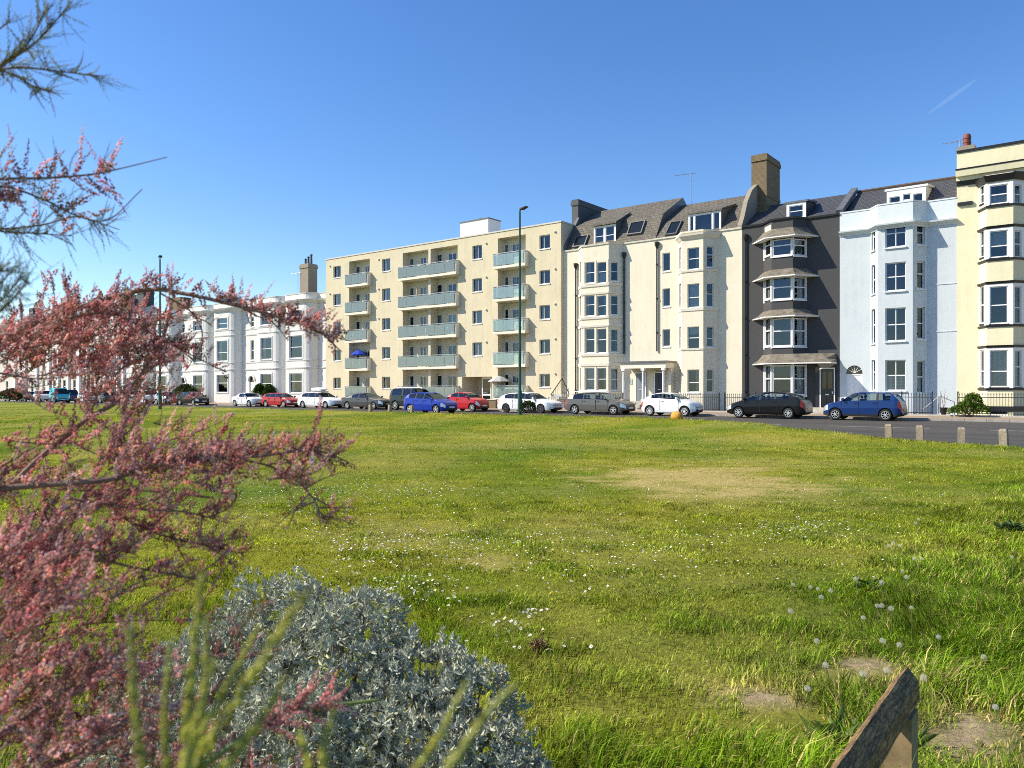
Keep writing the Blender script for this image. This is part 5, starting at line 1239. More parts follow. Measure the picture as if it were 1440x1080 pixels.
def car(kind, L, H, Wd, loc, rz, pm, label, cat='car', rim='rim', wr=.31, zb=.2, group='cars parked along the seafront kerb', spokes=7, roofbox=False, side2=None, trim=None, roofrail=False, name='parked_car', inside=True):
    P = PROF[kind]; t = thing(name, loc, label, cat, group, rz)
    top = np.array(P['top']); tx, tz = top[:, 0], top[:, 1]*H
    xf, xr_ = .175, .805
    if kind == 'mini': xf, xr_ = .17, .815
    ws = [xf, xr_]; Ra = wr+.055
    keys = {0, .004, .012, .03, .05, .08, P['cowl'], P['rf'], P['rr'], P['rb'], .97, .985, .995, 1}
    for a, b in P['win']: keys |= {a, b}
    for a, b in P['doors']: keys |= {a, b}
    for w in ws:
        for k in range(-8, 9): keys.add(w+Ra/L*math.sin(k/8*math.pi/2))
    sts = sorted(keys | set(np.linspace(0, 1, 41)))
    s2 = [sts[0]]
    for s in sts[1:]:
        if s-s2[-1] > .0018: s2.append(s)
        elif any(abs(s-k) < 1e-9 for w in P['win']+P['doors'] for k in w) or s in (P['cowl'], P['rf'], P['rr'], P['rb'], 1): s2[-1] = s
    sts = s2
    def ztop(s): return float(np.mean(np.interp([s-.018, s-.009, s, s+.009, s+.018], tx, tz))) if .03 < s < .97 else float(np.interp(s, tx, tz))
    zbelt0, zbelt1 = float(np.interp(P['cowl'], tx, tz))-.015, float(np.interp(P['rb'], tx, tz))+.045*H
    if kind in ('coupe', 'saloon'): zbelt1 = zbelt0+.03
    rings = []
    for s in sts:
        zt = ztop(s)
        e = 1.0
        if s < .14: e = 1-.30*(1-s/.14)**2.2
        if s > .90: e = 1-.24*((s-.90)/.10)**2.4
        w = Wd/2*e
        zl = zb+(.10*(1-s/.06) if s < .06 else 0)+(.12*(s-.93)/.07 if s > .93 else 0)
        za = zl
        for wx in ws:
            dx = (s-wx)*L
            if abs(dx) < Ra: za = max(za, wr+math.sqrt(Ra*Ra-dx*dx))
        belt = np.interp(s, [P['cowl'], P['rb']], [zbelt0, zbelt1]); 
        if s < P['cowl']: belt = zt-.05
        if s > P['rb']: belt = min(belt, zt-.03)
        belt = min(belt, zt-.025)
        gh = max(0, zt-belt); f = min(1, gh/(.30*H))
        wt = w*(.93-.175*f)
        z2_ = max(zl+.10, za+.004); z3 = max(.62*belt+.02, za+.02, z2_+.01); z3 = min(z3, belt-.03)
        arched = za > zl+1e-6
        fl = .018 if arched else 0
        rings.append([(0, za), (w*.86, za), (w*.965+fl, z2_ if arched else zl+.03), (w*.985+fl*.6, z2_+.02 if arched else zl+.14), (w, z3), (w*.972, belt-.015), (w*.935, belt+.012*f), (wt+.02*f, zt-.055*f-.016), (wt*.86, zt-.014), (0, zt)])
    n = len(rings[0]); full = []
    for r in rings: full.append(r+[(-y, z) for (y, z) in reversed(r[1:-1])])
    nn = len(full[0]); X = [L/2-s*L for s in sts]
    groups = {}
    def add(key, mat, pts, mi=0): groups.setdefault(key, (mat, MB()))[1].poly(pts, mi)
    fside = 0
    for i in range(len(sts)-1):
        sm = (sts[i]+sts[i+1])/2
        for k in range(nn):
            k2 = (k+1) % nn; side = 'r' if k < n-1 else 'l'; kk = k if k < n-1 else nn-1-k    # kk: ring segment index mirrored
            y_ = [full[i][k], full[i][k2], full[i+1][k2], full[i+1][k]]
            pts = [(X[i], -y_[0][0], y_[0][1]), (X[i], -y_[1][0], y_[1][1]), (X[i+1], -y_[2][0], y_[2][1]), (X[i+1], -y_[3][0], y_[3][1])]
            key = ('body', ); mat = pm; mi = 0
            if kk in (0, 1): key = ('underside',); mat = M['under']
            elif kk == 2: mi = 1 if trim else 0
            elif kk in (3, 4, 5):
                for di, (a, b) in enumerate(P['doors']):
                    if a <= sm <= b: key = ('door', side, di)
                if kk == 4 and sm < .075 and sm > .006: key = ('headlight', side); mat = M['headl']
                if kk == 4 and sm > .945: key = ('tail_light', side); mat = M['taill']
                if kk == 5 and sm > .962 and kind not in ('coupe', 'saloon'): key = ('tail_light', side); mat = M['taill']
            elif kk == 6:
                for wi, (a, b) in enumerate(P['win']):
                    if a <= sm <= b: key = ('side_window', side, wi); mat = M['carwin' if inside else 'cglass']
                if key[0] == 'body' and P['win'][0][0] <= sm <= P['win'][-1][1]: mi = 1
            else:
                if P['cowl']+.012 < sm < P['rf']: key = ('windscreen',); mat = M['carwin' if inside else 'cglass']
                elif P['rr'] < sm < P['rb'] and kind != 'van': key = ('rear_window',); mat = M['carwin' if inside else 'cglass']
            if side2 and key[0] in ('body', 'door') and sm < .5 and kind == 'van': mat = side2
            add(key, mat, pts, mi)
    groups['body'] = groups.pop(('body',))
    for end, i in ((0, 0), (1, len(sts)-1)):
        pts = [(X[i], -y, z) for (y, z) in full[i]]
        groups['body'][1].poly(pts if end else list(reversed(pts)))
    bo = groups['body'][1].build('body', [pm, M['under']], t, smooth=38, local=True)
    for key, (mat, g) in groups.items():
        if key == 'body': continue
        if key[0] == 'underside' or key[0] == 'sill_trim': g.build(key[0], mat, bo, local=True, smooth=38); continue
        o = g.build(key[0], mat, t, local=True, smooth=38)
        if key[0] == 'door':
            a, b = P['doors'][key[2]]; sg = -1 if key[1] == 'r' else 1
            zz = zbelt0+(zbelt1-zbelt0)*.4-.13; x = L/2-L*(b-.02)
            yy = sg*(Wd/2*.988)
            h = MB(); h.box(x, x+.16, min(yy, yy+sg*.03), max(yy, yy+sg*.03), zz, zz+.035); h.build('handle', pm, o, local=True)
            g2 = MB()
            for xx_ in (L/2-L*a, L/2-L*b): g2.box(xx_-.006, xx_+.006, min(sg*Wd/2*.95, sg*(Wd/2+.004)), max(sg*Wd/2*.95, sg*(Wd/2+.004)), zb+.16 if min(abs(xx_-(L/2-L*w)) for w in ws) > Ra else .75, zbelt0-.02)
            g2.build('door_seam', M['under'], o, local=True)
    if inside:                                              # trim tub, dashboard and seats behind the glass
        b = MB(); xa, xb = L/2-L*(P['rb']-.03), L/2-L*(P['cowl']+.02); yi = Wd/2*.80; zf = zbelt0-.06
        b.box(xa, xb, -yi, yi, zb+.12, zb+.16)
        for sg in (-1, 1): b.box(xa, xb, min(sg*yi, sg*(yi+.03)), max(sg*yi, sg*(yi+.03)), zb+.12, zf)
        b.hexa([(xb-.05, -yi, zb+.2), (xb+.02, -yi, zb+.2), (xb+.02, yi, zb+.2), (xb-.05, yi, zb+.2), (xb-.30, -yi, zf), (xb+.02, -yi, zf-.02), (xb+.02, yi, zf-.02), (xb-.30, yi, zf)])
        b.build('interior_trim', M['seatcloth'], t, local=True)
        for fx_, ys in ((P['win'][0][1]-.01, (-.36, .36)), (P['win'][-1][0]+.03 if kind != 'mini' else .70, (-.42, 0, .42))):
            for y in ys:
                if kind == 'mini' and y == 0: continue
                x = L/2-L*fx_; s_ = MB(); w2 = .22 if len(ys) == 2 else .18
                s_.hexa([(x-.02, y-w2, .5), (x+.10, y-w2, .5), (x+.10, y+w2, .5), (x-.02, y+w2, .5), (x-.20, y-w2*.85, zbelt0+.12), (x-.11, y-w2*.85, zbelt0+.12), (x-.11, y+w2*.85, zbelt0+.12), (x-.20, y+w2*.85, zbelt0+.12)])
                s_.box(x-.20, x-.12, y-.11, y+.11, zbelt0+.15, zbelt0+.30); s_.box(x-.17, x-.15, y-.05, y+.05, zbelt0+.115, zbelt0+.155)
                s_.build('seat', M['seatcloth'], t, local=True)
    # wheels
    for wx in ws:
        for sg in (-1, 1):
            yo = sg*(Wd/2-.012)
            we = bpy.data.objects.new('wheel', None); COL.objects.link(we); we.parent = t; we.location = (L/2-wx*L, yo, wr); WLOC[we.name] = (0, 0, 0); we.empty_display_size = .1
            tb = MB(); q = -sg
            tb.lathe([(wr*.62, q*.0), (wr*.90, q*.0-.0), (wr*.985, q*.025), (wr, q*.06), (wr, q*.17), (wr*.9, q*.2), (wr*.5, q*.2)], n=28, axis='y'); tb.build('tyre', M['tyre'], we, smooth=40, local=True)
            rb = MB(); rw = wr*.66
            rb.lathe([(rw*1.0, -q*.006), (rw*1.0, q*.012), (rw*.90, q*.012), (rw*.90, -q*.006)], n=28, axis='y')
            yo1, yo2 = sorted((-q*.012, q*.03))
            for k in range(spokes):
                a = 2*math.pi*k/spokes+.3; ca, sa = math.cos(a), math.sin(a); hw = rw*(.15 if spokes <= 5 else .095 if spokes <= 8 else .055)
                p = [(ca*rw*.1-sa*hw, sa*rw*.1+ca*hw), (ca*rw*.95-sa*hw*.8, sa*rw*.95+ca*hw*.8), (ca*rw*.95+sa*hw*.8, sa*rw*.95-ca*hw*.8), (ca*rw*.1+sa*hw, sa*rw*.1-ca*hw)]
                rb.hexa([(u, yo1, v) for u, v in p]+[(u, yo2, v) for u, v in p])
            rb.lathe([(rw*.26, -q*.016), (rw*.26, q*.04)], n=14, axis='y'); rb.build('rim', M[rim], we, smooth=40, local=True)
            db = MB(); db.lathe([(rw*.95, q*.045), (rw*.95, q*.06)], n=20, axis='y'); db.build('brake_disc', M['under'], we, local=True)
    zpl = .48
    fx = L/2
    b = MB(); b.box(fx-.02, fx+.012, -.30*Wd, .30*Wd, .26, .40); b.box(fx-.03, fx+.010, -.24*Wd, .24*Wd, .56, .60); b.build('grille', M['under'], t, local=True)
    b = MB(); b.box(fx+.013, fx+.022, -.26, .26, .41, .52); b.build('number_plate', M['plate'], t, local=True)
    b = MB(); b.box(-fx-.014, -fx+.02, -.26, .26, .52 if kind != 'mini' else .5, .63); b.build('number_plate', M['platey'], t, local=True)
    b = MB(); b.box(-fx-.012, -fx+.04, -.38*Wd, .38*Wd, .32, .40); b.build('bumper_strip', M['under'], t, local=True)
    for sg in (-1, 1):
        b = MB(); x = L/2-L*(P['win'][0][0]-.005); y0 = sg*Wd/2*.93; z = zbelt0+.03
        b.hexa([(x-.05, min(y0, y0+sg*.2), z), (x+.07, min(y0, y0+sg*.2), z+.01), (x+.07, max(y0, y0+sg*.2), z+.01), (x-.05, max(y0, y0+sg*.2), z), (x-.05, min(y0+sg*.03, y0+sg*.2), z+.15), (x+.04, min(y0+sg*.03, y0+sg*.2), z+.14), (x+.04, max(y0+sg*.03, y0+sg*.2), z+.14), (x-.05, max(y0+sg*.03, y0+sg*.2), z+.15)])
        b.build('wing_mirror', pm, t, local=True, bevel=.015)
        if roofrail:
            b = MB(); b.tube([(L/2-L*.46, sg*Wd*.335, H-.02), (L/2-L*.5, sg*Wd*.335, H+.035), (L/2-L*.85, sg*Wd*.335, H+.015), (L/2-L*.89, sg*Wd*.335, H-.05)], .016, 6); b.build('roof_rail', M['alu'], t, local=True)
    if roofbox:
        b = MB(); b.lathe([(.05, -1.0), (.3, -.85), (.36, -.2), (.34, .6), (.12, 1.0)], n=14, axis='y')
        for i, v in enumerate(b.v): b.v[i] = (v[1]-.25, v[0]*1.05, H+.22+v[2]*.5)
        for x in (-.7, .3): b.box(x-.03, x+.03, -.6, .6, H-.03, H+.06)
        b.build('roof_box', pm, t, smooth=50, local=True)
    return t
def park(kind, p0, p1, H, Wd, pm, label, face=1, Y=44.4, Lr=None, **kw):
    x0, x1 = FX(p0+.7, Y), FX(p1-.7, Y+.8); L = x1-x0
    kw.setdefault('inside', p0 > 300)
    if Lr: L = min(max(L, Lr[0]), Lr[1])
    return car(kind, L, H, Wd, ((x0+x1)/2, Y+Wd/2, 0), 0 if face > 0 else math.pi, pm, label, **kw)
pw = paint('white_car_paint', (.80, .80, .79)); ps = paint('silver_paint', (.50, .51, .52), .35); pgrey = paint('grey_metallic', (.135, .128, .118), .3)
pdk = paint('dark_grey_metallic', (.075, .075, .078), .3); pblk = plain('black_car_paint', (.006, .006, .007), .25, spec=.25, coat=.15); pblue = paint('deep_blue_metallic', (.006, .032, .15), .15)
pbright = paint('bright_blue_paint', (.006, .035, .36), .1); pred = paint('red_car_paint', (.48, .012, .025)); pred2 = paint('old_red_paint', (.42, .02, .02)); pgreen = paint('dark_green_car_paint', (.012, .028, .028))
plb = paint('light_blue_silver', (.38, .44, .50), .3); ptq = paint('turquoise_van_paint', (.05, .50, .62)); pnavy = paint('navy_paint', (.012, .03, .12))
park('mpv', 1155, 1273, 1.54, 1.72, pblue, 'blue compact people carrier parked outside the pale blue house', face=-1, spokes=7, trim='under', roofrail=False)
park('arch', 1019, 1138, 1.56, 1.78, pblk, 'black hatchback parked outside the dark grey house', face=-1, spokes=8)
park('mini', 899, 984, 1.50, 1.63, pw, 'small white three-door hatchback parked by the cream porch', rim='rimw', spokes=10, Lr=(3.5, 3.75))
park('estate', 791, 887, 1.52, 1.80, pgrey, 'grey estate car parked outside the cream house with the two-light bay', roofrail=True, spokes=5)
park('estate', 696, 784, 1.50, 1.80, pw, 'white estate car with dark wheels behind the tall green lamp', rim='rimd', spokes=10)
park('mini', 623, 682, 1.50, 1.63, pred, 'small red three-door hatchback parked before the flats', rim='rim', spokes=8)
park('hatch', 564, 635, 1.50, 1.74, pbright, 'bright blue hatchback driving past in front of the dark four-by-four', Y=38.6, name='moving_car', group=None, spokes=5)
park('suv', 544, 612, 1.82, 1.85, pgreen, 'dark green four-by-four with red rear lamps, behind the bright blue hatchback', wr=.37, zb=.32, roofrail=True, Lr=(4.4, 4.7))
park('coupe', 476, 546, 1.42, 1.80, pdk, 'dark grey coupe with black soft top parked before the flats', spokes=5)
park('estate', 415, 477, 1.50, 1.80, pw, 'white estate car with a silver roof box', roofbox=True, spokes=8)
park('hatch', 365, 416, 1.40, 1.66, pred2, 'old red hatchback parked beside the clipped bushes', spokes=8)
park('saloon', 323, 366, 1.40, 1.68, pw, 'old white saloon parked next to the old red hatchback', spokes=8)
park('hatch', 246, 287, 1.48, 1.75, pblk, 'black hatchback half hidden by blossom, near the farther lamp', spokes=8)
park('estate', 215, 245, 1.50, 1.78, ps, 'silver estate car hidden behind the densest blossom', spokes=8)
park('suv', 191, 216, 1.65, 1.82, pw, 'white four-by-four seen between blossom twigs, nearer the lamp', spokes=8)
park('suv', 167, 191, 1.68, 1.82, pw, 'white four-by-four next along toward the turquoise van', spokes=8)
park('hatch', 138, 158, 1.48, 1.75, pdk, 'dark grey hatchback between two white cars far along the row', spokes=8)
park('hatch', 107, 130, 1.46, 1.75, pw, 'white hatchback parked beside the navy and turquoise vehicles', spokes=8)
park('suv', 85, 103, 1.72, 1.82, pnavy, 'navy four-by-four parked behind the turquoise van', spokes=8)
park('van', 67, 88, 1.95, 1.85, ptq, 'turquoise van with pale patterned rear, far along the row', Y=41.8, name='parked_van', cat='van', spokes=6)
park('suv', 45, 67, 1.64, 1.80, pw, 'white four-by-four parked past the turquoise van', spokes=8)
park('saloon', 26, 46, 1.46, 1.75, plb, 'pale blue-silver saloon far along the row', spokes=8)
park('hatch', 4, 22, 1.46, 1.75, ps, 'silver hatchback last in view at the far end of the row', spokes=8)
# ================================================================== NEAR PLANTS
def Wn(px, py, d):                                       # vectorised pixel + depth -> world
    px, py, d = np.asarray(px, float), np.asarray(py, float), np.asarray(d, float)
    u = (px-CX)/F*d; return np.stack([C_*u-S_*d, S_*u+C_*d, HC+(HZ-py)/F*d], -1)
CAMR = np.array([C_, S_, 0]); CAMF = np.array([-S_, C_, 0]); UP = np.array([0, 0, 1.])
def spline(pts, n):
    pts = np.asarray(pts, float); k = len(pts)
    ext = np.vstack([2*pts[0]-pts[1], pts, 2*pts[-1]-pts[-2]]); out = []
    for t in np.linspace(0, k-1-1e-6, n):
        i = int(t); f = t-i; a, b, c, d = ext[i], ext[i+1], ext[i+2], ext[i+3]
        out.append(.5*((2*b)+(-a+c)*f+(2*a-5*b+4*c-d)*f*f+(-a+3*b-3*c+d)*f**3))
    return np.array(out)
OCT = np.array([[1, 0, 0], [-1, 0, 0], [0, 1, 0], [0, -1, 0], [0, 0, 1], [0, 0, -1]], float)
OT = np.array([[0, 2, 4], [2, 1, 4], [1, 3, 4], [3, 0, 4], [2, 0, 5], [1, 2, 5], [3, 1, 5], [0, 3, 5]])
class Rac:                                               # racemes: start, axis, length, radius, colour
    def __init__(s): s.S = []; s.A = []; s.L = []; s.R = []; s.C = []
    def add(s, p, a, l, r, c): s.S.append(p); s.A.append(a); s.L.append(l); s.R.append(r); s.C.append(c)
    def mesh(s, per=1.0):
        S = np.array(s.S); A = np.array(s.A); A /= np.linalg.norm(A, axis=1, keepdims=True); Ln = np.array(s.L); R = np.array(s.R); C = np.array(s.C)
        n = np.maximum(8, (Ln/R*4.6*per)).astype(int); idx = np.repeat(np.arange(len(S)), n); N_ = len(idx)
        first = np.repeat(np.cumsum(n)-n, n); t = (np.arange(N_)-first+RNG.uniform(0, 1, N_))/np.repeat(n, n)
        r0 = RNG.normal(size=(N_, 3)); a = A[idx]; rad = r0-a*(r0*a).sum(1, keepdims=True); rad /= np.linalg.norm(rad, axis=1, keepdims=True)+1e-9
        bri = RNG.uniform(.5, 1.3, len(S)); C = C*bri[:, None]; tap = np.sin(np.clip(.12+t*.95, 0, 1)*math.pi)**.4*(1-.35*t)
        bend = np.repeat(RNG.normal(0, .14, (len(S), 3)), n, 0)*(t*t)[:, None]*Ln[idx][:, None]
        P = S[idx]+a*(t*Ln[idx])[:, None]+bend+rad*(R[idx]*tap*RNG.uniform(.45, 1, N_))[:, None]
        fr = R[idx]*RNG.uniform(.24, .50, N_)*(.5+.5*tap)
        V = P[:, None, :]+OCT[None]*fr[:, None, None]*RNG.uniform(.65, 1.35, (N_, 1, 3)); T = (np.arange(N_)[:, None, None]*6+OT[None]).reshape(-1, 3)
        col = C[idx]*RNG.uniform(.72, 1.28, N_)[:, None]
        lite = (RNG.uniform(0, 1, N_) < .18)[:, None]; col = np.where(lite, np.clip(col*1.35+.05, 0, .8), col)
        return V.reshape(-1, 3), T, np.repeat(col, 6, 0)
PINK = [(.92, .55, .50), (.86, .43, .38), (.95, .68, .62), (.70, .29, .26), (.93, .60, .50), (.88, .48, .46), (.62, .34, .24), (.52, .18, .17)]
OLIVE = [(.20, .19, .06), (.26, .20, .08), (.16, .17, .06)]; SAGE = [(.42, .46, .30), (.34, .40, .27), (.46, .47, .30)]
M['blossom'] = leafy('blossom', .6, .40, .2, (1, .8, .8)); M['twigleaf'] = leafy('scale_leaves', .6, .25, .25)
rc_, gr_ = Rac(), Rac(); tw = MB()
def tubeN(pts, r0, r1, n=5):
    k = len(pts); tw.tube([Vector(p) for p in pts], [r0+(r1-r0)*i/(k-1) for i in range(k)], n)
def unit(v): return v/(np.linalg.norm(v)+1e-9)
def spray(p0, d, L, nr, rl, pink=1.0, up=.8, thin=.0011, droop=.0, rr=.0042):
    d = unit(np.asarray(d, float)); side = unit(RNG.normal(size=3)); side -= d*side.dot(d)
    pts = [p0+d*L*t+side*L*.16*math.sin(t*2.4)*1+UP*(-droop*L*t*t) for t in np.linspace(0, 1, 6)]
    tubeN(pts, thin*1.6, thin*.5)
    pts = np.array(pts)
    for k in range(nr):
        t = (k+RNG.uniform(0, 1))/nr*5*.999; i = int(t); p = pts[i]*(1-(t-i))+pts[i+1]*(t-i); tg = unit(pts[i+1]-pts[i])
        a = unit(tg*.55+UP*up*RNG.uniform(.2, 1.5)+RNG.normal(0, .42, 3)); l = rl*RNG.uniform(.45, 1.25)
        if RNG.uniform() < pink: c = PINK[RNG.integers(len(PINK))]; rc_.add(p, a, l, rr*RNG.uniform(.75, 1.2), c)
        else:
            c = OLIVE[RNG.integers(3)]; gr_.add(p, a, l*1.2, .0020*RNG.uniform(.8, 1.3), c)
    if RNG.uniform() > pink*.8:
        gr_.add(pts[-1], unit(pts[-1]-pts[-2]), L*.3, .0018, OLIVE[RNG.integers(3)])
def branch(pix, r0, r1, nr, rl, up=.9, pink=1.0, side=0, sl=.10, rr=.0054, tipbare=.0, n=26, upf=None, down=.25):
    """main branch traced through (px, py, depth); racemes stand along it, short side sprays leave it"""
    pts = spline([Wn(*q) for q in pix], n); tubeN(pts, r0, r1, 7)
    for k in range(nr):
        t = RNG.uniform(.02, 1-tipbare)*(n-1)*.999; i = int(t); f = t-i; p = pts[i]*(1-f)+pts[i+1]*f; tg = unit(pts[i+1]-pts[i])
        s = 1 if RNG.uniform() > down else -.8
        a = unit(tg*RNG.uniform(.2, .8)+UP*up*s*RNG.uniform(.5, 1.2)+RNG.normal(0, .30, 3)); l = rl*RNG.uniform(.4, 1.3)
        if RNG.uniform() < pink: rc_.add(p, a, l, rr*RNG.uniform(.75, 1.2), PINK[RNG.integers(len(PINK))])
        else: 
            for _ in range(2): gr_.add(p, unit(a+RNG.normal(0, .35, 3)), l*RNG.uniform(.7, 1.4), .0018*RNG.uniform(.7, 1.3), (OLIVE+SAGE)[RNG.integers(6)])
    for k in range(side):
        t = RNG.uniform(.05, .95)*(n-1)*.999; i = int(t); p = pts[i]; tg = unit(pts[i+1]-pts[i])
        spray(p, tg*.8+UP*RNG.uniform(-.5, .9)+RNG.normal(0, .4, 3), sl*RNG.uniform(.6, 1.3), int(10*sl/.1), rl*.8, pink, rr=rr*.95)
    return pts
# big upper arching branch
branch([(-120, 560, 1.5), (20, 470, 1.5), (107, 434, 1.5), (200, 408, 1.48), (259, 413, 1.46), (333, 430, 1.44), (389, 445, 1.42), (426, 456, 1.4), (455, 471, 1.4), (480, 495, 1.38)], .006, .0012, 110, .046, side=9, sl=.06, rr=.0060, tipbare=.06, n=40)
branch([(225, 412, 1.47), (270, 440, 1.5), (285, 480, 1.5), (262, 520, 1.55)], .0018, .0008, 12, .03, pink=.5, side=2, sl=.05)
branch([(333, 430, 1.44), (400, 440, 1.5), (440, 452, 1.52), (462, 478, 1.5)], .002, .001, 16, .03, pink=.6, down=.5)
# second tier
branch([(-60, 520, 1.6), (60, 460, 1.55), (150, 440, 1.5), (215, 470, 1.5), (270, 500, 1.5)], .005, .001, 60, .042, side=16, sl=.11)
branch([(-80, 700, 1.3), (0, 693, 1.35), (55, 645, 1.4), (122, 590, 1.42), (170, 560, 1.45), (222, 490, 1.5), (240, 440, 1.5)], .007, .002, 26, .04, side=10, sl=.10, n=34)
branch([(-40, 830, 1.2), (40, 790, 1.25), (85, 760, 1.3), (122, 690, 1.35), (159, 627, 1.38), (185, 582, 1.4), (205, 545, 1.45)], .006, .0015, 26, .04, side=9, sl=.09, n=30)
# long dark branch reaching over the lawn, its two tips
br4 = branch([(-60, 700, 1.15), (15, 686, 1.18), (148, 675, 1.2), (196, 660, 1.22), (278, 645, 1.24), (370, 641, 1.26), (420, 634, 1.28), (459, 637, 1.3), (500, 655, 1.3)], .0055, .0008, 110, .042, up=.9, side=12, sl=.07, rr=.0056, tipbare=.1, n=44, down=.35)
branch([(278, 645, 1.24), (350, 648, 1.27), (407, 668, 1.3), (440, 700, 1.32), (452, 722, 1.33), (480, 735, 1.33)], .0025, .0007, 36, .035, side=10, sl=.06, rr=.004, down=.5, pink=.7, tipbare=.1)
for a in np.linspace(0, 6.28, 12)[:-1]:
    gr_.add(Wn(463, 731, 1.33), CAMR*math.cos(a)+UP*math.sin(a)+CAMF*.3*math.sin(3*a), .035, .0016, (.05, .045, .02))
branch([(300, 700, 1.3), (200, 690, 1.3), (110, 690, 1.3)], .002, .001, 20, .035, side=6, sl=.08)
branch([(130, 690, 1.25), (170, 725, 1.27), (220, 750, 1.3), (280, 765, 1.3), (315, 770, 1.32)], .003, .001, 30, .036, side=9, sl=.08, down=.4)
branch([(90, 700, 1.2), (190, 715, 1.23), (260, 720, 1.26), (320, 735, 1.28)], .0025, .001, 24, .036, side=8, sl=.07)
branch([(-40, 900, 1.1), (30, 850, 1.12), (110, 790, 1.15), (200, 800, 1.2), (300, 820, 1.25)], .004, .001, 40, .038, side=14, sl=.09)
branch([(-30, 1060, .95), (60, 990, 1.0), (130, 945, 1.0), (172, 915, 1.02), (185, 900, 1.02)], .0045, .0012, 26, .036, side=6, sl=.05, rr=.0042)
# upper left wands: sage twigs, part in bud
branch([(-60, 150, 1.05), (0, 92, 1.05), (40, 60, 1.05), (68, 5, 1.05)], .002, .0008, 26, .045, pink=0, up=.35, side=0)
branch([(-60, 140, 1.05), (10, 88, 1.05), (52, 58, 1.05), (97, 8, 1.05)], .002, .0008, 26, .045, pink=0, up=.35)
branch([(-40, 110, 1.08), (20, 95, 1.08), (80, 100, 1.08), (140, 107, 1.08)], .002, .0008, 34, .04, pink=0, up=.25, down=.5)
branch([(-40, 90, 1.1), (15, 103, 1.1), (45, 120, 1.1), (77, 131, 1.1)], .002, .0008, 22, .035, pink=0, up=.25, down=.5)
branch([(-30, 60, 1.06), (0, 40, 1.06), (14, 28, 1.06)], .0016, .0008, 6, .03, pink=0)
branch([(-60, 262, 1.2), (0, 252, 1.2), (70, 250, 1.2), (130, 245, 1.2), (165, 238, 1.2), (235, 221, 1.2)], .0026, .0007, 44, .060, up=1.1, pink=.66, tipbare=.22, down=.3)
branch([(-60, 280, 1.22), (0, 262, 1.22), (60, 280, 1.22), (100, 300, 1.22), (150, 310, 1.22), (200, 266, 1.2)], .0022, .0007, 44, .050, up=.8, pink=.40, down=.35, tipbare=.2)
branch([(-60, 320, 1.25), (0, 322, 1.25), (60, 316, 1.25), (110, 305, 1.25), (168, 323, 1.25)], .0022, .0007, 44, .050, up=.8, pink=.15, down=.4)
branch([(-40, 310, 1.25), (0, 325, 1.25), (50, 328, 1.25), (100, 332, 1.25)], .002, .0007, 30, .035, pink=.1, down=.5)
branch([(-20, 290, 1.2), (4, 280, 1.2), (20, 285, 1.2)], .003, .001, 14, .03, pink=1)
for q in ((-30, 400, 14, 368), (-30, 420, 20, 378), (-20, 440, 32, 388), (-20, 455, 40, 395)):
    branch([(q[0], q[1], .9), ((q[0]+q[2])/2, (q[1]+q[3])/2+4, .9), (q[2], q[3], .9)], .0016, .0008, 13, .035, pink=0)
for q in ((70, 455, 70, 395), (105, 450, 95, 405), (150, 440, 158, 400), (232, 440, 237, 400), (30, 470, 28, 420)):
    spray(Wn(q[0], q[1], 1.45), Wn(q[2], q[3], 1.45)-Wn(q[0], q[1], 1.45), .07, 6, .035, up=1.2, rr=.0045)
# masses of blossom sprays
def mass(cx, cy, rx, ry, n, d0, d1, dx=1, dy=.3, L=(.08, .2), nr=11, rl=.043, pink=.90, rr=.0060):
    for k in range(int(n*.66)):
        a = RNG.uniform(0, 6.283); r = math.sqrt(RNG.uniform()); d = RNG.uniform(d0, d1)
        p = Wn(cx+rx*r*math.cos(a)-35, cy+ry*r*math.sin(a)+10, d)
        dr = CAMR*dx*RNG.uniform(.4, 1.2)+UP*(dy+RNG.normal(0, .35))+CAMF*RNG.normal(0, .5)
        spray(p, dr, RNG.uniform(*L), nr, rl, pink, rr=rr)
mass(55, 488, 105, 36, 40, 1.3, 1.8, L=(.08, .14)); mass(135, 485, 70, 40, 34, 1.35, 1.8, L=(.08, .14)); mass(185, 515, 42, 42, 24, 1.4, 1.8, pink=.85, L=(.07, .12)); mass(30, 545, 70, 18, 7, 1.3, 1.7); mass(222, 560, 45, 34, 12, 1.5, 1.9, pink=.2, L=(.06, .11))
mass(150, 540, 80, 18, 7, 1.4, 1.8, L=(.06, .12))
mass(310, 650, 140, 22, 26, 1.2, 1.4, L=(.05, .10)); mass(220, 645, 100, 30, 16, 1.2, 1.6); mass(60, 640, 80, 35, 9, 1.2, 1.6)
mass(50, 770, 80, 40, 38, 1.0, 1.5, L=(.07, .14)); mass(215, 735, 70, 30, 6, 1.1, 1.5, pink=.7, L=(.06, .1)); mass(170, 850, 90, 25, 8, 1.1, 1.5, pink=.5, L=(.06, .1))
mass(50, 890, 110, 75, 60, .95, 1.6, pink=.85); mass(110, 1000, 130, 85, 56, .95, 1.6, pink=.72, L=(.07, .14)); mass(40, 1040, 90, 60, 32, .9, 1.3, pink=.8); mass(260, 1045, 70, 45, 9, 1.2, 1.6, pink=.6, dy=.1); mass(90, 1130, 260, 60, 36, .9, 1.5, pink=.7)
mass(330, 870, 40, 60, 8, 1.2, 1.5, pink=.3)
tam = thing('tamarisk_shrub', tuple(Wn(-160, 1300, 1.3)*np.array([1, 1, 0])), 'large tamarisk shrub with feathery dusky pink blossom', 'shrub')
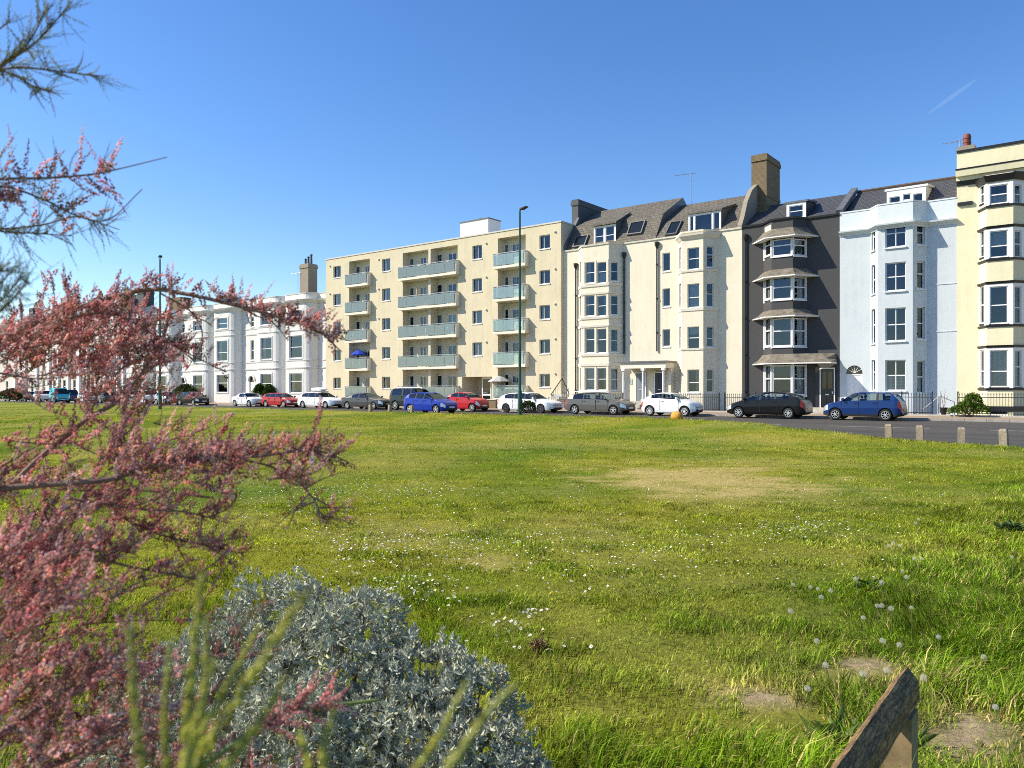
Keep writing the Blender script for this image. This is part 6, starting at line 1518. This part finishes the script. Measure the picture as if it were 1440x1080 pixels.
tubeN([Wn(-160, 549+F*1.62/1.3, 1.3), Wn(-140, 1000, 1.35), Wn(-60, 700, 1.4)], .03, .012, 8); tubeN([Wn(-160, 549+F*1.62/1.3, 1.3), Wn(-130, 1000, 1.25), Wn(-40, 840, 1.2)], .025, .01, 8); tubeN([Wn(-160, 549+F*1.62/1.3, 1.3), Wn(-200, 800, 1.2), Wn(-100, 400, 1.15), Wn(-50, 120, 1.06)], .025, .005, 8)
tubeN([Wn(-100, 400, 1.15), Wn(-60, 270, 1.2)], .008, .003, 6); tubeN([Wn(-140, 1000, 1.35), Wn(-120, 560, 1.5)], .015, .006, 8)
tw.build('branch', M['bark'], tam, smooth=60)
V, T, C = rc_.mesh(); fast_mesh('blossom', V, T, C, M['blossom'], tam)
V, T, C = gr_.mesh(.8); fast_mesh('foliage', V, T, C, M['twigleaf'], tam)
print('racemes', len(rc_.S), len(gr_.S), len(V))
# a flowering sprig and green shoots right in front of the lens
rc_, gr_ = Rac(), Rac(); tw = MB()
pts = spline([Wn(*q) for q in ((240, 1110, .95), (330, 1045, .97), (395, 1003, 1.0), (450, 995, 1.02), (530, 985, 1.05))], 16); tubeN(pts, .0045, .0024, 7)
for k in range(30):
    t = RNG.uniform(.35, .88)*14.9; i = int(t); p = pts[i]; a = unit(CAMR*RNG.uniform(.3, 1)+UP*RNG.uniform(-.15, 1.0)+RNG.normal(0, .2, 3)); rc_.add(p, a, .042*RNG.uniform(.5, 1.7), .0052, [(.85, .42, .38), (.75, .34, .30), (.9, .5, .45)][k % 3])
sp_ = thing('tamarisk_sprig', tuple(Wn(240, 1110, .95)), 'single tamarisk sprig with salmon pink flowers over the silver bush', 'sprig')
M['stemgreen'] = plain('green_stem', (.18, .22, .05), .6, var=.3, scale=40)
tw.build('stem', M['stemgreen'], sp_, smooth=60); V, T, C = rc_.mesh(1.2); fast_mesh('blossom', V, T, C, M['blossom'], sp_)
SH = [((262, 1110), (268, 960), (285, 800), .52, 5.5), ((205, 1110), (190, 1000), (183, 885), .5, 4.5), ((255, 1110), (330, 990), (432, 832), .50, 6), ((236, 1110), (232, 1000), (238, 905), .55, 4), ((275, 1110), (290, 950), (290, 870), .6, 4),
      ((290, 1110), (370, 1010), (400, 950), .5, 4.5), ((240, 1110), (300, 1000), (360, 890), .56, 4.5), ((455, 1110), (455, 1050), (470, 1000), .5, 4), ((560, 1120), (620, 1030), (655, 960), .5, 3.5), ((440, 1110), (430, 1060), (420, 1030), .52, 4), ((600, 1130), (680, 1010), (730, 960), .46, 3.5), ((255, 1110), (270, 1040), (300, 930), .45, 4)]
rc_ = Rac(); tw = MB()
for (a, b, c, d, r) in SH:
    d *= .62; pts = spline([Wn(*a, d), Wn(*b, d*1.02), Wn(*c, d*1.05)], 14); tubeN(pts, .0012, .0007, 6)
    for i in range(13):
        f = i/13; rr = r*.00072*(1-.5*f)
        for k in range(2): rc_.add(pts[i], unit(pts[i+1]-pts[i]), np.linalg.norm(pts[i+1]-pts[i])*1.3, rr, [(.50, .48, .055), (.38, .41, .045), (.60, .54, .08)][(i+k) % 3])
t = thing('green_shoots', tuple(Wn(262, 1110, .52)), 'blurred yellow-green scaly shoots close to the lens', 'plant'); tw.build('stem', M['stemgreen'], t, smooth=60); V, T, C = rc_.mesh(.9); fast_mesh('foliage', V, T, C, M['twigleaf'], t)
# ------------------------------------------------------------------ silver-leaved bush
def lobe(px, py, d, r, rz=None): w = Wn(px, py, d); return (w[0], w[1], w[2], r, rz or r)
LOB = [lobe(395, 905, 3.05, .26, .30), lobe(500, 915, 2.95, .25, .26), lobe(455, 985, 2.7, .32, .34), lobe(590, 985, 2.75, .24, .24), lobe(320, 980, 2.8, .28, .30), lobe(660, 1010, 2.65, .20, .20), lobe(240, 1010, 2.8, .28, .30), lobe(560, 1080, 2.45, .30, .32), lobe(680, 1090, 2.4, .19, .21), lobe(725, 1120, 2.35, .13, .17), lobe(420, 1100, 2.4, .32, .34), lobe(250, 1130, 2.5, .32, .36), lobe(600, 1200, 2.3, .3, .4), lobe(420, 1250, 2.3, .35, .45), lobe(700, 1200, 2.3, .16, .25)]
LB = np.array(LOB); nR = 5600
w_ = LB[:, 3]**2; idx = RNG.choice(len(LB), nR, p=w_/w_.sum()); d_ = RNG.normal(size=(nR, 3)); d_ /= np.linalg.norm(d_, axis=1, keepdims=True); d_[:, 2] = np.where(d_[:, 2] < -.2, -d_[:, 2], d_[:, 2])
rad = RNG.uniform(.5, 1.0, nR)**.5*(.95+.13*np.sin(d_[:, 0]*7+idx*2.1)*np.cos(d_[:, 1]*6+idx)+.07*np.sin(d_[:, 2]*11+idx)); RP = LB[idx, :3]+d_*np.stack([LB[idx, 3], LB[idx, 3], LB[idx, 4]], 1)*rad[:, None]
keep = RP[:, 2] > .03; RP, d_ = RP[keep], d_[keep]; nR = len(RP)
ax = d_*.55+np.array([0, 0, .95])+RNG.normal(0, .28, (nR, 3)); ax /= np.linalg.norm(ax, axis=1, keepdims=True)
PL, AL, LL, WL, CL = [], [], [], [], []
for k in range(11):
    a = RNG.normal(size=(nR, 3)); a -= ax*(a*ax).sum(1, keepdims=True); a /= np.linalg.norm(a, axis=1, keepdims=True)
    sp = .18+.70*(k/10); f = 1-k/11
    PL.append(RP+ax*(.028*f-.012)[..., None] if False else RP+ax*(.03*f-.012)); AL.append(ax*(1.15-sp)+a*sp); s = RNG.uniform(.75, 1.25, nR)*(.55+.5*(k/10))
    LL.append(.029*s); WL.append(.0098*s); g = RNG.uniform(.75, 1.15, nR)[:, None]; CL.append(np.array([.49, .51, .39])*g*(1-.25*(RNG.uniform(0, 1, nR) < .25))[:, None])
V, T, C = leaves(np.concatenate(PL), np.concatenate(AL), np.concatenate(LL), np.concatenate(WL), np.concatenate(CL))
sb = thing('silver_bush', tuple(Wn(470, 1080, 2.7)*np.array([1, 1, 0])), 'low rounded bush with small silver-grey leaves', 'bush'); fast_mesh('foliage', V, T, C, M['silver'], sb)
mb = MB()
for l in LOB:
    for j in range(9):
        dd = RNG.normal(size=3); dd[2] = abs(dd[2]); dd /= np.linalg.norm(dd); mb.tube([(l[0]*.4+LOB[2][0]*.6, l[1]*.4+LOB[2][1]*.6, 0), (l[0], l[1], max(.05, l[2]-l[4]*.4)), (l[0]+dd[0]*l[3]*.9, l[1]+dd[1]*l[3]*.9, l[2]+dd[2]*l[4]*.9)], [.008, .005, .002], 5)
mb.build('stem', M['bark'], sb)
def flower_at(px, py, d): return Wn(px, py, d)
M['daisy'] = plain('daisy_petals', (.80, .80, .76), .7); M['yellow_petal'] = plain('dandelion_petals', (.75, .50, .01), .7); M['stalk'] = plain('flower_stalk', (.16, .19, .05), .7)
# ------------------------------------------------------------------ daisies
def gz(px, py):                                          # ground point seen under a pixel
    z = 0.0
    for _ in range(4):
        u, v = gp(px, py, z); x, y = CW(u, v); z = float(lawn_z(np.array(x), np.array(y)))
    return x, y, z
pos = []
cl = [((705, 885, 32, 16), 26), ((735, 872, 30, 10), 16), ((700, 905, 60, 22), 14), ((785, 925, 40, 15), 10), ((600, 835, 70, 20), 40), ((560, 850, 45, 25), 40), ((500, 800, 60, 14), 26), ((640, 850, 50, 16), 16), ((870, 820, 60, 14), 12), ((820, 840, 50, 14), 14)]
for (q, n) in cl:
    for k in range(n): pos.append((q[0]+RNG.normal()*q[2]*.55, q[1]+RNG.normal()*q[3]*.55))
proto = None
for k, (px, py) in enumerate(pos[:260]):
    if py < 640 or py > 1040: continue
    x, y, z = gz(px, py)
    if proto is None:
        me = MB(); nP = 12
        for i in range(nP):
            a = 6.283*i/nP; me.poly([(.002*math.cos(a), .002*math.sin(a), 0), (.0095*math.cos(a-.2), .0095*math.sin(a-.2), .002), (.011*math.cos(a), .011*math.sin(a), .002), (.0095*math.cos(a+.2), .0095*math.sin(a+.2), .002)], 0)
        me.lathe([(.0035, .001), (.003, .003), (.001, .004)], n=8, m=1); me.tube([(0, 0, -.06), (0, 0, 0)], .0008, 4, 2)
        proto = me.build('daisy', [M['daisy'], M['yellow_petal'], M['stalk']]); ob = proto
    else: ob = proto.copy(); COL.objects.link(ob)
    s = RNG.uniform(.8, 1.25); ob.scale = (s, s, s); ob.location = (x, y, z+RNG.uniform(.05, .075)); ob.rotation_euler = (RNG.normal(0, .35)+.15, RNG.normal(0, .35)-.3, RNG.uniform(0, 6))
    tag(ob, 'tiny white daisy in the short lawn near the silver bush', 'daisy', 'daisies scattered near the silver bush')
# the thousands further off
u_, v_, Q = [], [], []
for (q, n) in (((500, 695, 190, 14), 900), ((450, 720, 140, 25), 500), ((1130, 750, 90, 14), 450), ((560, 775, 150, 30), 700), ((680, 630, 230, 12), 500), ((400, 640, 200, 15), 500), ((1000, 652, 90, 8), 250), ((870, 700, 250, 60), 700), ((760, 780, 200, 35), 500), ((1250, 700, 160, 45), 300), ((1000, 780, 200, 40), 300), ((500, 840, 100, 30), 260), ((620, 605, 300, 8), 300), ((1000, 620, 200, 12), 160)):
    for k in range(n): Q.append((q[0]+RNG.normal()*q[2]*.6, q[1]+RNG.normal()*q[3]*.6))
Q = np.array(Q); Q = Q[(Q[:, 1] > 596) & (Q[:, 1] < 960)]
v = HC*F/(Q[:, 1]-HZ); u = (Q[:, 0]-CX)/F*v; x, y = CW(u, v); x, y = np.array(x), np.array(y); ok = (y < edgeY(x)-.3) & (soil(x, y) < .3); x, y, v = x[ok], y[ok], v[ok]
z = lawn_z(x, y)+RNG.uniform(.045, .07, len(x)); n = len(x); hexa = np.array([[math.cos(a), math.sin(a), 0] for a in np.linspace(0, 2*math.pi, 7)[:-1]])
til = RNG.normal(0, .3, (n, 2)); r = RNG.uniform(.007, .0105, n)
V = np.stack([x, y, z], 1)[:, None, :]+hexa[None]*r[:, None, None]; V[:, :, 2] += (hexa[None, :, 0]*til[:, :1]+hexa[None, :, 1]*(til[:, 1:]-.25)+.0)*r[:, None]
T = np.arange(n*6).reshape(-1, 6); tag(fast_mesh('daisies', V.reshape(-1, 3), T, None, M['daisy']), 'drift of countless white daisies across the middle of the lawn', 'daisies', kind='stuff')
# ------------------------------------------------------------------ dandelion clocks
M['clock'] = plain('seed_down', (.60, .58, .51), .9)
def clock_mesh():
    V = []; T = []; n = 110
    for i in range(n):
        zz = 1-2*(i+.5)/n; r = math.sqrt(1-zz*zz); a = i*2.39996; d = np.array([r*math.cos(a), r*math.sin(a), zz])
        s = unit(np.cross(d, [0.3, .2, .9])); b = np.cross(d, s); R = .021
        p = d*R; k = len(V)
        V += [d*.003, d*R+s*.0003, d*R-s*.0003]; T.append((k, k+1, k+2))
        for j in range(3):
            w = j*1.05; e = s*math.cos(w)+b*math.sin(w); k = len(V); q = np.cross(d, e)*.0005
            V += [p+e*.0045+d*.0015+q, p+e*.0045+d*.0015-q, p-e*.0045+d*.0015]; T.append((k, k+1, k+2))
    return np.array(V), np.array(T)
cp = [(640, 335), (668, 342), (715, 348), (680, 372), (810, 303), (907, 317), (985, 275), (1000, 298), (890, 405), (907, 405), (942, 415), (1018, 412), (664, 537), (910, 536), (973, 551), (697, 627), (925, 647), (838, 660), (1290, 597), (1333, 785), (1063, 675), (935, 180), (950, 170), (975, 180), (1045, 80), (1035, 95), (628, 715), (565, 425), (575, 325), (1120, 522), (838, 450), (1030, 228), (1057, 228), (1395, 222)]
V0, T0 = clock_mesh(); pr = None
for k, (a, b) in enumerate(cp):
    px, py = 900+a/2.667, 700+b/2.667; hz = .13+.05*random.random(); d = (HC-hz-.07)*F/(py-HZ); p = Wn(px, py, d)
    zg = float(lawn_z(np.array(p[0]), np.array(p[1]))); hh = p[2]-zg
    t = thing('dandelion_clock', (p[0], p[1], zg), 'white dandelion clock on a bare stalk in the rough grass around the timber rail', 'dandelion', 'dandelion clocks in the rough grass')
    if pr is None:
        pr = fast_mesh('seed_head', V0, T0, None, M['clock']); so_ = pr
        sm = MB(); sm.tube([(0, 0, -.05), (.004, .002, .5), (0, 0, 1)], .0016, 5); st_ = sm.build('stalk', M['stalk']); so2 = st_
    else: so_ = pr.copy(); COL.objects.link(so_); so2 = st_.copy(); COL.objects.link(so2)
    so_.parent = t; so_.location = (0, 0, hh); s = random.uniform(.58, .80); so_.scale = (s, s, s); so2.parent = t; so2.scale = (1, 1, hh)
for (px, py, lab) in ((1257, 773, 'yellow dandelion flower among the dandelion clocks'), (549, 927, 'yellow dandelion flower poking through the silver bush'), (775, 843, 'yellow dandelion flower in the short lawn near the daisies')):
    b = MB()
    for i in range(26):
        a = i*2.4; r = .004+.015*(i/26); b.poly([(r*.3*math.cos(a), r*.3*math.sin(a), .004), (r*math.cos(a-.2), r*math.sin(a-.2), .008-.006*i/26), (r*math.cos(a+.2), r*math.sin(a+.2), .008-.006*i/26)])
    b.tube([(0, 0, -.12), (0, 0, .002)], .0016, 5, 1); o = b.build('dandelion_flower', [M['yellow_petal'], M['stalk']])
    p = Wn(px, py, 2.72) if px < 600 else Vector(gz(px, py))+Vector((0, 0, .05)); o.location = p; o.rotation_euler = (.3, -.4, 0); tag(o, lab, 'dandelion')
# dock / coarse weeds at the right edge
def weed(px, py, n, L, lab, c0=(.04, .075, .015), c1=(.08, .13, .03)):
    x, y, z = gz(px, py); t = thing('broadleaf_weed', (x, y, z), lab, 'weed'); a = RNG.uniform(0, 6.28, n)
    A = np.stack([np.cos(a), np.sin(a), RNG.uniform(.25, 1.1, n)], 1); P = np.array([x, y, z])+np.stack([np.cos(a), np.sin(a), 0*a], 1)*RNG.uniform(0, L*.9, n)[:, None]+np.array([0, 0, 1])*RNG.uniform(0, L*.5, n)[:, None]
    k = RNG.uniform(0, 1, n)[:, None]; V, T, C = leaves(P, A, L*RNG.uniform(.5, 1.1, n), L*.38*RNG.uniform(.6, 1.1, n), np.array(c0)*(1-k)+np.array(c1)*k); fast_mesh('foliage', V, T, C, M['leaf'], t)
weed(1425, 750, 190, .12, 'dark broad-leaved weed clump at the edge of the rough grass, by a dandelion clock'); weed(1178, 1040, 22, .11, 'broad-leaved weed at the foot of the timber rail', (.10, .15, .03), (.18, .25, .05)); weed(1225, 832, 34, .10, 'dark leaf clump beneath the thickest group of dandelion clocks'); weed(1270, 1060, 18, .10, 'broad-leaved weed against the rail post', (.10, .15, .03), (.18, .25, .05))
# dry tuft
x, y, z = gz(757, 915); n = 500; a = RNG.normal(0, 1, (n, 3)); a[:, 2] = np.abs(a[:, 2]); V, T, C = leaves(np.array([x, y, z+.02])+RNG.normal(0, .022, (n, 3))*np.array([1, 1, .6]), a, RNG.uniform(.02, .05, n), RNG.uniform(.003, .006, n), np.array([.32, .20, .10])*RNG.uniform(.6, 1.3, n)[:, None])
tag(fast_mesh('dry_grass_clump', V, T, C, M['leaf']), 'small brown clump of dead grass beside the daisies', 'grass clump')
# ------------------------------------------------------------------ timber knee rail
m, nt, b_ = new_mat('weathered_timber'); L = nt.links; tc = N(nt, 'ShaderNodeTexCoord'); mp = N(nt, 'ShaderNodeMapping'); mp.inputs['Scale'].default_value = (7, 60, 60); L.new(tc.outputs['Object'], mp.inputs['Vector'])
n1_ = N(nt, 'ShaderNodeTexNoise', Scale=1.0, Detail=8.0, Roughness=.75, Distortion=1.2); L.new(mp.outputs['Vector'], n1_.inputs['Vector']); n2_ = N(nt, 'ShaderNodeTexNoise', Scale=42.0, Detail=6.0, Roughness=.7); L.new(tc.outputs['Object'], n2_.inputs['Vector'])
cr = N(nt, 'ShaderNodeValToRGB'); e = cr.color_ramp.elements; e[0].position = .40; e[0].color = (.030, .019, .010, 1); e[1].position = .66; e[1].color = (.56, .34, .13, 1); L.new(n1_.outputs['Fac'], cr.inputs['Fac'])
cr2 = N(nt, 'ShaderNodeValToRGB'); e = cr2.color_ramp.elements; e[0].position = .5; e[0].color = (0, 0, 0, 1); e[1].position = .62; e[1].color = (1, 1, 1, 1); L.new(n2_.outputs['Fac'], cr2.inputs['Fac'])
mx = N(nt, 'ShaderNodeMixRGB', blend_type='MIX'); L.new(cr2.outputs['Color'], mx.inputs['Fac']); L.new(cr.outputs['Color'], mx.inputs['Color1']); mx.inputs['Color2'].default_value = (.075, .048, .022, 1); L.new(mx.outputs['Color'], b_.inputs['Base Color']); b_.inputs['Roughness'].default_value = .9
bp = N(nt, 'ShaderNodeBump', Strength=1.0, Distance=.012); L.new(n1_.outputs['Fac'], bp.inputs['Height']); L.new(bp.outputs['Normal'], b_.inputs['Normal']); M['rail'] = m
zr = .56; e0 = Wn(1276, 549+(HC-zr)*F/2.95, 2.95); e1 = Wn(1082, 549+(HC-zr)*F/1.72, 1.72)
dx, dy = e0[0]-e1[0], e0[1]-e1[1]; Lr = math.hypot(dx, dy); an = math.atan2(dy, dx)
kr = thing('timber_knee_rail', (e1[0], e1[1], 0), 'weathered low timber rail on a square post at the lawn corner', 'fence', rz=an)
ns = 40; mb = MB(); w, h = .040, .120; secs = []
for i in range(ns+1):
    x = Lr*i/ns; j = lambda k: .0012*math.sin(i*.9+k*2.1)
    # diamond-topped section: ridge, shoulders, straight cheeks
    secs.append([(x, 0+j(0), zr+j(1)), (x, w+j(2), zr-.045+j(3)), (x, w+j(4), zr-h+j(5)), (x, -w+j(6), zr-h+j(7)), (x, -w+j(8), zr-.045+j(9))])
for i in range(ns):
    for k in range(5): mb.poly([secs[i][k], secs[i][(k+1) % 5], secs[i+1][(k+1) % 5], secs[i+1][k]])
mb.poly(secs[0]); mb.poly(list(reversed(secs[-1]))); mb.build('rail', M['rail'], kr, local=True)
M['post'] = plain('weathered_post', (.25, .18, .09), .9, var=.45, scale=9, bump=.006)
mb = MB(); mb.box(Lr-.20, Lr-.08, -.05, .05, -.2, zr-h-.003); mb.build('post', M['post'], kr, local=True)
mb = MB(); mb.box(-.2, -.08, -.05, .05, -.2, zr-h-.003); mb.build('post', M['post'], kr, local=True)
# ================================================================== SKY, LIGHT, CAMERA
SUN = Vector((1.42, 1.0, -1.42)).normalized(); EL = math.asin(-SUN.z); AZ = math.atan2(-SUN.x, -SUN.y)
sun = bpy.data.lights.new('sun', 'SUN'); sun.energy = 5.0; sun.angle = math.radians(.53); sun.color = (1.0, .91, .75)
so = bpy.data.objects.new('sun', sun); COL.objects.link(so); so.rotation_euler = SUN.to_track_quat('-Z', 'Y').to_euler(); so.location = (-40, -30, 60)
w = bpy.data.worlds.new('World'); SC.world = w; w.use_nodes = True; nt = w.node_tree; bg = nt.nodes['Background']
sk = nt.nodes.new('ShaderNodeTexSky'); sk.sky_type = 'NISHITA'; sk.sun_disc = False; sk.sun_elevation = EL; sk.sun_rotation = AZ; sk.altitude = 0; sk.air_density = 1.0; sk.dust_density = .3; sk.ozone_density = 3.0
hs = nt.nodes.new('ShaderNodeHueSaturation'); hs.inputs['Saturation'].default_value = 1.25; hs.inputs['Hue'].default_value = .508; hs.inputs['Value'].default_value = 1.0; nt.links.new(sk.outputs[0], hs.inputs['Color']); nt.links.new(hs.outputs[0], bg.inputs['Color']); bg.inputs['Strength'].default_value = .13
# thin old vapour trail high in the sky
m, nt, b_ = new_mat('vapour'); L = nt.links; nt.nodes.remove(b_); out = nt.nodes['Material Output']; df = N(nt, 'ShaderNodeBsdfDiffuse'); df.inputs['Color'].default_value = (.9, .9, .9, 1); tl = N(nt, 'ShaderNodeBsdfTranslucent'); ad = N(nt, 'ShaderNodeAddShader'); L.new(df.outputs[0], ad.inputs[0]); L.new(tl.outputs[0], ad.inputs[1])
tr = N(nt, 'ShaderNodeBsdfTransparent'); lw = N(nt, 'ShaderNodeLayerWeight', Blend=.5); iv = N(nt, 'ShaderNodeMath', operation='SUBTRACT'); iv.inputs[0].default_value = 1; L.new(lw.outputs['Facing'], iv.inputs[1])
pw_ = N(nt, 'ShaderNodeMath', operation='POWER'); pw_.inputs[1].default_value = 2.0; L.new(iv.outputs[0], pw_.inputs[0]); mu = N(nt, 'ShaderNodeMath', operation='MULTIPLY'); mu.inputs[1].default_value = .06; L.new(pw_.outputs[0], mu.inputs[0])
mx = N(nt, 'ShaderNodeMixShader'); L.new(mu.outputs[0], mx.inputs[0]); L.new(tr.outputs[0], mx.inputs[1]); L.new(ad.outputs[0], mx.inputs[2]); L.new(mx.outputs[0], out.inputs['Surface'])
mb = MB(); a, b = W(1305, 160, 3000), W(1375, 110, 3000); mb.tube([a, a*.75+b*.25, a*.5+b*.5, a*.2+b*.8, b], [2, 6, 9, 6, 1], 16); o = mb.build('vapour_trail', m, smooth=80); tag(o, 'faint white vapour trail in the blue sky above the yellow house', 'vapour trail', kind='stuff')
cam = bpy.data.cameras.new('camera'); co = bpy.data.objects.new('camera', cam); COL.objects.link(co); co.location = (0, 0, HC); co.rotation_euler = (math.pi/2, 0, TH)
cam.sensor_width = 36; cam.lens = 36*F/1440; cam.shift_y = 9/1440; cam.clip_end = 8000; cam.clip_start = .05
cam.dof.use_dof = True; cam.dof.focus_distance = 16; cam.dof.aperture_fstop = 8.0; SC.camera = co
SC.view_settings.view_transform = 'Standard'; SC.view_settings.look = 'None'; SC.view_settings.exposure = .58; SC.view_settings.gamma = 1
SC.cycles.max_bounces = 6; SC.cycles.transparent_max_bounces = 10; SC.cycles.diffuse_bounces = 3; SC.cycles.glossy_bounces = 3; SC.cycles.caustics_reflective = False; SC.cycles.caustics_refractive = False
SC.cycles.filter_width = .95; SC.cycles.use_denoising = False; SC.cycles.sample_clamp_indirect = 3; SC.cycles.denoising_prefilter = 'ACCURATE'; SC.cycles.denoising_input_passes = 'RGB_ALBEDO_NORMAL'; SC.cycles.use_adaptive_sampling = False; SC.cycles.adaptive_threshold = .006
